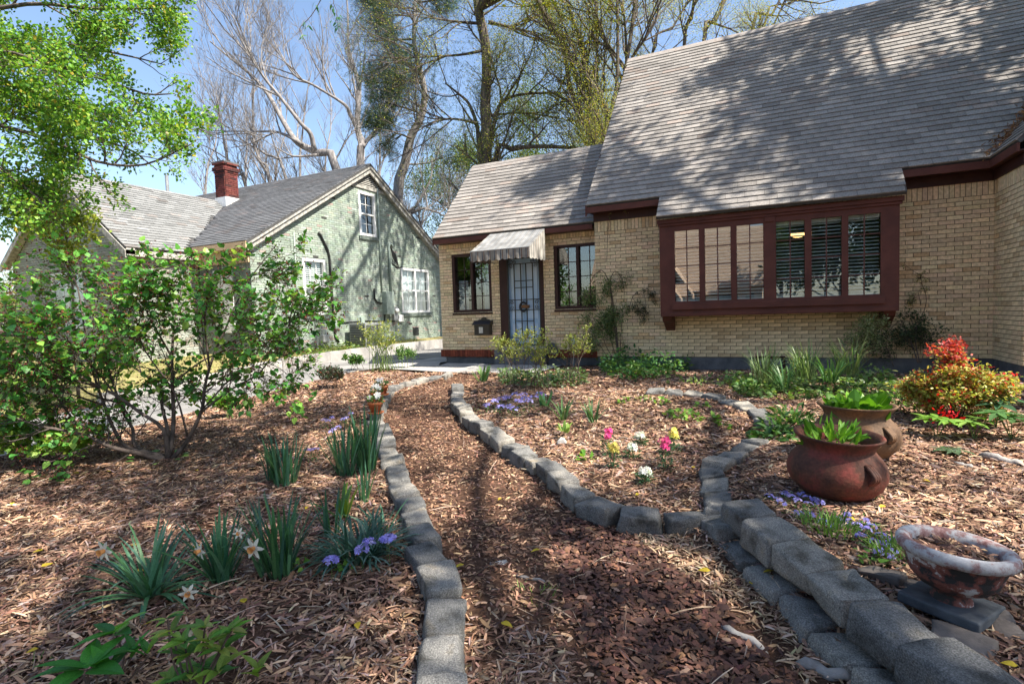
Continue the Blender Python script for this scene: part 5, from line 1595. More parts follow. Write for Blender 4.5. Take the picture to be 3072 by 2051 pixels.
def blade_clump(root, base, n, L, W, spread, lean, thetas, pal, w=None, az=None, ind=True, name='leaf', mat='blade', r=rng):
    """clump of strap leaves; every blade its own object unless ind is False"""
    groups = {}
    for i in range(n):
        groups.setdefault(int(r.integers(len(thetas))), []).append(i)
    allM, allC = [], []
    for g, ii in groups.items():
        k = len(ii); a = r.uniform(0, 2 * math.pi, k) if az is None else r.normal(az[0], az[1], k)
        le = np.abs(r.normal(lean[0], lean[1], k)); l = r.uniform(L[0], L[1], k)
        Zd = np.stack([np.sin(le) * np.cos(a), np.sin(le) * np.sin(a), np.cos(le)], -1)
        Xd = np.stack([np.cos(le) * np.cos(a), np.cos(le) * np.sin(a), -np.sin(le)], -1); Yd = np.cross(Zd, Xd)
        rr = spread * np.sqrt(r.random(k)); aa = a + r.normal(0, 0.8, k)
        x = base[0] + rr * np.cos(aa); y = base[1] + rr * np.sin(aa)
        pos = np.stack([x, y, gz(x, y) - 0.01 + (base[2] if len(base) > 2 else 0)], -1)
        wd = W * r.uniform(0.75, 1.2, k)
        M = mat44(pos, Xd * l[:, None], Yd * (wd / 0.03)[:, None], Zd * l[:, None]); C = palette(k, pal, w, 0.16, r)
        tm_ = bladeT(thetas[g])
        if ind: pieces(name, tm_, M, C, MT[mat], root, 10000, pool=4)
        else:
            allM.append(inst(*tm_, M, C))
    if allM:
        off = 0; V = []; F = []; c = []
        for v, f, cc in allM: V.append(v); F.append(f + off); c.append(cc); off += len(v)
        tag(build(name + '_tuft', np.concatenate(V), np.concatenate(F), MT[mat], root, np.concatenate(c)), kind='stuff')


BLUEG = [(0.045, 0.135, 0.075), (0.06, 0.17, 0.06), (0.035, 0.10, 0.07), (0.09, 0.20, 0.07), (0.10, 0.24, 0.16)]


def clump(name, v, label, cat, group=None):
    p = G(*v) if len(v) == 2 else np.array(v)
    return thing(name, (p[0], p[1], float(gz(p[0], p[1]))), label, cat, group), p


def daff_flower(root, p, d, s=0.04):
    d = np.array(d, float); d /= np.linalg.norm(d)
    a = np.linspace(0, 2 * math.pi, 7)[:-1]
    y = np.cross(d, [0, 0, 1.0]); y /= np.linalg.norm(y); z = np.cross(y, d)
    dirs = np.cos(a)[:, None] * y + np.sin(a)[:, None] * z + 0.15 * d
    X = dirs / np.linalg.norm(dirs, axis=1, keepdims=True); Yv = np.cross(np.tile(d, (6, 1)), X)
    M = mat44(np.tile(p, (6, 1)), X * s, Yv * s * 0.75, np.tile(d, (6, 1)) * s)
    V, F, c = inst(*LEAFS, M, np.tile((0.84, 0.83, 0.72), (6, 1)))
    f = build('flower', V, F, MT['petal'], root, c); tag(f, kind='stuff')
    prof = []
    for t in np.linspace(0, 1, 5): prof.append(p + d * s * 0.5 * t)
    V, F = tube_np(prof, [0.14 * s, 0.18 * s, 0.20 * s, 0.22 * s, 0.30 * s], 8)
    build('trumpet', V, F[:-2], MT['petal'], f, np.tile((0.75, 0.36, 0.12), (len(V), 1)))


t, p = clump('daffodil', (345, 1372), 'sprawling daffodil clump with leaves flopping flat, nearest bottom left corner', 'flower')
blade_clump(t, p, 44, (0.26, 0.46), 0.011, 0.05, (0.95, 0.30), (0.5, 0.9, 1.3), BLUEG)
blade_clump(t, p, 34, (0.28, 0.44), 0.011, 0.05, (0.42, 0.2), (0.2, 0.5, 0.8), BLUEG)
daff_flower(t, at_d(240, 1262, (p - CAM) @ CF - 0.20), -CF + np.array([-0.3, 0, -0.1]), 0.062)
daff_flower(t, at_d(432, 1358, (p - CAM) @ CF - 0.16), -CF + np.array([0.5, 0, -0.1]), 0.05)
t, p = clump('daffodil', (508, 1338), 'upright daffodil clump with two pale flowers, second from lower left', 'flower')
blade_clump(t, p, 50, (0.28, 0.44), 0.0105, 0.05, (0.30, 0.2), (0.05, 0.25, 0.5), BLUEG)
daff_flower(t, at_d(460, 1262, (p - CAM) @ CF - 0.18), -CF + np.array([-0.5, 0, -0.1]), 0.055)
daff_flower(t, at_d(548, 1222, (p - CAM) @ CF - 0.16), -CF + np.array([0.2, 0, 0.1]), 0.035)
t, p = clump('daffodil', (640, 1318), 'broad daffodil clump with one open white flower, left of the blue flowers', 'flower')
blade_clump(t, p, 70, (0.32, 0.50), 0.011, 0.09, (0.28, 0.18), (0.05, 0.25, 0.5), BLUEG)
daff_flower(t, at_d(583, 1256, (p - CAM) @ CF - 0.24), -CF + np.array([-0.2, 0, -0.05]), 0.068)
t, p = clump('daffodil', (655, 1112), 'isolated dark green daffodil leaf clump in sunlit mulch', 'flower')
blade_clump(t, p, 60, (0.32, 0.50), 0.011, 0.10, (0.22, 0.14), (0.05, 0.2, 0.4), BLUEG)
blade_clump(t, (p[0] - 0.20, p[1] + 0.02), 16, (0.28, 0.42), 0.009, 0.04, (0.18, 0.12), (0.05, 0.2), BLUEG)
t, p = clump('daffodil', (795, 1092), 'daffodil leaf clump beside the path edging, left of the tallest clump', 'flower')
blade_clump(t, p, 44, (0.36, 0.56), 0.011, 0.08, (0.22, 0.14), (0.05, 0.2, 0.4), BLUEG)
t, p = clump('daffodil', (842, 1082), 'tallest daffodil leaf clump against the path edging blocks', 'flower')
blade_clump(t, p, 60, (0.42, 0.68), 0.0115, 0.08, (0.16, 0.10), (0.02, 0.15, 0.3), BLUEG)
t, p = clump('daffodil', (835, 1150), 'thin daffodil tuft with pale stalks in front of the tallest clump', 'flower')
blade_clump(t, p, 12, (0.26, 0.42), 0.008, 0.05, (0.2, 0.15), (0.1, 0.3), BLUEG)
t, p = clump('daffodil', (765, 1235), 'few upright leaves rising behind the drooping blue flowered clump', 'flower')
blade_clump(t, p, 12, (0.26, 0.46), 0.010, 0.06, (0.22, 0.15), (0.05, 0.3), BLUEG)
SILV = [(0.05, 0.125, 0.09), (0.07, 0.16, 0.12), (0.035, 0.09, 0.065), (0.13, 0.21, 0.17)]
t, p = clump('grape_lily', (825, 1278), 'low mound of drooping blue green straps with violet flower heads by edging', 'flower')
blade_clump(t, p, 190, (0.20, 0.38), 0.0095, 0.14, (0.60, 0.28), (0.9, 1.3, 1.8), SILV)
lily, lily_p = t, p
t, p = clump('daffodil', (880, 1215), 'flat fan of narrow leaves reaching over the edging blocks', 'flower')
blade_clump(t, p, 22, (0.22, 0.38), 0.008, 0.05, (0.8, 0.25), (0.3, 0.7), BLUEG)
t, p = clump('daffodil', (1292, 985), 'small dark tuft of narrow leaves in the round bed', 'flower')
blade_clump(t, p, 22, (0.20, 0.32), 0.010, 0.05, (0.5, 0.25), (0.3, 0.6, 0.9), [(0.05, 0.11, 0.04), (0.08, 0.15, 0.05)])
t, p = clump('daffodil', (1362, 990), 'narrow leaf tuft left of the pink snapdragon in the round bed', 'flower')
blade_clump(t, p, 20, (0.20, 0.32), 0.010, 0.05, (0.4, 0.25), (0.2, 0.5), [(0.06, 0.13, 0.05), (0.08, 0.16, 0.06)])
t, p = clump('tulip', (1250, 955), 'broad leaved tulip sprout beside the violet flower patch', 'flower')
blade_clump(t, p, 10, (0.14, 0.24), 0.030, 0.05, (0.4, 0.2), (0.2, 0.5), [(0.05, 0.15, 0.07), (0.07, 0.19, 0.08)])
t, p = clump('tulip', (1105, 905), 'broad leaved tulip sprout near far end of the curved edging', 'flower')
blade_clump(t, p, 14, (0.18, 0.32), 0.028, 0.08, (0.5, 0.25), (0.2, 0.5), [(0.08, 0.17, 0.05), (0.13, 0.23, 0.06)])
t, p = clump('hosta', (1295, 1008), 'tiny yellow green sprout in front of the dark leaf tuft', 'plant')
blade_clump(t, p, 12, (0.08, 0.15), 0.020, 0.05, (0.7, 0.25), (0.3, 0.7), [(0.18, 0.30, 0.06), (0.25, 0.34, 0.08)])
t, p = clump('lily', (790, 1185), 'yellow green lily shoots between the daffodil clumps', 'plant')
blade_clump(t, p, 10, (0.20, 0.34), 0.022, 0.04, (0.4, 0.25), (0.3, 0.8), [(0.20, 0.32, 0.03), (0.09, 0.20, 0.05)])
t, p = clump('grass_tuft', (1228, 1365), 'small bright green grass tuft growing in the path', 'grass')
blade_clump(t, p, 70, (0.05, 0.11), 0.004, 0.10, (0.7, 0.3), (0.3, 0.7), [(0.12, 0.22, 0.03), (0.2, 0.28, 0.05)], ind=False)
t, p = clump('grass_tuft', (75, 1528), 'tiny bright green grass sprig at far lower left', 'grass')
blade_clump(t, p, 20, (0.04, 0.08), 0.004, 0.05, (0.7, 0.3), (0.3, 0.7), [(0.12, 0.25, 0.03)], ind=False)
GRS = [(0.10, 0.17, 0.06), (0.16, 0.23, 0.09), (0.22, 0.27, 0.12), (0.07, 0.13, 0.05)]
for v, n, lab in (((1752, 912), 110, 'leftmost tall arching grass clump below the foundation vent'), ((1848, 905), 130, 'tall arching grass clump in the middle of the three'), ((1945, 900), 100, 'rightmost arching grass clump behind the brown clay pot')):
    t, p = clump('ornamental_grass', v, lab, 'grass', 'arching grass clumps')
    blade_clump(t, p, n, (0.25, 0.58), 0.006, 0.14, (0.22, 0.16), (0.4, 0.9, 1.5), GRS, ind=False)
for v, lab in (((1800, 930), 'dark strap leaved tuft between the two left grass clumps'), ((1905, 915), 'dark strap leaved tuft right of the middle grass clump')):
    t, p = clump('daffodil', v, lab, 'flower')
    blade_clump(t, p, 26, (0.28, 0.42), 0.011, 0.08, (0.35, 0.2), (0.4, 0.9), [(0.05, 0.14, 0.04), (0.10, 0.2, 0.06)])

# ------------------------------------------------------------------ violet phlox
def petals5(s=1.0):
    V = [(0, 0, 0)]; F = []
    for i in range(5):
        a = 2 * math.pi * i / 5
        for da, rr in ((-0.42, 0.8), (0, 1.0), (0.42, 0.8)): V.append((rr * math.cos(a + da), rr * math.sin(a + da), 0.12))
        b = 1 + 3 * i; F += [(0, b, b + 1), (0, b + 1, b + 2)]
    return np.array(V) * s, F


P5 = petals5()
VIO = [(0.36, 0.33, 0.78), (0.44, 0.40, 0.85), (0.29, 0.26, 0.66), (0.52, 0.48, 0.88)]


def phlox(label, heads, stems_h, hr, per, leafpal=((0.05, 0.12, 0.035), (0.08, 0.17, 0.05)), nl=160, rad=None, fs=0.011, root=None, name='phlox', lr=0.035):
    """heads: list of pixel positions; each head a ball of florets on a stalk"""
    ps = [G(v[0], v[1] + v[2]) if len(v) > 2 else G(*v) for v in heads]
    c = np.mean(ps, 0)
    if root is None: root = thing(name, (c[0], c[1], float(gz(c[0], c[1]))), label, 'flower')
    for p in ps:
        h = stems_h * rng.uniform(0.8, 1.2); g = float(gz(p[0], p[1]))
        top = np.array([p[0], p[1], g + h])
        d = rng.normal(0, 1, (per, 3)); d[:, 2] = np.abs(d[:, 2]) * 0.9; d /= np.linalg.norm(d, axis=1, keepdims=True)
        q = top + d * hr * rng.uniform(0.7, 1.0, (per, 1)) * np.array([1, 1, 0.6])
        nrm = d * 0.7 + np.array([0, 0, 0.5]) + rng.normal(0, 0.25, (per, 3)); nrm /= np.linalg.norm(nrm, axis=1, keepdims=True)
        x = np.cross(nrm, rng.normal(0, 1, (per, 3))); x /= np.linalg.norm(x, axis=1, keepdims=True); y = np.cross(nrm, x)
        s = fs * rng.uniform(0.8, 1.2, (per, 1))
        V, F, cc = inst(*P5, mat44(q, x * s, y * s, nrm * s), palette(per, VIO, None, 0.10))
        tag(build('flower_head', V, F, MT['petal'], root, cc), kind='stuff')
        V, F = tube_np([(p[0], p[1], g - 0.01), (p[0] + rng.normal(0, .01), p[1], g + h * 0.6), tuple(top)], 0.0022, 4)
        build('stalk', V, F, MT['stem'], root)
    P = np.array(ps)
    k = rng.integers(len(P), size=nl); x = P[k, 0] + rng.normal(0, hr * 1.3, nl); y = P[k, 1] + rng.normal(0, hr * 1.3, nl)
    z = gz(x, y) + rng.uniform(0, stems_h * 0.75, nl)
    d = rng.normal(0, 1, (nl, 3)); d[:, 2] = np.abs(d[:, 2]) * 0.5
    V, F, cc = inst(*LEAFS, leaf_mats(np.stack([x, y, z], -1), d, rng.uniform(lr * 0.6, lr * 1.2, nl), 0.6), palette(nl, leafpal))
    tag(build('foliage', V, F, MT['leafm'], root, cc), kind='stuff')
    return root


phlox('large violet phlox patch in the round bed near the curved edging', [(1135, 945), (1150, 935), (1165, 940), (1170, 955), (1185, 930), (1190, 945), (1205, 938), (1215, 950), (1225, 935), (1240, 928), (1180, 962), (1150, 955), (1245, 935), (1120, 950), (1200, 925)], 0.14, 0.07, 26, nl=500, fs=0.016)
for v, lab in (((768, 1010), 'violet phlox head between left bed daffodil clumps'), ((795, 975), 'violet phlox head just behind the daffodil clumps'), ((716, 1060), 'low violet phlox bloom right of the isolated daffodil clump'), ((752, 985), 'faint violet phlox head farthest left of the path flowers')):
    phlox(lab, [(v[0] + dx, v[1] + dy) for dx, dy in ((0, 0), (10, -4), (-8, 3))], 0.12, 0.035, 16, nl=40, fs=0.013)
phlox('', [(832, 1310), (888, 1292), (762, 1335), (848, 1300), (895, 1300)], 0.15, 0.042, 40, nl=30, fs=0.017, root=lily)
phlox('low creeping blue phlox carpet in front of the dark red pot', [(1765, 1150), (1785, 1160), (1800, 1145), (1815, 1155), (1830, 1165), (1840, 1150), (1855, 1170), (1870, 1160), (1880, 1168), (1795, 1172), (1850, 1158), (1975, 1150), (1990, 1145)], 0.045, 0.03, 14, ((0.05, 0.12, 0.03), (0.10, 0.18, 0.05)), 260, fs=0.011, lr=0.03)
phlox('creeping blue phlox carpet spreading behind the big blocks left of the urn', [(1870, 1200), (1890, 1210), (1905, 1225), (1920, 1205), (1950, 1215), (1965, 1225), (1985, 1215), (2000, 1230), (2020, 1245), (1975, 1245), (2005, 1260), (2030, 1265), (2045, 1255), (2015, 1285), (2050, 1285), (1945, 1200), (1830, 1195), (2040, 1300), (1990, 1235)], 0.045, 0.03, 13, ((0.06, 0.14, 0.03), (0.12, 0.22, 0.05)), 520, fs=0.011, lr=0.035)
t, p = clump('grass_tuft', (1900, 1262), 'bright green grassy tuft among the creeping blue phlox', 'grass')
blade_clump(t, p, 120, (0.05, 0.11), 0.004, 0.13, (0.5, 0.3), (0.3, 0.7), [(0.10, 0.22, 0.03), (0.16, 0.28, 0.05)], ind=False)
t, p = clump('grass_tuft', (2050, 1315), 'green tuft growing left of the urn bowl', 'grass')
blade_clump(t, p, 80, (0.05, 0.10), 0.004, 0.10, (0.5, 0.3), (0.3, 0.7), [(0.10, 0.20, 0.03), (0.14, 0.24, 0.05)], ind=False)

# ------------------------------------------------------------------ snapdragons
def snap(v, h, col, label, nb=34):
    t, p = clump('snapdragon', v, label, 'flower', 'snapdragons in the round bed'); g = float(gz(p[0], p[1]))
    V, F = tube_np([(p[0], p[1], g - 0.02), (p[0] + 0.004, p[1], g + h)], 0.004, 5); build('stem', V, F, MT['stem'], t)
    n = 130; zz = rng.uniform(0.01, h * 0.82, n); a = rng.uniform(0, 6.28, n); rad = rng.uniform(0.005, 0.07, n) * (1.1 - 0.4 * zz / h)
    pos = np.stack([p[0] + rad * np.cos(a), p[1] + rad * np.sin(a), g + zz], -1); d = np.stack([np.cos(a), np.sin(a), rng.uniform(0.1, 0.9, n)], -1)
    V, F, c = inst(*LEAFS, leaf_mats(pos, d, rng.uniform(0.03, 0.05, n), 0.55), palette(n, [(0.045, 0.12, 0.05), (0.06, 0.155, 0.07), (0.035, 0.09, 0.04)]))
    tag(build('foliage', V, F, MT['leafm'], t, c), kind='stuff')
    n = nb; zz = rng.uniform(h * 0.72, h * 1.08, n); a = rng.uniform(0, 6.28, n); rad = rng.uniform(0.006, 0.048, n)
    pos = np.stack([p[0] + rad * np.cos(a), p[1] + rad * np.sin(a), g + zz], -1); nrm = np.stack([np.cos(a), np.sin(a), rng.uniform(0.2, 0.9, n)], -1); nrm /= np.linalg.norm(nrm, axis=1, keepdims=True)
    x = np.cross(nrm, rng.normal(0, 1, (n, 3))); x /= np.linalg.norm(x, axis=1, keepdims=True); y = np.cross(nrm, x); s = rng.uniform(0.017, 0.027, (n, 1))
    V, F, c = inst(*P5, mat44(pos, x * s, y * s, nrm * s * 2.5), palette(n, [col, tuple(min(0.95, q * 1.25) for q in col)], None, 0.1))
    tag(build('bloom', V, F, MT['petal'], t, c), kind='stuff')


PINK, YEL, WHT = (0.72, 0.08, 0.26), (0.78, 0.66, 0.16), (0.72, 0.74, 0.62)
snap((1395, 1045), 0.25, PINK, 'pink snapdragon at the left back of the group')
snap((1408, 1076), 0.22, YEL, 'yellow snapdragon at the left, in front of the pink one')
snap((1468, 1024), 0.13, WHT, 'low white snapdragon farthest back in the group')
snap((1450, 1054), 0.14, WHT, 'small white snapdragon in the middle of the group')
snap((1526, 1080), 0.28, PINK, 'tall pink snapdragon at the right of the group')
snap((1546, 1042), 0.23, YEL, 'yellow snapdragon at the right, behind the tall pink one')
snap((1480, 1112), 0.13, WHT, 'white snapdragon nearest the curved edging blocks')

# ------------------------------------------------------------------ low leafy plants
def leafy(name, v, label, cat, rad, h, n, size, pal, w=None, tm_=LEAF, wid=0.7, mat='leaf', ind=0, flat=0.6, group=None, stems=6, up=0.5, dome=True, offz=0.0):
    """mound of leaves; ind of them are objects of their own"""
    t, p = clump(name, v, label, cat, group)
    a = rng.uniform(0, 6.28, n); u = rng.random(n); rr = rad * np.sqrt(u)
    x = p[0] + rr * np.cos(a); y = p[1] + rr * np.sin(a)
    top = h * (np.sqrt(np.clip(1 - u, 0, 1)) if dome else 1.0)
    z = gz(x, y) + offz + top * rng.uniform(0.25, 1.0, n) + 0.01
    d = np.stack([np.cos(a), np.sin(a), rng.normal(up, 0.4, n)], -1) + rng.normal(0, 0.5, (n, 3))
    M = leaf_mats(np.stack([x, y, z], -1), d, rng.uniform(size[0], size[1], n), wid, flat); C = palette(n, pal, w)
    pieces('leaf', tm_, M, C, MT[mat], t, ind, 'foliage', pool=4)
    for k in range(stems):
        i = rng.integers(n); q = np.array([x[i], y[i], z[i]]); b0 = np.array([p[0] + rng.normal(0, rad * 0.15), p[1] + rng.normal(0, rad * 0.15), 0]); b0[2] = float(gz(b0[0], b0[1])) + offz - 0.01
        V, F = tube_np([b0, (b0 + q) / 2 + np.array([0, 0, 0.1 * h]), q], 0.003, 4); build('stem', V, F, MT['stem'], t)
    return t


LIME = [(0.14, 0.30, 0.045), (0.20, 0.36, 0.05), (0.10, 0.24, 0.04)]
for v, lab, r_, k in (((1435, 925), 'small lime green plant at left of the low row in the round bed', 0.08, 14), ((1475, 918), 'lime leaf rosette second from left in the low row', 0.10, 18),
                      ((1520, 928), 'lime leaf rosette right of centre in the low row', 0.10, 18), ((1560, 955), 'biggest heart leaved lime plant in the round bed', 0.16, 36),
                      ((1590, 962), 'heart leaved lime plant beside the biggest one', 0.12, 26), ((1645, 965), 'lime sprout nearest the right arc of stones', 0.10, 14), ((1660, 985), 'lime sprout lowest along the right arc of stones', 0.07, 10),
                      ((1343, 1055), 'tiny round leaved sprout left of the yellow snapdragon', 0.06, 12), ((1610, 935), 'reddish tinged small plant by the arc of stones', 0.08, 14)):
    leafy('low_plant', v, lab, 'plant', r_, 0.07, k, (0.04, 0.075), LIME, None, LEAFW, 1.1, ind=60, stems=3)
GRN = [(0.05, 0.13, 0.035), (0.08, 0.18, 0.05), (0.12, 0.24, 0.06), (0.17, 0.28, 0.08)]
leafy('hellebore', (1820, 990), 'bushy green hellebore left of the brown clay pot', 'plant', 0.30, 0.26, 210, (0.07, 0.13), GRN, None, LEAFN, 1.0, ind=120, stems=10)
leafy('hellebore', (1740, 900), 'low green plant below the foundation vent left of the grasses', 'plant', 0.30, 0.18, 150, (0.05, 0.09), GRN, None, LEAF, 0.6, stems=8)
leafy('hellebore', (1770, 1010), 'dark flat leaved plant at the end of the right arc stones', 'plant', 0.22, 0.10, 90, (0.06, 0.10), GRN[:2], None, LEAFW, 0.9, ind=60, stems=6)
leafy('hellebore', (2070, 935), 'pale green leafy clump between brown pot and red bush', 'plant', 0.26, 0.20, 150, (0.06, 0.11), [(0.14, 0.26, 0.06), (0.22, 0.34, 0.09), (0.09, 0.18, 0.05)], None, LEAFN, 1.1, ind=60, stems=8)
leafy('ground_plant', (2010, 905), 'grey green low plants behind the brown clay pot', 'plant', 0.45, 0.15, 240, (0.05, 0.09), [(0.10, 0.18, 0.08), (0.17, 0.26, 0.12), (0.24, 0.32, 0.17)], None, LEAFN, 1.0, stems=6)
leafy('ground_plant', (1620, 880), 'scattered pale seedlings on sunny mulch below the bay window', 'plant', 0.6, 0.10, 90, (0.05, 0.08), [(0.15, 0.25, 0.07), (0.25, 0.34, 0.12)], None, LEAF, 0.6, stems=6, dome=False)


def palm_leaf(root, base, tip, s, col, n=7):
    """hellebore leaf: leaflets fanning from the top of a stalk"""
    V, F = tube_np([base, (np.array(base) + tip) / 2 + np.array([0, 0, 0.01]), tip], 0.004, 5); build('stalk', V, F, MT['stem'], root)
    a = np.linspace(-2.4, 2.4, n) + rng.normal(0, 0.08, n); fw = rng.uniform(0, 6.28)
    d = np.stack([np.cos(a + fw), np.sin(a + fw), np.full(n, 0.05) + rng.normal(0, 0.1, n)], -1)
    M = leaf_mats(np.tile(tip, (n, 1)), d, s * rng.uniform(0.85, 1.1, n), 1.0, 0.95); C = palette(n, [col], None, 0.1)
    pieces('leaf', LEAFN, M, C, MT['leaf'], root, 100, pool=2)


for v, lab, k, h, s, pal in (((2150, 1005), 'bright green hellebore with two palm shaped leaves left of the dark one', 4, 0.22, 0.17, [(0.16, 0.32, 0.05), (0.20, 0.36, 0.06)]),
                             ((2235, 1010), 'yellow green hellebore with star shaped leaves in front of the red bush', 4, 0.20, 0.17, [(0.16, 0.30, 0.05), (0.22, 0.36, 0.08)]),
                             ((2285, 985), 'dark green hellebore with large palm leaves at right of the red bush', 5, 0.34, 0.22, [(0.05, 0.13, 0.06), (0.06, 0.17, 0.07)]),
                             ((2320, 1010), 'hellebore with dark drooping leaves at the right picture edge', 5, 0.24, 0.19, [(0.07, 0.15, 0.05), (0.09, 0.20, 0.06)]),
                             ((2200, 1045), 'flat grey green rosette lowest in front of the hellebores', 3, 0.05, 0.12, [(0.10, 0.16, 0.09), (0.06, 0.11, 0.05)])):
    t, p = clump('hellebore', v, lab, 'plant')
    for i in range(k):
        a = rng.uniform(0, 6.28); q = np.array([p[0] + 0.10 * math.cos(a) * (i > 0), p[1] + 0.10 * math.sin(a) * (i > 0), 0]); q[2] = float(gz(q[0], q[1])) + h * rng.uniform(0.75, 1.1)
        palm_leaf(t, (p[0], p[1], float(gz(p[0], p[1]))), q, s, pal[i % 2])
# plants in the clay pots
for (P, R, H, lab) in ((P1, R1, H1, 'fresh green lily shoots filling the dark red clay pot'), (P2, R2, H2, 'bright green leafy plant spilling above brown clay pot rim')):
    t = thing('potted_plant', (P[0], P[1], P[2] + H * 0.8), lab, 'plant')
    n = 90 if P is P1 else 110
    a = rng.uniform(0, 6.28, n); rr = 0.60 * R * np.sqrt(rng.random(n))
    if P is P1: k = rng.random(n) < 0.92
    pos = np.stack([P[0] + rr * np.cos(a), P[1] + rr * np.sin(a), P[2] + H * 0.80 + rng.uniform(0.0, 0.11, n)], -1)
    d = np.stack([np.cos(a) * 0.6, np.sin(a) * 0.6, rng.uniform(0.3, 1.4, n)], -1) + rng.normal(0, 0.3, (n, 3))
    M = leaf_mats(pos, d, rng.uniform(0.07, 0.13, n), 0.8, 0.2); C = palette(n, [(0.09, 0.25, 0.02), (0.14, 0.33, 0.03), (0.06, 0.17, 0.02), (0.20, 0.40, 0.05)])
    pieces('leaf', LEAFN if P is P1 else LEAF, M, C, MT['leaf'], t, 200, pool=6)

# ------------------------------------------------------------------ three terracotta pots with white pansies
MT['terra'] = clay('terracotta', (0.30, 0.085, 0.035), (0.40, 0.12, 0.045), (0.46, 0.17, 0.08), 12.0)
for k, (px_, py_, lab) in enumerate(((-4.72, 5.62, 'nearest terracotta pot with white pansies on the edging blocks'), (-5.08, 6.10, 'middle terracotta pot with white pansies on the edging blocks'), (-5.42, 6.62, 'farthest terracotta pot with white pansies on the edging blocks'))):
    c = (px_, py_, float(gz(px_ - 0.1, py_)) + 0.125)
    t = thing('flower_pot', c, lab, 'pot', 'terracotta pots on the edging')
    MB().lathe([(0.085, 0.0), (0.105, 0.012), (0.11, 0.024), (0.10, 0.026), (0.08, 0.014)], c, 24).build('saucer', MT['terra'], t, True)
    MB().lathe([(0.065, 0.016), (0.088, 0.115), (0.098, 0.117), (0.102, 0.155), (0.094, 0.156), (0.088, 0.13)], c, 24).build('body', MT['terra'], t, True)
    MB().lathe([(0.0, 0.14), (0.09, 0.136)], c, 16, False).build('soil', MT['mulch'], t)
    t2 = thing('pansy', (c[0], c[1], c[2] + 0.14), ('white pansies in the nearest terracotta pot', 'white pansies in the middle terracotta pot', 'white pansies in the farthest terracotta pot')[k], 'flower')
    n = 70; a = rng.uniform(0, 6.28, n); rr = 0.085 * np.sqrt(rng.random(n))
    pos = np.stack([c[0] + rr * np.cos(a), c[1] + rr * np.sin(a), c[2] + 0.14 + rng.uniform(0, 0.08, n)], -1); d = np.stack([np.cos(a), np.sin(a), rng.uniform(0, 1, n)], -1)
    V, F, cc = inst(*LEAFS, leaf_mats(pos, d, rng.uniform(0.035, 0.06, n), 0.9), palette(n, GRN))
    tag(build('foliage', V, F, MT['leafm'], t2, cc), kind='stuff')
    for j in range(5):
        a = rng.uniform(0, 6.28); q = np.array([c[0] + 0.06 * math.cos(a), c[1] + 0.06 * math.sin(a) - 0.02, c[2] + 0.21 + rng.uniform(0, 0.05)])
        nrm = -CF * 0.8 + np.array([rng.normal(0, .4), 0, 0.5]); nrm /= np.linalg.norm(nrm); x = np.cross(nrm, [0, 0, 1.0]); x /= np.linalg.norm(x); y = np.cross(nrm, x)
        V, F, cc = inst(petals5(0.04)[0], P5[1], mat44(q[None], x[None], y[None], nrm[None]), np.array([(0.80, 0.80, 0.78)]))
        fo = build('flower', V, F, MT['petal'], t2, cc)
        V, F = tube_np([(c[0], c[1], c[2] + 0.13), q], 0.002, 4); build('stalk', V, F, MT['stem'], t2)

# yellow leaves fallen on the mulch
YL = [(620, 1165), (90, 1500), (350, 1440), (1150, 1150), (820, 1440), (1065, 1305), (2115, 1108), (2335, 1545), (1630, 1320), (1725, 1352), (300, 1260), (95, 1310), (245, 1087), (170, 1090), (445, 1265), (705, 1170), (310, 1320), (100, 1270), (455, 1085), (1775, 1320), (1590, 1080), (1240, 1270), (2030, 1170), (1150, 1440), (560, 1395), (1465, 1140), (30, 1160), (920, 1150), (1100, 1000), (1945, 1195)]
for i, v in enumerate(YL):
    p = G(*v); a = rng.uniform(0, 6.28)
    M = leaf_mats(np.array([[p[0], p[1], float(gz(p[0], p[1])) + 0.03]]), np.array([[math.cos(a), math.sin(a), 0.1]]), np.array([rng.uniform(0.045, 0.07)]), 0.75, 0.85)
    V, F, c = inst(*LEAFW, M, np.array([(0.62, 0.46, 0.04)]) * rng.uniform(0.8, 1.1))
    tag(build('fallen_leaf', V, F, MT['leafm'], None, c, loc=tuple(p)), 'small yellow leaf fallen on the brown mulch', 'leaf', 'yellow leaves fallen on the mulch')
# ------------------------------------------------------------------ branching plants and trees
def walk(p, d, L, n, wig, up, r):
    pts = [np.array(p, float)]; d = np.array(d, float); d /= np.linalg.norm(d) + 1e-9
    for i in range(n):
        d = d + r.normal(0, wig, 3) + np.array([0, 0, up / n]); d /= np.linalg.norm(d) + 1e-9
        pts.append(pts[-1] + d * L / n)
    return pts


def smooth_path(P, n=3):
    """Catmull-Rom through the points"""
    P = [np.array(p, float) for p in P]
    if len(P) < 3: return P
    Q = [2 * P[0] - P[1]] + P + [2 * P[-1] - P[-2]]; out = []
    for i in range(1, len(Q) - 2):
        for k in range(n):
            t = k / n
            out.append(0.5 * (2 * Q[i] + (Q[i + 1] - Q[i - 1]) * t + (2 * Q[i - 1] - 5 * Q[i] + 4 * Q[i + 1] - Q[i + 2]) * t ** 2 + (3 * Q[i] - Q[i - 1] - 3 * Q[i + 1] + Q[i + 2]) * t ** 3))
    return out + [P[-1]]


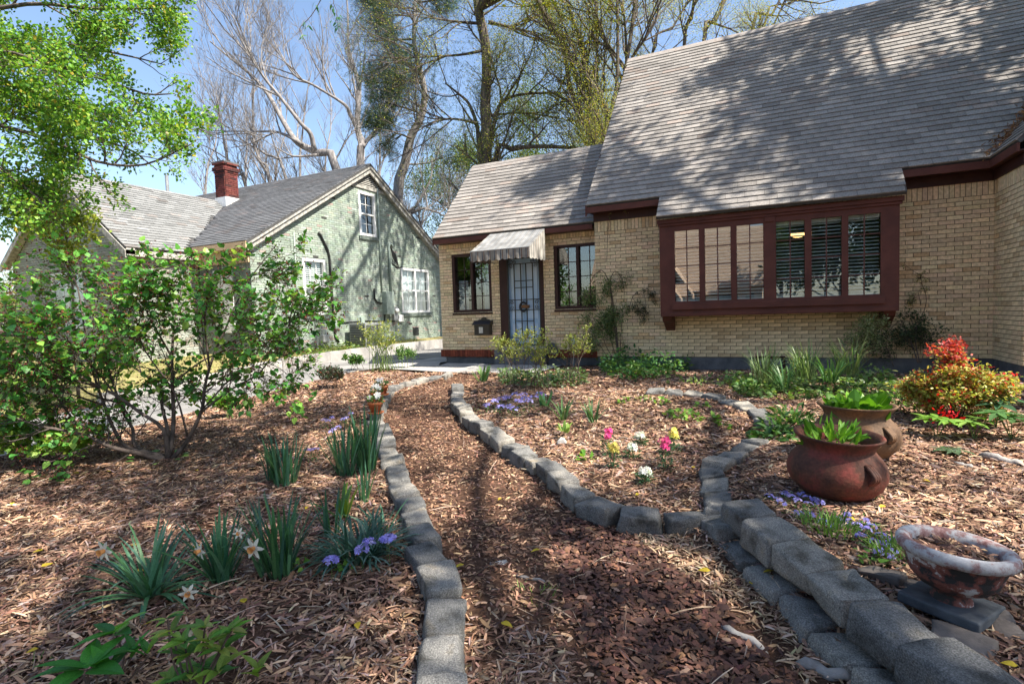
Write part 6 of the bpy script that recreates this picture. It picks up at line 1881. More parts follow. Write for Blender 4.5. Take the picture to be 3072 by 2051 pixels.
class Tree:
    def __init__(s, seed): s.r = np.random.default_rng(seed); s.paths = []; s.tips = []

    def limb(s, pts, r0, r1, lvl, P):
        pts = [np.asarray(p, float) for p in pts]; n = len(pts)
        rad = [r0 + (r1 - r0) * (i / (n - 1)) ** 0.8 for i in range(n)]
        s.paths.append((pts, rad, lvl))
        seg = np.array([np.linalg.norm(pts[i + 1] - pts[i]) for i in range(n - 1)]); L = seg.sum()
        if lvl >= P['levels']:
            s.tips.append((pts[-1], pts[-1] - pts[-2]))
            if n > 2: s.tips.append((pts[n // 2], pts[-1] - pts[-2]))
            return
        s.tips.append((pts[-1], pts[-1] - pts[-2]))
        cum = np.concatenate([[0], np.cumsum(seg)]) / L
        k = P['n'][lvl]; k = k if lvl == 0 else max(1, int(s.r.poisson(k)))
        for t in np.sort(s.r.uniform(P['t0'][lvl], 1.0, k)):
            i = min(n - 2, int(np.searchsorted(cum, t) - 1)); f = (t - cum[i]) / (cum[i + 1] - cum[i] + 1e-9)
            q = pts[i] + (pts[i + 1] - pts[i]) * f; d = (pts[i + 1] - pts[i]) / (seg[i] + 1e-9); rr = rad[i] + (rad[i + 1] - rad[i]) * f
            v = s.r.normal(0, 1, 3); v -= d * (v @ d); v /= np.linalg.norm(v) + 1e-9
            a = P['ang'] * s.r.uniform(0.6, 1.3)
            nd_ = d * math.cos(a) + v * math.sin(a) + np.array([0, 0, P['up']])
            l = P['len'][lvl] * s.r.uniform(0.55, 1.15) * (1 - 0.4 * t)
            c = walk(q, nd_, l, P['seg'], P['wig'], P['trop'], s.r)
            s.limb(c, min(rr * 0.7, P['rad'][lvl]), max(0.0015, P['rad'][lvl] * 0.3), lvl + 1, P)

    def mesh(s, lo, hi, sides):
        Vs, Fs, o = [], [], 0
        by = {}
        for pts, rad, lvl in s.paths:
            if lo <= lvl <= hi: by.setdefault(sides[min(lvl, len(sides) - 1)], []).append((pts, rad))
        for k, lst in by.items():
            V, F = tubes_np(lst, k); Vs.append(V); Fs.append(F + o); o += len(V)
        return (np.concatenate(Vs), np.concatenate(Fs)) if Vs else (None, None)

    def wood(s, root, mat, sides=(9, 6, 4, 3)):
        for pts, rad, lvl in s.paths:
            if lvl == 0:
                v, f = tube_np(pts, rad, sides[0]); build('trunk' if rad[0] > 0.03 else 'limb', v, f, mat, root, None, True)
        V, F = s.mesh(1, 9, sides)
        if V is not None: tag(build('branches', V, F, mat, root, None, True), kind='stuff')

    def leaves(s, root, per, spread, size, pal, w=None, tmpl=LEAFS, wid=1.0, flat=0.5, mat='leaf', n_ind=0, keep=None, name='crown', droop=0.0):
        T = np.array([t[0] for t in s.tips]); Dr = np.array([t[1] for t in s.tips]); Dr /= np.linalg.norm(Dr, axis=1, keepdims=True) + 1e-9
        k = np.repeat(np.arange(len(T)), per); n = len(k)
        pos = T[k] + s.r.normal(0, spread, (n, 3)); d = Dr[k] + s.r.normal(0, 0.7, (n, 3)); d[:, 2] -= droop
        if keep is not None:
            q = keep(pos); pos, d = pos[q], d[q]; n = len(pos)
        M = leaf_mats(pos, d, s.r.uniform(size[0], size[1], n), wid, flat, s.r); C = palette(n, pal, w, 0.15, s.r)
        pieces('leaf', tmpl, M, C, MT[mat], root, n_ind, name, pool=6)


MT['bark'] = noisemat('grey_bark', (0.13, 0.12, 0.115), (0.30, 0.28, 0.27), 6, 0.95, 0.7, 20, stretch=(2, 2, 0.4), bdist=0.02)
MT['bark2'] = noisemat('brown_bark', (0.055, 0.045, 0.038), (0.17, 0.14, 0.115), 6, 0.95, 0.8, 16, stretch=(2, 2, 0.4), bdist=0.03)
MT['barkshrub'] = noisemat('shrub_bark', (0.045, 0.034, 0.029), (0.14, 0.11, 0.095), 10, 0.9, 0.5, 40, bdist=0.006)


def r2(cx, cy): return ((550 + cx / 2.24) * 0.76465, cy / 2.24 * 0.76465)
def r3(cx, cy): return ((1050 + cx / 2.24) * 0.76465, cy / 2.24 * 0.76465)
def r4(cx, cy): return ((1700 + cx / 1.712) * 0.76465, cy / 1.712 * 0.76465)


def stem(fn, pts, D, dd=0.0, n=3, foot=None):
    """polyline through picture positions at depth D (drifting by dd), optionally rooted straight below"""
    P = [at_d(*fn(*p), D + dd * i / max(1, len(pts) - 1)) for i, p in enumerate(pts)]
    if foot is not None:
        b = P[0].copy(); lean = (P[0] - P[1]); b[2] = foot; b[:2] += lean[:2] * 0.3
        P = [b] + P
    return smooth_path(P, n)


VV = lambda x, y: (x, y)

# ---- bare trees behind the neighbour
BARE = dict(levels=4, n=[11, 5, 4, 3], t0=[0.25, 0.15, 0.15, 0.1], ang=0.65, up=0.22, trop=0.35, wig=0.10, seg=4, len=[4.2, 2.6, 1.5, 0.9], rad=[0.06, 0.03, 0.016, 0.010])
t = thing('bare_tree', at_z(775, 400, 3.0) * 0 + np.append(at_d(775, 400, 27)[:2], 0.3), 'leafless grey tree leaning left behind the green house ridge', 'tree')
T = Tree(31)
T.limb(stem(r2, [(1030, 1145), (900, 1030), (770, 960), (690, 850), (560, 620), (450, 500), (350, 420), (180, 280)], 27, 1, foot=0.3), 0.26, 0.03, 0, BARE)
T.limb(stem(r2, [(880, 1010), (855, 900), (790, 830), (640, 640), (540, 520), (420, 330), (330, 100)], 27, -2), 0.14, 0.025, 0, BARE)
T.limb(stem(r2, [(800, 970), (640, 890), (480, 885), (200, 880)], 27, 2), 0.10, 0.02, 0, dict(BARE, n=[6, 4, 4, 3]))
T.limb(stem(r2, [(910, 1040), (740, 1050), (620, 990)], 27, -1), 0.08, 0.02, 0, dict(BARE, n=[4, 4, 3, 3], len=[2.4, 1.6, 1, .7]))
T.wood(t, MT['bark'])
t = thing('bare_tree', np.append(at_d(830, 400, 29)[:2], 0.3), 'tall forked leafless tree with pale trunk behind the gable peak', 'tree')
T = Tree(32)
T.limb(stem(r2, [(1190, 1110), (1205, 980), (1170, 860), (1180, 640), (1170, 520), (1130, 440), (1110, 340), (1105, 100), (1095, -50)], 29, 0, foot=0.3), 0.26, 0.03, 0, dict(BARE, n=[13, 5, 4, 3]))
T.limb(stem(r2, [(1170, 860), (1120, 770), (1080, 700), (870, 570), (740, 500), (610, 280)], 29, -2), 0.13, 0.025, 0, BARE)
T.limb(stem(r2, [(1210, 970), (1320, 850), (1350, 780), (1400, 640)], 29, 1), 0.12, 0.025, 0, dict(BARE, n=[7, 4, 4, 3]))
T.wood(t, MT['bark'])
t = thing('bare_tree', np.append(at_d(600, 430, 31)[:2], 0.3), 'thin leafless tree right of the red chimney', 'tree')
T = Tree(33)
T.limb(stem(r2, [(580, 1225), (520, 1090), (480, 960), (465, 700), (470, 550), (480, 400)], 31, 0, foot=0.3), 0.13, 0.02, 0, BARE)
T.limb(stem(r2, [(690, 1200), (560, 1040), (420, 960), (330, 860), (280, 640)], 31, 1, foot=0.3), 0.11, 0.02, 0, BARE)
T.limb(stem(r2, [(785, 1190), (800, 900), (830, 640), (860, 480)], 31, 1, foot=0.3), 0.10, 0.02, 0, dict(BARE, n=[8, 4, 4, 3]))
T.wood(t, MT['bark'])
t = thing('bare_tree', np.append(at_d(470, 430, 30)[:2], 0.3), 'small leafless tree behind the red chimney at left', 'tree')
T = Tree(34)
T.limb(stem(r2, [(300, 1150), (280, 1000), (250, 800), (230, 640)], 30, 0, foot=0.3), 0.12, 0.02, 0, dict(BARE, n=[9, 4, 4, 3]))
T.limb(stem(r2, [(420, 1260), (370, 1180), (320, 1090), (200, 1010), (90, 960)], 30, 0, foot=0.3), 0.09, 0.02, 0, dict(BARE, n=[6, 4, 3, 3]))
T.wood(t, MT['bark'])
t = thing('bare_tree', np.append(at_d(990, 560, 25)[:2], 0.3), 'low crooked leafless tree in the gap between the two houses', 'tree')
T = Tree(35)
LOWB = dict(BARE, n=[8, 5, 4, 3], len=[2.2, 1.5, 0.9, 0.6], rad=[0.045, 0.022, 0.012, 0.008])
T.limb(stem(r2, [(1500, 1500), (1560, 1390), (1660, 1210), (1670, 1060)], 25, 0, foot=0.3), 0.12, 0.02, 0, LOWB)
T.limb(stem(r2, [(1530, 1430), (1620, 1400), (1720, 1430), (1780, 1380)], 25, 1), 0.09, 0.02, 0, LOWB)
T.limb(stem(r2, [(1600, 1520), (1640, 1380), (1600, 1200), (1590, 1050)], 25, 1, foot=0.3), 0.07, 0.015, 0, LOWB)
T.wood(t, MT['bark'])
t = thing('bare_tree', np.append(at_d(520, 430, 36)[:2], 0.3), 'distant leafless tree with fine twigs behind the green house roof', 'tree')
T = Tree(36)
for a, b in (((150, 1250), (240, 700)), ((620, 1200), (700, 640)), ((950, 1180), (990, 560)), ((1320, 1150), (1290, 500)), ((420, 1250), (400, 620))):
    T.limb(stem(r2, [a, ((a[0] + b[0]) / 2 + 20, (a[1] + b[1]) / 2), b], 36, 1, foot=0.3), 0.10, 0.02, 0, dict(BARE, n=[10, 4, 4, 2], len=[3.2, 2.0, 1.3, 0.8]))
T.wood(t, MT['bark'])

# ---- pines and leafy trees behind the cottage
NEED = (np.array([(0, 0, 0), (0.9, -0.03, 0.02), (1, 0.02, 0), (0, 0, 0), (0.85, 0.35, 0.1), (0.95, 0.42, 0.1), (0, 0, 0), (0.8, -0.38, 0.12), (0.9, -0.45, 0.1), (0, 0, 0), (0.75, 0.1, 0.5), (0.85, 0.05, 0.55), (0, 0, 0), (0.8, 0.1, -0.45), (0.9, 0.02, -0.5)]), [(0, 1, 2), (3, 4, 5), (6, 7, 8), (9, 10, 11), (12, 13, 14)])
PINE = dict(levels=3, n=[14, 5, 3], t0=[0.3, 0.3, 0.3], ang=1.1, up=0.08, trop=0.12, wig=0.10, seg=4, len=[3.6, 1.7, 0.8], rad=[0.05, 0.025, 0.012])
t = thing('pine_tree', np.append(at_d(910, 470, 24)[:2], 0.3), 'leaning pine with dark needle tufts between the two houses', 'tree')
T = Tree(41)
T.limb(stem(r2, [(1440, 1340), (1490, 1100), (1530, 920), (1600, 780), (1620, 600), (1560, 350), (1550, 200), (1560, -60)], 24, -1, foot=0.3), 0.28, 0.06, 0, dict(PINE, n=[15, 5, 3], t0=[0.45, .3, .3]))
T.wood(t, MT['bark'])
T.leaves(t, 6, 0.16, (0.14, 0.24), [(0.022, 0.060, 0.035), (0.04, 0.085, 0.04), (0.08, 0.10, 0.03), (0.12, 0.11, 0.03)], [4, 3, 1, .4], NEED, 1.0, 0.2, 'leafm')
T2 = Tree(42)
for pts in ([(1560, 60), (1400, 50), (1250, 40)], [(1570, 20), (1700, 0), (1790, -20)], [(1550, 120), (1450, 100), (1330, 110)], [(1600, 560), (1450, 540), (1320, 560)], [(1590, 760), (1400, 700), (1290, 700)], [(1530, 930), (1430, 900), (1350, 960)], [(1600, 480), (1480, 420), (1400, 440)]):
    T2.limb(stem(r2, pts, 23.5, -0.5), 0.05, 0.012, 0, dict(PINE, levels=2, n=[9, 4], len=[1.3, 0.7]))
T2.wood(t, MT['bark2'])
T2.leaves(t, 20, 0.17, (0.13, 0.22), [(0.022, 0.060, 0.035), (0.04, 0.085, 0.04), (0.10, 0.11, 0.03), (0.20, 0.15, 0.03)], [4, 3, 1, .6], NEED, 1.0, 0.2, 'leafm', name='needles')
SPR = [(0.30, 0.35, 0.05), (0.42, 0.42, 0.07), (0.20, 0.28, 0.045), (0.46, 0.34, 0.07), (0.09, 0.15, 0.04)]
OAK = dict(levels=3, n=[12, 5, 4], t0=[0.3, 0.2, 0.2], ang=0.8, up=0.10, trop=0.2, wig=0.12, seg=4, len=[3.2, 1.8, 0.9], rad=[0.05, 0.022, 0.010])
t = thing('oak_tree', np.append(at_d(1120, 400, 21)[:2], 0.3), 'thick straight trunk with sweeping low limb behind the entry roof', 'tree')
T = Tree(43)
T.limb(stem(r3, [(915, 1090), (920, 900), (910, 700), (920, 500), (910, 300), (870, 100), (850, -60)], 21, 0, foot=0.3), 0.25, 0.17, 0, dict(OAK, n=[16, 5, 4]))
T.limb(stem(r3, [(880, 1080), (865, 950), (850, 830), (800, 700), (740, 640), (640, 560)], 21, 0.5, foot=0.3), 0.14, 0.03, 0, OAK)
T.limb(stem(r3, [(975, 1085), (1090, 1005), (1250, 985), (1500, 995), (1640, 1020)], 21, -0.5, foot=0.3), 0.13, 0.05, 0, dict(OAK, n=[8, 4, 3], len=[1.8, 1.1, .6]))
T.limb(stem(r3, [(940, 1000), (1000, 720), (1130, 640), (1400, 625), (1560, 640)], 21, 0.6), 0.09, 0.03, 0, OAK)
T.limb(stem(r3, [(900, 780), (1000, 770), (1150, 760), (1400, 790)], 21, 0.6), 0.06, 0.02, 0, OAK)
T.limb(stem(r3, [(860, 830), (700, 800), (560, 820), (430, 900)], 21, -0.6), 0.06, 0.015, 0, OAK)
T.limb(stem(r3, [(900, 340), (740, 370), (560, 380), (300, 390), (130, 370)], 21, -0.6), 0.06, 0.015, 0, OAK)
T.limb(stem(r3, [(900, 160), (740, 150), (560, 120), (420, 60)], 21, -0.6), 0.07, 0.015, 0, OAK)
T.limb(stem(r3, [(930, 150), (1100, 190), (1240, 220)], 21, 0.3), 0.08, 0.03, 0, OAK)
TS = Tree(432)
for e_ in ([(-7.0, 16.0, 12.8), (-4.8, 14.4, 12.6), (-2.6, 13.0, 12.4)], [(-6.5, 17.5, 12.8), (-4.5, 17.0, 12.8), (-2.5, 16.0, 12.6)], [(-7.0, 15, 13.0), (-5.6, 12.6, 12.0), (-4.8, 10.6, 11.0)], [(-6.4, 16.4, 12.4), (-4.6, 15.4, 11.4), (-3.0, 14.6, 10.6)], [(-6.2, 14.4, 12.0), (-4.4, 12.2, 12.4), (-2.8, 10.8, 12.6)]):
    TS.limb(smooth_path([at_d(*r3(870, 60), 21)] + [np.array(q_) for q_ in e_], 3), 0.12, 0.03, 0, dict(levels=2, n=[9, 4], t0=[0.35, 0.2], ang=0.9, up=0.05, trop=0.1, wig=0.12, seg=4, len=[1.3, 0.7], rad=[0.03, 0.015]))
TS.wood(t, MT['bark2'])
TS.tips = [q_ for q_ in TS.tips if TS.r.random() < 0.55]
TS.leaves(t, 26, 0.22, (0.11, 0.18), SPR[:3], None, LEAFS, 1.0, 0.4, name='upper_crown')
T.wood(t, MT['bark2'])
xo = float(at_d(1120, 400, 21)[0]) - 0.8
T.leaves(t, 14, 0.22, (0.03, 0.065), SPR, [3, 3, 2, 1, 1.5], LEAFS, 1.0, 0.4, keep=lambda q_: T.r.random(len(q_)) < np.where(q_[:, 0] < xo, 0.22, 1.0))
T2 = Tree(431)
T2.paths = []; T2.tips = T.tips[::3]
T2.leaves(t, 4, 0.20, (0.12, 0.20), [(0.035, 0.07, 0.04), (0.05, 0.09, 0.03)], None, NEED, 1.0, 0.2, 'leafm', name='needles')
t = thing('multi_stem_tree', np.append(at_d(1355, 350, 20)[:2], 0.3), 'multi stemmed spring tree with yellow green buds between the roofs', 'tree')
T = Tree(44)
MUL = dict(OAK, n=[11, 4, 3], up=0.12, ang=0.75, len=[3.6, 2.0, 1.0])
for pts, a, b in (([(1630, 990), (1560, 780), (1480, 600), (1450, 400), (1380, 200), (1240, -10)], 0.13, 0.05), ([(1630, 990), (1620, 800), (1540, 560), (1420, 260), (1330, 130), (1260, -30)], 0.13, 0.05),
                  ([(1640, 990), (1650, 760), (1600, 600), (1560, 300), (1500, 150), (1450, -20)], 0.13, 0.05), ([(1620, 990), (1480, 700), (1380, 640), (1260, 560)], 0.08, 0.02), ([(1640, 980), (1660, 600), (1660, 200), (1655, -30)], 0.08, 0.04)):
    T.limb(stem(r3, pts, 20, rng.uniform(-1, 1), foot=0.3), a, b, 0, MUL)
T.wood(t, MT['bark2'])
T.leaves(t, 24, 0.24, (0.03, 0.06), SPR, [3, 3, 2, 1.5, 1], LEAFS, 1.0, 0.4)
t = thing('multi_stem_tree', np.append(at_d(1420, 330, 18.6)[:2], 0.3), 'fan of upright stems rising just left of the high roof', 'tree')
T = Tree(45)
for pts, a, b in (([(1740, 900), (1700, 700), (1600, 520), (1500, 400), (1330, 130), (1250, -20)], 0.10, 0.05), ([(1745, 900), (1800, 680), (1860, 420), (1920, 0), (1940, -60)], 0.10, 0.05),
                  ([(1760, 840), (1790, 600), (1800, 300), (1795, -20)], 0.08, 0.05), ([(1840, 560), (1770, 400), (1680, 200), (1640, 0)], 0.06, 0.03), ([(1850, 500), (1900, 380), (1990, 250), (2080, 100)], 0.06, 0.03), ([(1860, 460), (1850, 200), (1830, 0)], 0.06, 0.03)):
    T.limb(stem(r3, pts, 18.6, rng.uniform(-.6, .8), foot=0.3 if pts[0][1] > 800 else None), a, b, 0, dict(MUL, n=[10, 4, 3]))
T.wood(t, MT['bark2'])
T.leaves(t, 22, 0.24, (0.03, 0.055), SPR, [3, 3, 2, 1.5, 1], LEAFS, 1.0, 0.4)
t = thing('spring_tree', np.append(at_d(1560, 300, 23)[:2], 0.3), 'sparse budding tree fanning out behind the high roof ridge', 'tree')
T = Tree(46)
for pts, a, b in (([(700, 260), (760, 120), (820, -10), (880, -120)], 0.10, 0.05), ([(940, 220), (1050, 80), (1110, -30)], 0.09, 0.04), ([(600, 300), (640, 100), (655, -20)], 0.10, 0.05), ([(430, 330), (540, 150), (620, 20), (700, -60)], 0.07, 0.03), ([(1000, 200), (1150, 20), (1300, -80)], 0.06, 0.02), ([(1050, 160), (1300, 20), (1550, -20)], 0.05, 0.02)):
    T.limb(stem(r4, pts, 23, rng.uniform(-1, 1), foot=0.3), a, b, 0, dict(MUL, n=[11, 4, 3], t0=[0.6, .2, .2], len=[2.4, 1.5, .8]))
T.wood(t, MT['bark2'])
T.leaves(t, 14, 0.22, (0.03, 0.055), SPR, [3, 3, 1, 2, 0.5], LEAFS, 1.0, 0.4)
# leafy trees farther back
for k, (vx, D, col, lab) in enumerate(((1240, 33, 0, 'dense dark evergreen far behind the entry roof'), (1380, 36, 1, 'yellow green leafy tree far behind the multi stemmed trees'), (1040, 38, 0, 'dark evergreen seen through the oak limbs behind the entry'), (30, 46, 2, 'pale budding tree far left beyond the green house'), (1480, 34, 1, 'pale yellow green tree behind the left end of high roof'))):
    c = at_d(vx, 600, D); t = thing('leafy_tree', (c[0], c[1], 0.3), lab, 'tree')
    T = Tree(60 + k); h = 12.0 if vx > 500 else 4.5
    T.limb(smooth_path([(c[0], c[1], 0.2), (c[0] + 0.2, c[1], h * 0.35), (c[0] - 0.2, c[1], h * 0.7), (c[0], c[1], h)]), 0.22, 0.05, 0, dict(OAK, n=[22, 6, 4], t0=[0.2, .2, .2], len=[4.2, 2.2, 1.1] if vx > 500 else [2.4, 1.4, .8]))
    T.wood(t, MT['bark2'], (7, 4, 3, 3))
    pal = [[(0.05, 0.10, 0.04), (0.10, 0.16, 0.045), (0.17, 0.22, 0.05)], [(0.30, 0.34, 0.06), (0.42, 0.41, 0.09), (0.18, 0.24, 0.05)], [(0.34, 0.30, 0.15), (0.25, 0.26, 0.10), (0.16, 0.18, 0.07)]][col]
    T.leaves(t, 14, 0.36, (0.08, 0.16), pal, None, LEAFS, 1.0, 0.4)

# ---- maple with fresh leaves reaching in from the left
t = thing('maple_tree', np.append(at_d(-260, 700, 9.0)[:2], 0.1), 'maple with fresh green leaves reaching in from upper left', 'tree')
T = Tree(51)
MAP = dict(levels=3, n=[17, 5, 4], t0=[0.12, 0.15, 0.15], ang=0.75, up=0.06, trop=0.10, wig=0.12, seg=4, len=[0.80, 0.42, 0.24], rad=[0.018, 0.009, 0.005])
hub = at_d(-260, 330, 9.0); foot = np.append(at_d(-260, 700, 9.0)[:2], 0.0)
T.limb(smooth_path([foot, foot + (hub - foot) * 0.5 + np.array([0.1, 0, 0]), hub, at_d(-220, 40, 9.2), at_d(-150, -300, 9.4)]), 0.20, 0.08, 0, dict(MAP, n=[6, 4, 3], t0=[0.6, .2, .2]))
for pts, d0, d1 in (([(-250, 260), (-80, 170), (100, 150), (230, 180), (330, 215), (400, 215)], 9.0, 8.0), ([(-250, 300), (-60, 280), (110, 320), (220, 370), (330, 378), (440, 330)], 9.0, 7.6),
                    ([(-255, 240), (-100, 60), (60, 10), (200, 20), (330, 20), (410, 20)], 9.0, 8.2), ([(-250, 290), (-80, 200), (60, 220), (180, 240), (300, 280), (470, 300)], 9.0, 8.4),
                    ([(-250, 200), (-90, 90), (80, 90), (200, 110), (300, 130), (380, 150)], 9.0, 9.4), ([(-250, 340), (-100, 330), (0, 390), (70, 440), (110, 480)], 9.0, 8.0),
                    ([(-250, 180), (-60, -20), (120, -30), (260, -30), (380, -10)], 9.0, 9.2), ([(-250, 300), (-120, 250), (0, 260), (150, 300), (290, 340), (360, 390)], 9.0, 8.8),
                    ([(-250, 250), (-120, 140), (-20, 120), (60, 130), (160, 190)], 9.0, 7.6), ([(-250, 350), (-140, 380), (-60, 430), (20, 470)], 9.0, 8.6), ([(-250, 280), (-100, 230), (40, 200), (150, 140), (250, 90)], 9.0, 8.8)):
    T.limb(stem(VV, pts, d0, d1 - d0), 0.05, 0.008, 0, MAP)
T.wood(t, MT['bark2'])
MAPC = [(0.13, 0.30, 0.035), (0.20, 0.38, 0.05), (0.08, 0.21, 0.03), (0.28, 0.42, 0.06), (0.38, 0.34, 0.05)]
T.leaves(t, 5, 0.06, (0.04, 0.075), MAPC, [3, 3, 4, 2, 0.5], LEAFS, 1.25, 0.55, n_ind=0)
t2_ = thing('leafy_shrub', np.append(at_d(150, 640, 10)[:2], 0.2), 'yellow green shrub top in front of the left gable', 'shrub')
T = Tree(52)
T.limb(stem(VV, [(170, 760), (165, 640), (150, 540), (120, 500)], 9.6, 0, foot=0.2), 0.03, 0.008, 0, dict(MAP, n=[12, 4, 3], t0=[0.7, .2, .2], len=[0.7, .4, .2]))
T.wood(t2_, MT['bark2'])
T.leaves(t2_, 9, 0.07, (0.05, 0.09), [(0.22, 0.28, 0.03), (0.15, 0.22, 0.03), (0.30, 0.33, 0.05)], None, LEAFS, 1.2, 0.5)
# hanging sprig at the top of the picture belongs to a branch overhead
t = thing('tree_branch', tuple(at_d(740, -60, 9)), 'thin overhanging twig with a few drooping leaves at the top', 'branch')
T = Tree(53)
T.limb(stem(VV, [(800, -160), (745, -20), (715, 35), (690, 62), (688, 80)], 9, 0), 0.010, 0.003, 0, dict(levels=1, n=[3], t0=[0.5], ang=0.6, up=-0.3, trop=-0.3, wig=0.1, seg=3, len=[0.2], rad=[0.003]))
T.limb(stem(VV, [(790, -140), (765, -10), (772, 25), (770, 50)], 9.1, 0), 0.008, 0.003, 0, dict(levels=1, n=[3], t0=[0.5], ang=0.6, up=-0.3, trop=-0.3, wig=0.1, seg=3, len=[0.2], rad=[0.003]))
T.wood(t, MT['twig'])
T.leaves(t, 4, 0.03, (0.07, 0.12), [(0.04, 0.14, 0.06), (0.06, 0.18, 0.05)], None, LEAFN, 1.0, 0.3, n_ind=100, droop=0.8)

# ---- big multi stemmed shrub on the left
sb0 = G(385, 1055)
shr = thing('viburnum_shrub', tuple(sb0), 'wide multi stemmed shrub with round green leaves and dark red buds at left', 'shrub')
T = Tree(71)
SH = dict(levels=3, n=[13, 4, 3], t0=[0.18, 0.2, 0.2], ang=0.85, up=0.0, trop=0.02, wig=0.09, seg=4, len=[0.58, 0.34, 0.20], rad=[0.009, 0.005, 0.003])
D0 = float((sb0 - CAM) @ CF)
for pts, dd, r0 in (([(385, 1058), (320, 1040), (255, 1025), (190, 995), (105, 980), (40, 960), (-40, 935)], -0.7, 0.032), ([(380, 1052), (350, 1040), (290, 1025), (262, 985), (240, 930), (222, 880), (205, 820), (192, 740), (178, 660), (150, 590)], -0.2, 0.026),
                    ([(375, 1045), (312, 1025), (305, 985), (285, 950), (268, 905), (250, 850), (232, 790), (222, 710), (232, 650)], 0.3, 0.022), ([(385, 1050), (375, 985), (320, 945), (275, 912), (225, 885), (160, 850), (80, 800), (0, 740)], -0.5, 0.026),
                    ([(388, 1050), (398, 970), (396, 890), (395, 810), (400, 740), (415, 670), (435, 610)], 0.5, 0.028), ([(384, 1050), (388, 1000), (372, 935), (368, 900), (345, 870), (280, 820), (240, 760), (255, 690), (300, 620)], 0.8, 0.022),
                    ([(395, 1052), (430, 1010), (463, 940), (470, 885), (490, 815), (515, 760), (540, 700), (580, 630), (635, 560)], 0.1, 0.026), ([(462, 945), (500, 915), (535, 890), (600, 850), (650, 770), (690, 690)], -0.4, 0.014),
                    ([(222, 885), (160, 870), (90, 850), (25, 830), (-60, 790)], -0.8, 0.014), ([(395, 880), (460, 830), (520, 800), (600, 750), (660, 640)], 0.6, 0.012), ([(395, 820), (350, 740), (330, 690), (350, 630)], -0.5, 0.012),
                    ([(480, 840), (470, 740), (480, 680), (510, 610)], -0.4, 0.012), ([(300, 930), (200, 900), (130, 830), (60, 730), (20, 660)], 0.6, 0.014), ([(240, 930), (150, 900), (60, 880), (-30, 860)], 0.3, 0.012), ([(600, 760), (660, 740), (700, 700)], -0.3, 0.008), ([(190, 995), (120, 900), (40, 860), (-60, 840)], -0.3, 0.012), ([(463, 940), (540, 860), (620, 830), (690, 800)], 0.3, 0.010), ([(300, 960), (230, 860), (150, 780), (60, 780)], -0.7, 0.012), ([(430, 1000), (400, 900), (330, 800), (310, 720)], -0.7, 0.012)):
    b0 = pts[0][1] > 1040
    P = [at_d(x, y, D0 + dd * (i / (len(pts) - 1)) ** 1.2) for i, (x, y) in enumerate(pts)]
    T.limb(smooth_path(P, 3), r0, 0.005, 0, SH)
T.wood(shr, MT['barkshrub'], (8, 5, 4, 3))
SHC = [(0.08, 0.27, 0.05), (0.13, 0.35, 0.06), (0.06, 0.19, 0.045), (0.22, 0.42, 0.07), (0.30, 0.46, 0.10)]
lm = lambda q: q[:, 2] > gz(q[:, 0], q[:, 1]) + 0.02
T.leaves(shr, 1, 0.022, (0.045, 0.095), SHC, [3, 3, 2, 1.6, 0.8], LEAFW, 1.05, 0.80, n_ind=300, keep=lm, name='foliage')
T.leaves(shr, 3, 0.025, (0.015, 0.03), [(0.12, 0.02, 0.02), (0.20, 0.06, 0.03), (0.08, 0.03, 0.02)], None, LEAFS, 1.2, 0.2, mat='leafm', keep=lm, name='buds')
n = 16; a = rng.uniform(0, 6.28, n)
pos = np.stack([sb0[0] + 0.28 * np.cos(a), sb0[1] - 0.1 + 0.2 * np.sin(a), gz(sb0[0] + 0.28 * np.cos(a), sb0[1] - 0.1 + 0.2 * np.sin(a)) + 0.06], -1)
pieces('leaf', LEAFW, leaf_mats(pos, np.stack([np.cos(a), np.sin(a), 0.3 + 0 * a], -1), rng.uniform(0.06, 0.10, n), 1.0, 0.9), palette(n, SHC[:2] + SHC[3:4]), MT['leaf'], shr, 100, pool=3)


# ------------------------------------------------------------------ smaller shrubs
def shrub(name, v, label, stems, P, mat, leaf, seed, foot_spread=0.08, r0=0.006, cat='shrub', n_ind=0):
    p = G(*v); t = thing(name, tuple(p), label, cat); T = Tree(seed)
    for (dx, dy, dz) in stems:
        b = np.array([p[0] + T.r.normal(0, foot_spread), p[1] + T.r.normal(0, foot_spread), 0]); b[2] = float(gz(b[0], b[1])) - 0.02
        e = p + np.array([dx, dy, dz]); mid = b + (e - b) * 0.5 + np.array([dx * -0.15, dy * -0.15, abs(dz) * 0.05])
        T.limb(smooth_path([b, mid, e], 4), r0, r0 * 0.35, 0, P)
    T.wood(t, mat, (5, 4, 3, 3))
    T.leaves(t, leaf[0], leaf[1], leaf[2], leaf[3], None, leaf[4], leaf[5], 0.5, n_ind=n_ind, name='foliage', keep=lambda q: q[:, 2] > gz(q[:, 0], q[:, 1]))
    return t


rs = np.random.default_rng(5)
TW = dict(levels=2, n=[5, 3], t0=[0.45, 0.3], ang=0.5, up=0.2, trop=0.1, wig=0.08, seg=3, len=[0.30, 0.14], rad=[0.003, 0.002])
fan = lambda k, s, h: [(rs.normal(0, s), rs.normal(0, s), h * rs.uniform(0.75, 1.1)) for _ in range(k)]
YG = [(0.26, 0.30, 0.06), (0.34, 0.36, 0.10), (0.17, 0.22, 0.05)]
shrub('forsythia_shrub', (875, 852), 'upright clump of thin canes with yellow green leaves beside the driveway', fan(44, 0.24, 0.95), dict(TW, n=[3, 2], len=[.2, .1]), MT['stem'], (1, 0.03, (0.04, 0.075), YG, LEAFN, 1.3), 81, 0.15)
shrub('spirea_shrub', (1175, 880), 'thin twiggy shrub with yellow green tufts, left one before the door', fan(10, 0.28, 0.72), TW, MT['twig'], (2, 0.02, (0.03, 0.055), YG, LEAFN, 1.4), 82, 0.12)
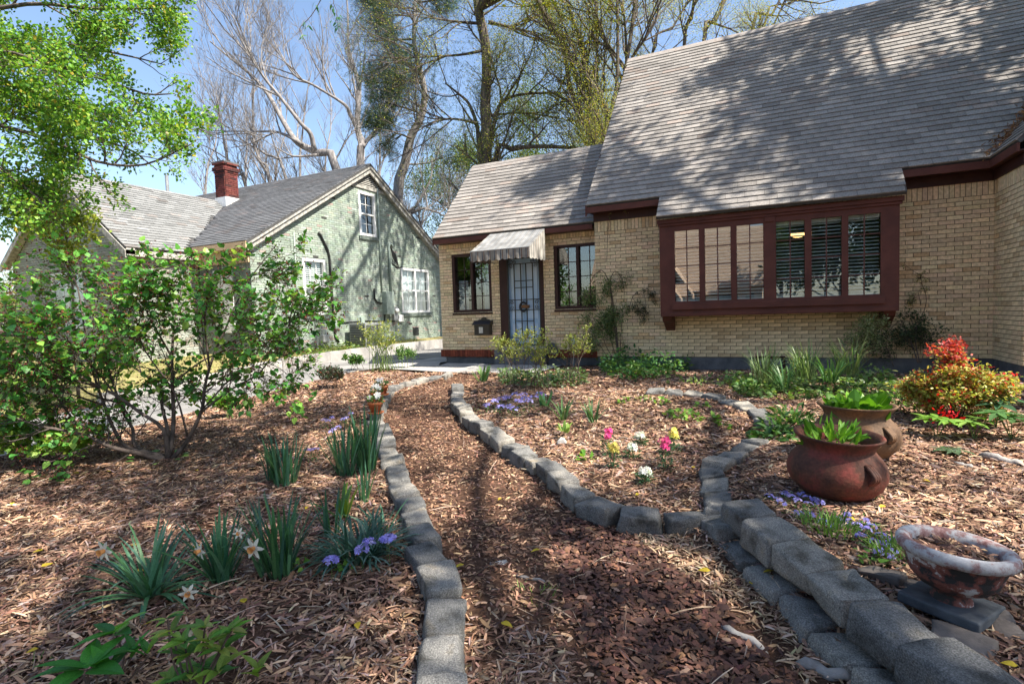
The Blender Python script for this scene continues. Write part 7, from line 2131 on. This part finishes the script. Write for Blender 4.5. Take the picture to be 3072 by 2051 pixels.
shrub('spirea_shrub', (1240, 900), 'thin twiggy shrub with yellow green tufts in front of the door', fan(10, 0.30, 0.72), TW, MT['twig'], (2, 0.02, (0.03, 0.055), YG, LEAFN, 1.4), 83, 0.12)
shrub('spirea_shrub', (1315, 880), 'thin twiggy shrub with yellow green tufts below the right entry window', fan(10, 0.28, 0.72), TW, MT['twig'], (2, 0.02, (0.03, 0.055), YG, LEAFN, 1.4), 84, 0.12)
shrub('small_shrub', (755, 895), 'low dark leafy twig bush between driveway and flower pots', fan(8, 0.18, 0.30), dict(TW, len=[.14, .08]), MT['twig'], (5, 0.03, (0.04, 0.06), [(0.06, 0.10, 0.06), (0.10, 0.07, 0.05)], LEAFS, 1.0), 85)
shrub('small_shrub', (820, 850), 'small green sapling left of the upright cane clump', fan(5, 0.15, 0.30), dict(TW, len=[.12, .07]), MT['twig'], (5, 0.03, (0.04, 0.07), GRN, LEAFS, 1.0), 86)
shrub('bare_twigs', (660, 905), 'nearly leafless thin twigs growing left of the dark twig bush', fan(9, 0.25, 0.7), dict(TW, len=[.3, .18]), MT['twig'], (1, 0.02, (0.02, 0.035), [(0.25, 0.12, 0.10), (0.2, 0.25, 0.06)], LEAFS, 1.0), 87)
shrub('small_shrub', (530, 960), 'spindly yellow green seedling right of the big shrub', fan(5, 0.15, 0.28), dict(TW, len=[.12, .07]), MT['stem'], (5, 0.03, (0.04, 0.07), LIME, LEAFS, 1.0), 88)
shrub('small_shrub', (930, 845), 'small leafy sapling right of the upright cane clump', fan(6, 0.18, 0.40), dict(TW, len=[.14, .08]), MT['stem'], (4, 0.03, (0.03, 0.06), GRN, LEAFS, 1.0), 89)
shrub('azalea_shrub', (60, 1075), 'fresh lime green azalea at left edge beside the driveway', fan(14, 0.28, 0.36), dict(TW, len=[.2, .10]), MT['twig'], (6, 0.03, (0.04, 0.07), [(0.18, 0.34, 0.04), (0.26, 0.40, 0.06), (0.12, 0.26, 0.03)], LEAF, 0.6), 90, 0.15)
shrub('azalea_shrub', (165, 1065), 'smaller lime green azalea seedling under the big shrub', fan(8, 0.16, 0.26), dict(TW, len=[.15, .08]), MT['twig'], (6, 0.03, (0.04, 0.07), [(0.18, 0.34, 0.04), (0.28, 0.42, 0.06)], LEAF, 0.6), 91, 0.1)

# red tipped nandina
p = G(2190, 965); t = thing('nandina_bush', tuple(p), 'nandina bush with red and yellow green leaves before the wing wall', 'shrub')
T = Tree(92); NA = dict(levels=2, n=[8, 4], t0=[0.25, 0.2], ang=0.7, up=0.25, trop=0.2, wig=0.08, seg=3, len=[0.26, 0.14], rad=[0.004, 0.002])
for k in range(20):
    a = T.r.uniform(0, 6.28); rr = 0.42 * math.sqrt(T.r.random()); h = (0.48 if k else 0.85) * (1.05 - 0.9 * rr) * T.r.uniform(0.8, 1.1) if k > 2 else 0.80 * T.r.uniform(0.85, 1.0)
    if k <= 2: rr *= 0.3
    b = np.array([p[0] + 0.3 * rr * math.cos(a), p[1] + 0.3 * rr * math.sin(a), p[2] - 0.02]); e = np.array([p[0] + rr * math.cos(a) - (0.06 if k <= 2 else 0), p[1] + rr * math.sin(a), p[2] + h])
    T.limb(smooth_path([b, (b + e) / 2, e], 3), 0.006, 0.003, 0, NA)
T.wood(t, MT['twig'], (5, 4, 3, 3))
TP = np.array([q[0] for q in T.tips]); n = len(TP) * 12; k = np.repeat(np.arange(len(TP)), 12)
pos = TP[k] + T.r.normal(0, 0.035, (n, 3)); d = T.r.normal(0, 1, (n, 3)); d[:, 2] *= 0.5
hh = (pos[:, 2] - p[2]) + T.r.normal(0, 0.10, n)
C = palette(n, [(0.36, 0.40, 0.08), (0.50, 0.44, 0.12), (0.22, 0.30, 0.06), (0.52, 0.26, 0.10)], [3, 2, 2, 1.6])
red = hh > 0.66; C[red] = palette(int(red.sum()), [(0.42, 0.035, 0.035), (0.50, 0.09, 0.07), (0.33, 0.06, 0.06)])
red = T.r.random(n) < 0.09; C[red] = palette(int(red.sum()), [(0.55, 0.02, 0.02), (0.45, 0.08, 0.05)])
V, F, c = inst(*LEAFS, leaf_mats(pos, d, T.r.uniform(0.03, 0.055, n), 0.9, 0.6), C)
tag(build('foliage', V, F, MT['leaf'], t, c), kind='stuff')
for v in ((2168, 945), (2190, 958), (2170, 962)):
    q = at_d(*v, (p - CAM) @ CF - 0.35); nb2 = 26
    pp = q + rng.normal(0, 0.03, (nb2, 3)) * np.array([1.6, 1, 0.6]); V, F, c = inst(*LEAFS, leaf_mats(pp, rng.normal(0, 1, (nb2, 3)), rng.uniform(0.03, 0.05, nb2), 1.0, 0.3), palette(nb2, [(0.60, 0.015, 0.02), (0.5, 0.01, 0.015)]))
    tag(build('red_leaf_cluster', V, F, MT['leaf'], t, c), kind='stuff')

# climbing rose on the main wall beside the entry, arching twigs
def vine(name, label, base, stems, P, pal, leaf, seed, mat='twig', n=7):
    t = thing(name, tuple(base), label, 'vine'); T = Tree(seed)
    for pts, r0 in stems: T.limb(smooth_path([np.array(q, float) for q in pts], 4), r0, 0.002, 0, P)
    T.wood(t, MT[mat], (6, 4, 3, 3))
    T.leaves(t, n, leaf[0], leaf[1], pal, None, LEAFS, 1.0, 0.4, name='foliage', keep=lambda q: (q[:, 1] < YM - 0.015) & (q[:, 2] > 0.3))
    return t


VN = dict(levels=2, n=[12, 4], t0=[0.25, 0.2], ang=0.8, up=-0.15, trop=-0.25, wig=0.12, seg=3, len=[0.34, 0.16], rad=[0.004, 0.002])
wy = YM - 0.06
q = lambda vx, vy, y=wy: at_y(vx, vy, y)
vine('climbing_rose', 'climbing rose with arching green canes on the wall left of the bay', q(1415, 830, 10.4), [([q(1420, 828, 10.35), q(1412, 740), q(1400, 660), q(1380, 620), q(1355, 650), q(1345, 720)], 0.016), ([q(1418, 828, 10.35), q(1408, 730), q(1400, 650), q(1412, 622), q(1430, 650), q(1432, 700)], 0.012),
     ([q(1415, 828, 10.35), q(1395, 760), q(1370, 700), q(1350, 670), q(1335, 690)], 0.010), ([q(1422, 820, 10.35), q(1425, 760), q(1428, 700)], 0.010), ([q(1405, 820, 10.35), q(1385, 780), q(1380, 720)], 0.008), ([q(1390, 815, 10.3), q(1365, 770, 10.4), q(1350, 740)], 0.007)],
     dict(VN, n=[9, 4]), [(0.10, 0.16, 0.06), (0.15, 0.21, 0.08), (0.22, 0.26, 0.11), (0.07, 0.11, 0.045)], (0.05, (0.025, 0.05)), 94, n=15)
vine('rose_cane', 'thin dry rose cane arching over the frieze at left of the bay', q(1400, 520), [([q(1392, 600), q(1394, 540), q(1400, 495), q(1418, 481), q(1436, 492), q(1440, 512)], 0.005)], dict(VN, levels=1, n=[14], len=[0.07], rad=[0.002], up=0, trop=0), [(0.36, 0.30, 0.14), (0.25, 0.24, 0.1)], (0.015, (0.012, 0.025)), 95, n=3)
vine('rose_cane', 'dark drooping vine twigs on the brick just left of the bay window', q(1465, 700), [([q(1440, 720), q(1452, 680), q(1475, 664), q(1492, 668), q(1505, 690)], 0.006), ([q(1475, 664), q(1482, 700), q(1478, 735)], 0.005), ([q(1450, 682), q(1462, 700), q(1470, 720)], 0.004)], dict(VN, n=[10, 3], len=[0.14, 0.07]), [(0.05, 0.07, 0.04), (0.10, 0.11, 0.06)], (0.025, (0.02, 0.035)), 96, n=4)
vine('rose_bush', 'sunlit pale twiggy rose bush under the right end of bay', q(1975, 830, 10.2), [([q(1985, 832, 10.1), q(1975, 790, 10.2), q(1985, 750, 10.2), q(2010, 738, 10.2)], 0.008), ([q(1980, 832, 10.1), q(1965, 800, 10.2), q(1960, 780, 10.2)], 0.006), ([q(1990, 832, 10.1), q(2000, 780, 10.2), q(1998, 750, 10.25)], 0.006)], dict(VN, n=[14, 4], len=[0.26, 0.13], up=0.1, trop=0), [(0.26, 0.30, 0.14), (0.36, 0.38, 0.20), (0.15, 0.20, 0.08)], (0.04, (0.025, 0.045)), 97, n=5)
vine('rose_bush', 'dark green rose bush arching against the right part of wall', q(2095, 830, 10.35), [([q(2110, 832, 10.2), q(2100, 780, 10.4), q(2110, 740), q(2140, 745), q(2165, 790)], 0.010), ([q(2105, 832, 10.2), q(2085, 770, 10.4), q(2060, 740), q(2040, 760)], 0.009), ([q(2108, 832, 10.2), q(2090, 790, 10.4), q(2070, 775)], 0.007), ([q(2112, 832, 10.2), q(2130, 780, 10.4), q(2150, 770)], 0.007), ([q(2050, 840, 10.2), q(2035, 800, 10.3), q(2020, 790, 10.3)], 0.007)],
     dict(VN, n=[13, 4], up=0.05, trop=-0.1), [(0.05, 0.085, 0.04), (0.09, 0.13, 0.06), (0.035, 0.06, 0.03)], (0.05, (0.025, 0.05)), 98, n=5)
vine('rose_cane', 'sparse vine with lit tip climbing the wall right of the bay', q(2100, 700), [([q(2110, 740), q(2125, 690), q(2115, 650), q(2110, 632), q(2095, 622), q(2075, 606)], 0.005), ([q(2112, 700), q(2105, 670), q(2092, 690)], 0.004)], dict(VN, n=[9, 3], len=[0.12, 0.06]), [(0.20, 0.22, 0.10), (0.12, 0.14, 0.07), (0.38, 0.38, 0.14)], (0.02, (0.015, 0.03)), 99, n=3)

# ivy and ground cover along the foot of the wall
def cover(name, label, cat, poly, n, h, size, pal, seed, tm_=LEAFS, wid=1.0):
    r = np.random.default_rng(seed); P = np.array([G(*v)[:2] for v in poly])
    lo, hi = P.min(0), P.max(0); x = r.uniform(lo[0], hi[0], n * 3); y = r.uniform(lo[1], hi[1], n * 3)
    ins = np.zeros(len(x), bool); j = len(P) - 1
    for i in range(len(P)):
        c = ((P[i, 1] > y) != (P[j, 1] > y)) & (x < (P[j, 0] - P[i, 0]) * (y - P[i, 1]) / (P[j, 1] - P[i, 1] + 1e-9) + P[i, 0]); ins ^= c; j = i
    x, y = x[ins][:n], y[ins][:n]; k = len(x)
    lump = 0.55 + 0.45 * np.sin(x * 5 + 1) * np.sin(y * 6 + 2)
    z = gz(x, y) + r.uniform(0.02, 1, k) * h * lump; d = r.normal(0, 1, (k, 3)); d[:, 2] *= 0.4
    V, F, c = inst(*tm_, leaf_mats(np.stack([x, y, z], -1), d, r.uniform(size[0], size[1], k), wid, 0.6, r), pick(r, k, pal, [1] * len(pal), 0.18))
    tag(build(name, V, F, MT['leaf'], None, c), label, cat, kind='stuff')


cover('ivy', 'dense dark green ivy ground cover along the foot of main wall', 'ivy', [(1370, 838), (1380, 818), (1500, 822), (1600, 826), (1610, 842), (1540, 866), (1460, 880), (1385, 866)], 6000, 0.48, (0.05, 0.095), [(0.035, 0.11, 0.035), (0.06, 0.16, 0.05), (0.09, 0.22, 0.06), (0.16, 0.28, 0.06)], 101)
cover('ground_cover', 'pale grey green leafy ground cover below the twiggy shrubs', 'ground cover', [(1140, 862), (1200, 860), (1340, 862), (1350, 885), (1250, 896), (1150, 885)], 1700, 0.24, (0.05, 0.09), [(0.17, 0.24, 0.12), (0.12, 0.20, 0.08), (0.24, 0.30, 0.17), (0.08, 0.16, 0.04)], 102)
cover('ground_cover', 'green ground cover plants between vent and brown clay pot', 'ground cover', [(1660, 880), (1760, 868), (2050, 872), (2080, 900), (1900, 920), (1700, 915)], 2600, 0.24, (0.05, 0.10), [(0.10, 0.20, 0.05), (0.16, 0.27, 0.08), (0.24, 0.32, 0.12), (0.06, 0.13, 0.04)], 103)
cover('ground_cover', 'weedy green growth at the foot of the green house wall', 'ground cover', [(690, 812), (760, 795), (840, 797), (880, 810), (800, 822), (700, 828)], 900, 0.25, (0.06, 0.11), [(0.10, 0.18, 0.04), (0.18, 0.25, 0.06), (0.06, 0.12, 0.03)], 104)

# ------------------------------------------------------------------ broad leaved plants at the bottom left
BRD = [(0.05, 0.22, 0.035), (0.08, 0.30, 0.04), (0.04, 0.15, 0.04), (0.18, 0.36, 0.04)]
LEAFB = leafT(8, 0.55, 0.22, 0.22, 0.95)


def whorl(name, label, v, D, n, size, stemfoot, pal, wid=0.9, ups=0.45, more=()):
    c = at_d(*v, D); f = at_d(*stemfoot, D); f[2] = float(gz(f[0], f[1])) - 0.02
    t = thing(name, tuple(f), label, 'plant')
    for (vv, k, s) in ((v, n, size),) + tuple(more):
        q_ = at_d(*vv, D)
        V, F = tube_np(smooth_path([f, (f + q_) / 2 + rng.normal(0, 0.012, 3), q_], 3), 0.004, 5); build('stem', V, F, MT['twig'], t)
        a = np.linspace(0, 6.28, k, endpoint=False) + rng.normal(0, 0.25, k); d = np.stack([np.cos(a), np.sin(a), np.full(k, ups) + rng.normal(0, 0.2, k)], -1)
        pieces('leaf', LEAFB, leaf_mats(np.tile(q_, (k, 1)) + rng.normal(0, 0.006, (k, 3)), d, s * rng.uniform(0.8, 1.15, k), wid, 0.85), palette(k, pal, None, 0.12), MT['leaf'], t, 100, pool=3)


whorl('broadleaf_seedling', 'glossy seedling with a whorl of five big oval leaves at lower left', (265, 1450), 2.3, 6, 0.15, (270, 1560), BRD, 0.8)
whorl('broadleaf_seedling', 'big leaved seedling cut by the bottom edge at far lower left', (200, 1535), 2.15, 7, 0.17, (210, 1600), BRD, 0.8)
whorl('broadleaf_seedling', 'young shoot with two upright leaves right of the big leaved seedlings', (252, 1535), 2.2, 4, 0.13, (255, 1590), BRD, 0.65, 1.4, more=(((305, 1500), 4, 0.10), ((340, 1505), 4, 0.08)))
OLV = [(0.12, 0.30, 0.04), (0.20, 0.36, 0.06), (0.06, 0.19, 0.05), (0.26, 0.32, 0.07)]
whorl('privet_shrub', 'leggy olive green shrub at the bottom edge left of centre', (430, 1500), 2.2, 9, 0.11, (440, 1600), OLV, 0.6, 0.4, more=(((395, 1450), 6, 0.09), ((385, 1420), 5, 0.07), ((480, 1470), 8, 0.10), ((510, 1490), 8, 0.10), ((525, 1450), 6, 0.08), ((450, 1545), 9, 0.11), ((500, 1540), 8, 0.11), ((400, 1560), 8, 0.10), ((535, 1440), 5, 0.08), ((470, 1440), 6, 0.08), ((425, 1470), 7, 0.10)))
whorl('broadleaf_seedling', 'two pale green upright leaves at the bottom edge near the path', (592, 1545), 2.15, 4, 0.12, (592, 1600), [(0.24, 0.34, 0.06), (0.18, 0.30, 0.05)], 0.75, 1.3)
for v, lab in (((690, 1310), 'tiny green seedling under the drooping blue flowered mound'), ((795, 1318), 'small green seedling at front edge of the drooping mound'), ((2000, 1300), 'small seedling sprouting behind the retaining blocks')):
    leafy('seedling', v, lab, 'plant', 0.04, 0.07, 9, (0.03, 0.05), LIME, None, LEAF, 0.6, ind=9, stems=2)
# leaf litter caught in the roof valley
r = np.random.default_rng(77); n = 420; tt = r.uniform(0, 0.75, n); x = 2.95 + tt + r.normal(0, 0.05, n); y = 10.30 + tt + r.normal(0, 0.05, n)
z = np.maximum(EZ + (x - 2.95) * TM, EZ + (y - EY) * TM) + r.uniform(0.01, 0.09, n)
d = r.normal(0, 1, (n, 3))
V, F, c = inst(*LEAFS, leaf_mats(np.stack([x, y, z], -1), d, r.uniform(0.05, 0.12, n), 0.35, 0.4, r), pick(r, n, [(0.26, 0.13, 0.06), (0.16, 0.075, 0.04), (0.36, 0.20, 0.08)], [1, 1, 0.6]))
tag(build('roof_litter', V, F, MT['chip'], None, c), 'brown dead leaves piled in the roof valley at upper right', 'leaf litter', kind='stuff')
# small dark round plaque leaning by the door
pl = MB(); k = 18
pl.prism([(-4.27 + 0.14 * math.cos(a), YE - 0.10, 0.62 + 0.20 * max(-0.3, math.sin(a))) for a in np.linspace(0, 2 * math.pi, k, endpoint=False)], (0, 0.03, 0))
tag(pl.build('stone_plaque', MT['slab'], None, loc=(-4.27, YE - 0.09, 0.5)), 'small dark arched plaque standing right of the blue door', 'plaque')
# garden lantern on a thin stake near the entry corner
lp = q(1315, 790, 10.75); ln = thing('garden_lantern', (lp[0], lp[1], float(gz(lp[0], lp[1]))), 'pale glass garden light on a thin stake below entry window', 'lantern')
MB().tube([(lp[0], lp[1], 0.2), (lp[0], lp[1], lp[2])], 0.008, 6).build('stake', MT['steel'], ln)
MB().lathe([(0.03, 0), (0.045, 0.03), (0.04, 0.12), (0.015, 0.16)], tuple(lp), 12).build('lamp_head', noisemat('frosted_glass', (0.45, 0.55, 0.6), (0.6, 0.7, 0.72), 8, 0.2, 0), ln, True)
# ------------------------------------------------------------------ what stands behind and beside the camera: shade trees and the street
def shade_tree(label, base, h, nl, P, seed, pal, share=0.4, per=26, spread=0.30, size=(0.14, 0.24), lean=(0, 0), t0=0.45):
    """tall tree with its leaves in separate clumps, so that the sun comes through between them"""
    t = thing('shade_tree', (base[0], base[1], 0.0), label, 'tree'); T = Tree(seed)
    b = np.array([base[0], base[1], -0.1]); top = b + np.array([lean[0], lean[1], h])
    T.limb(smooth_path([b, b + (top - b) * 0.35 + np.array([0.2, 0, 0]), b + (top - b) * 0.7 + np.array([-0.2, 0.2, 0]), top]), 0.30, 0.08, 0, dict(P, n=[nl, P['n'][1], P['n'][2]], t0=[t0, .25, .2]))
    T.wood(t, MT['bark2'], (9, 5, 4, 3))
    tp = T.tips; k = T.r.random(len(tp)) < share; T.tips = [q for q, u in zip(tp, k) if u]
    T.leaves(t, per, spread, size, pal, None, LEAFS, 1.1, 0.5)


SHD = dict(levels=2, n=[16, 6], t0=[0.45, 0.2], ang=1.1, up=0.12, trop=0.2, wig=0.10, seg=5, len=[6.0, 2.2], rad=[0.09, 0.03])
SHD['n'] = [16, 6, 3]
SP2 = [(0.09, 0.20, 0.03), (0.13, 0.26, 0.04)]


def canopy(label, base, fork, ends, seed, share, per=34, spread=0.24, size=(0.13, 0.22), sub=1.3, n0=9):
    """tall tree with long limbs reaching out overhead, leaves in clumps along them"""
    t = thing('shade_tree', (base[0], base[1], 0.0), label, 'tree'); T = Tree(seed)
    b = np.array([base[0], base[1], -0.1]); f = np.array(fork, float)
    P = dict(levels=2, n=[n0, 4], t0=[0.42, 0.2], ang=0.9, up=0.05, trop=0.1, wig=0.12, seg=4, len=[sub, sub * 0.55], rad=[0.03, 0.015])
    T.paths.append((smooth_path([b, b + (f - b) * 0.5 + np.array([0.15, 0.1, 0]), f]), [0.34] * 3 + [0.32, 0.30, 0.26, 0.22], 0))
    for e in ends:
        e = np.array(e, float); m = f + (e - f) * 0.5 + np.array([0, 0, 0.12 * np.linalg.norm(e - f)])
        T.limb(smooth_path([f, m, e], 4), 0.14, 0.03, 0, P)
    T.wood(t, MT['bark2'], (9, 5, 4, 3))
    tp = T.tips; w = T.r.random(len(ends) * 40)
    k = T.r.random(len(tp)) < share; T.tips = [q for q, u in zip(tp, k) if u]
    T.leaves(t, per, spread, size, SP2, None, LEAFS, 1.1, 0.5)


rc_ = np.random.default_rng(300)
canopy('tall spring tree right of the camera shading the front beds', (9.5, -3.5), (9.0, -3.0, 8.0),
       [(-0.5, 2.7, 9.5), (1.0, 3.8, 10.0), (2.6, 5.6, 10.5), (4.2, 7.4, 11.0), (3.6, 3.0, 11.5), (5.4, 4.6, 10.2), (7.0, 6.5, 10.5), (8.6, 4.2, 9.6), (9.2, 1.8, 10.0), (6.0, 2.0, 12.0), (-1.8, 3.4, 10.8), (7.6, 8.4, 11.4), (1.4, 6.8, 11.6)], 301, 0.33)
canopy('tall spring tree right of the wing shading the big roof', (10.5, 6.0), (10.3, 6.6, 8.0),
       [(4.2, 12.6, 12.5), (5.6, 14.5, 13.5), (7.4, 15.5, 12.0), (6.0, 11.4, 10.8), (8.0, 13.2, 10.6), (3.6, 10.6, 13.6), (5.0, 16.5, 16.0), (9.4, 15.0, 13.8), (6.6, 13.0, 15.5), (4.4, 14.2, 15.6), (2.6, 12.4, 15.4)], 302, 0.62)
canopy('tall spring tree far right of the house beyond the wing', (14.0, 10.0), (13.6, 10.2, 8.0),
       [(9.0, 13.0, 12.0), (10.0, 15.0, 13.5), (8.5, 11.0, 13.8), (11.0, 12.5, 11.0), (7.5, 16.0, 14.8)], 303, 0.6)
# street and the house opposite, seen in the window panes
tag(MB().box(-120, 120, -15.5, -9.5, -0.2, 0.012).build('street', noisemat('asphalt', (0.04, 0.04, 0.042), (0.065, 0.065, 0.066), 3, 0.9, 0.4, 60)), kind='structure')
oh = thing('tudor_house', (-5, -24, 0), 'tan half timbered house across the street mirrored in the bay panes', 'house')
MT['tanwall'] = noisemat('tan_wall', (0.62, 0.46, 0.32), (0.74, 0.57, 0.42), 4, 0.9, 0.2)
MT['tanroof'] = noisemat('tan_roof', (0.50, 0.36, 0.26), (0.62, 0.47, 0.35), 5, 0.95, 0.4, 30, stretch=(1, 1, 6))
MB().box(-14, -0.3, -28, -21, 0, 3.0).build('wall', MT['tanwall'], oh)
MB().prism([(-13.4, -20.6, 2.8), (-13.4, -28.4, 2.8), (-13.4, -24.5, 8.2)], (13.4, 0, 0)).build('roof', MT['tanroof'], oh)
MB().prism([(-10.5, -19.4, 0), (-5.6, -19.4, 0), (-5.6, -19.4, 3.0), (-8.05, -19.4, 6.8), (-10.5, -19.4, 3.0)], (0, -4, 0)).build('front_gable', MT['tanwall'], oh)
for s_ in (-1, 1):
    MB().prism([(-8.05, -19.1, 7.1), (-8.05 + s_ * 3.0, -19.1, 2.6), (-8.05 + s_ * 3.0, -19.1, 2.25), (-8.05, -19.1, 6.7)], (0, -4.6, 0)).build('gable_roof', MT['tanroof'], oh)
    MB().prism([(-8.05, -19.38, 6.6), (-8.05 + s_ * 2.4, -19.38, 2.95), (-8.05 + s_ * 2.4, -19.38, 2.6), (-8.05, -19.38, 6.2)], (0, 0.05, 0)).build('timber', MT['dtrim'], oh)
MB().box(-10.4, -5.7, -19.38, -19.33, 2.75, 2.95).build('timber', MT['dtrim'], oh)
for x in (-4.8, -3.1, -1.4):
    MB().box(x - 0.6, x + 0.6, -20.99, -20.95, 0.9, 2.3).build('window', MT['blackpipe'], oh)
STR = dict(OAK, n=[24, 6, 4], t0=[0.15, .2, .2], len=[3.6, 2.0, 1.0])
for k, (x, y, h, lab) in enumerate(((3.2, -17.5, 11, 'dark leafy tree across the street, nearest to the tan house'), (7.0, -19.0, 12, 'dark leafy tree across the street, second from the tan house'), (11.5, -17, 11, 'dark leafy tree across the street, farthest right'), (-18, -17.5, 9, 'leafy tree across the street left of the tan house'), (-26, -18, 10, 'leafy tree across the street, farthest left'), (1.5, -32, 13, 'added dark tree blocking reflected sky behind the street trees, nearest the tan house'), (8.0, -31, 13, 'added dark tree blocking reflected sky behind the street trees, in the middle'), (15.0, -31, 13, 'added dark tree blocking reflected sky behind the street trees, farthest right'))):  # the three rearmost trees are added to keep sky out of the panes
    t = thing('street_tree', (x, y, 0), lab, 'tree'); T = Tree(210 + k)
    T.limb(smooth_path([(x, y, -0.1), (x + 0.2, y, h * 0.4), (x, y, h)]), 0.2, 0.05, 0, STR)
    T.wood(t, MT['bark2'], (7, 4, 3, 3))
    T.leaves(t, 18, 0.40, (0.20, 0.36), [(0.03, 0.07, 0.02), (0.05, 0.11, 0.03), (0.09, 0.16, 0.04)], None, LEAFS, 1.1, 0.5)
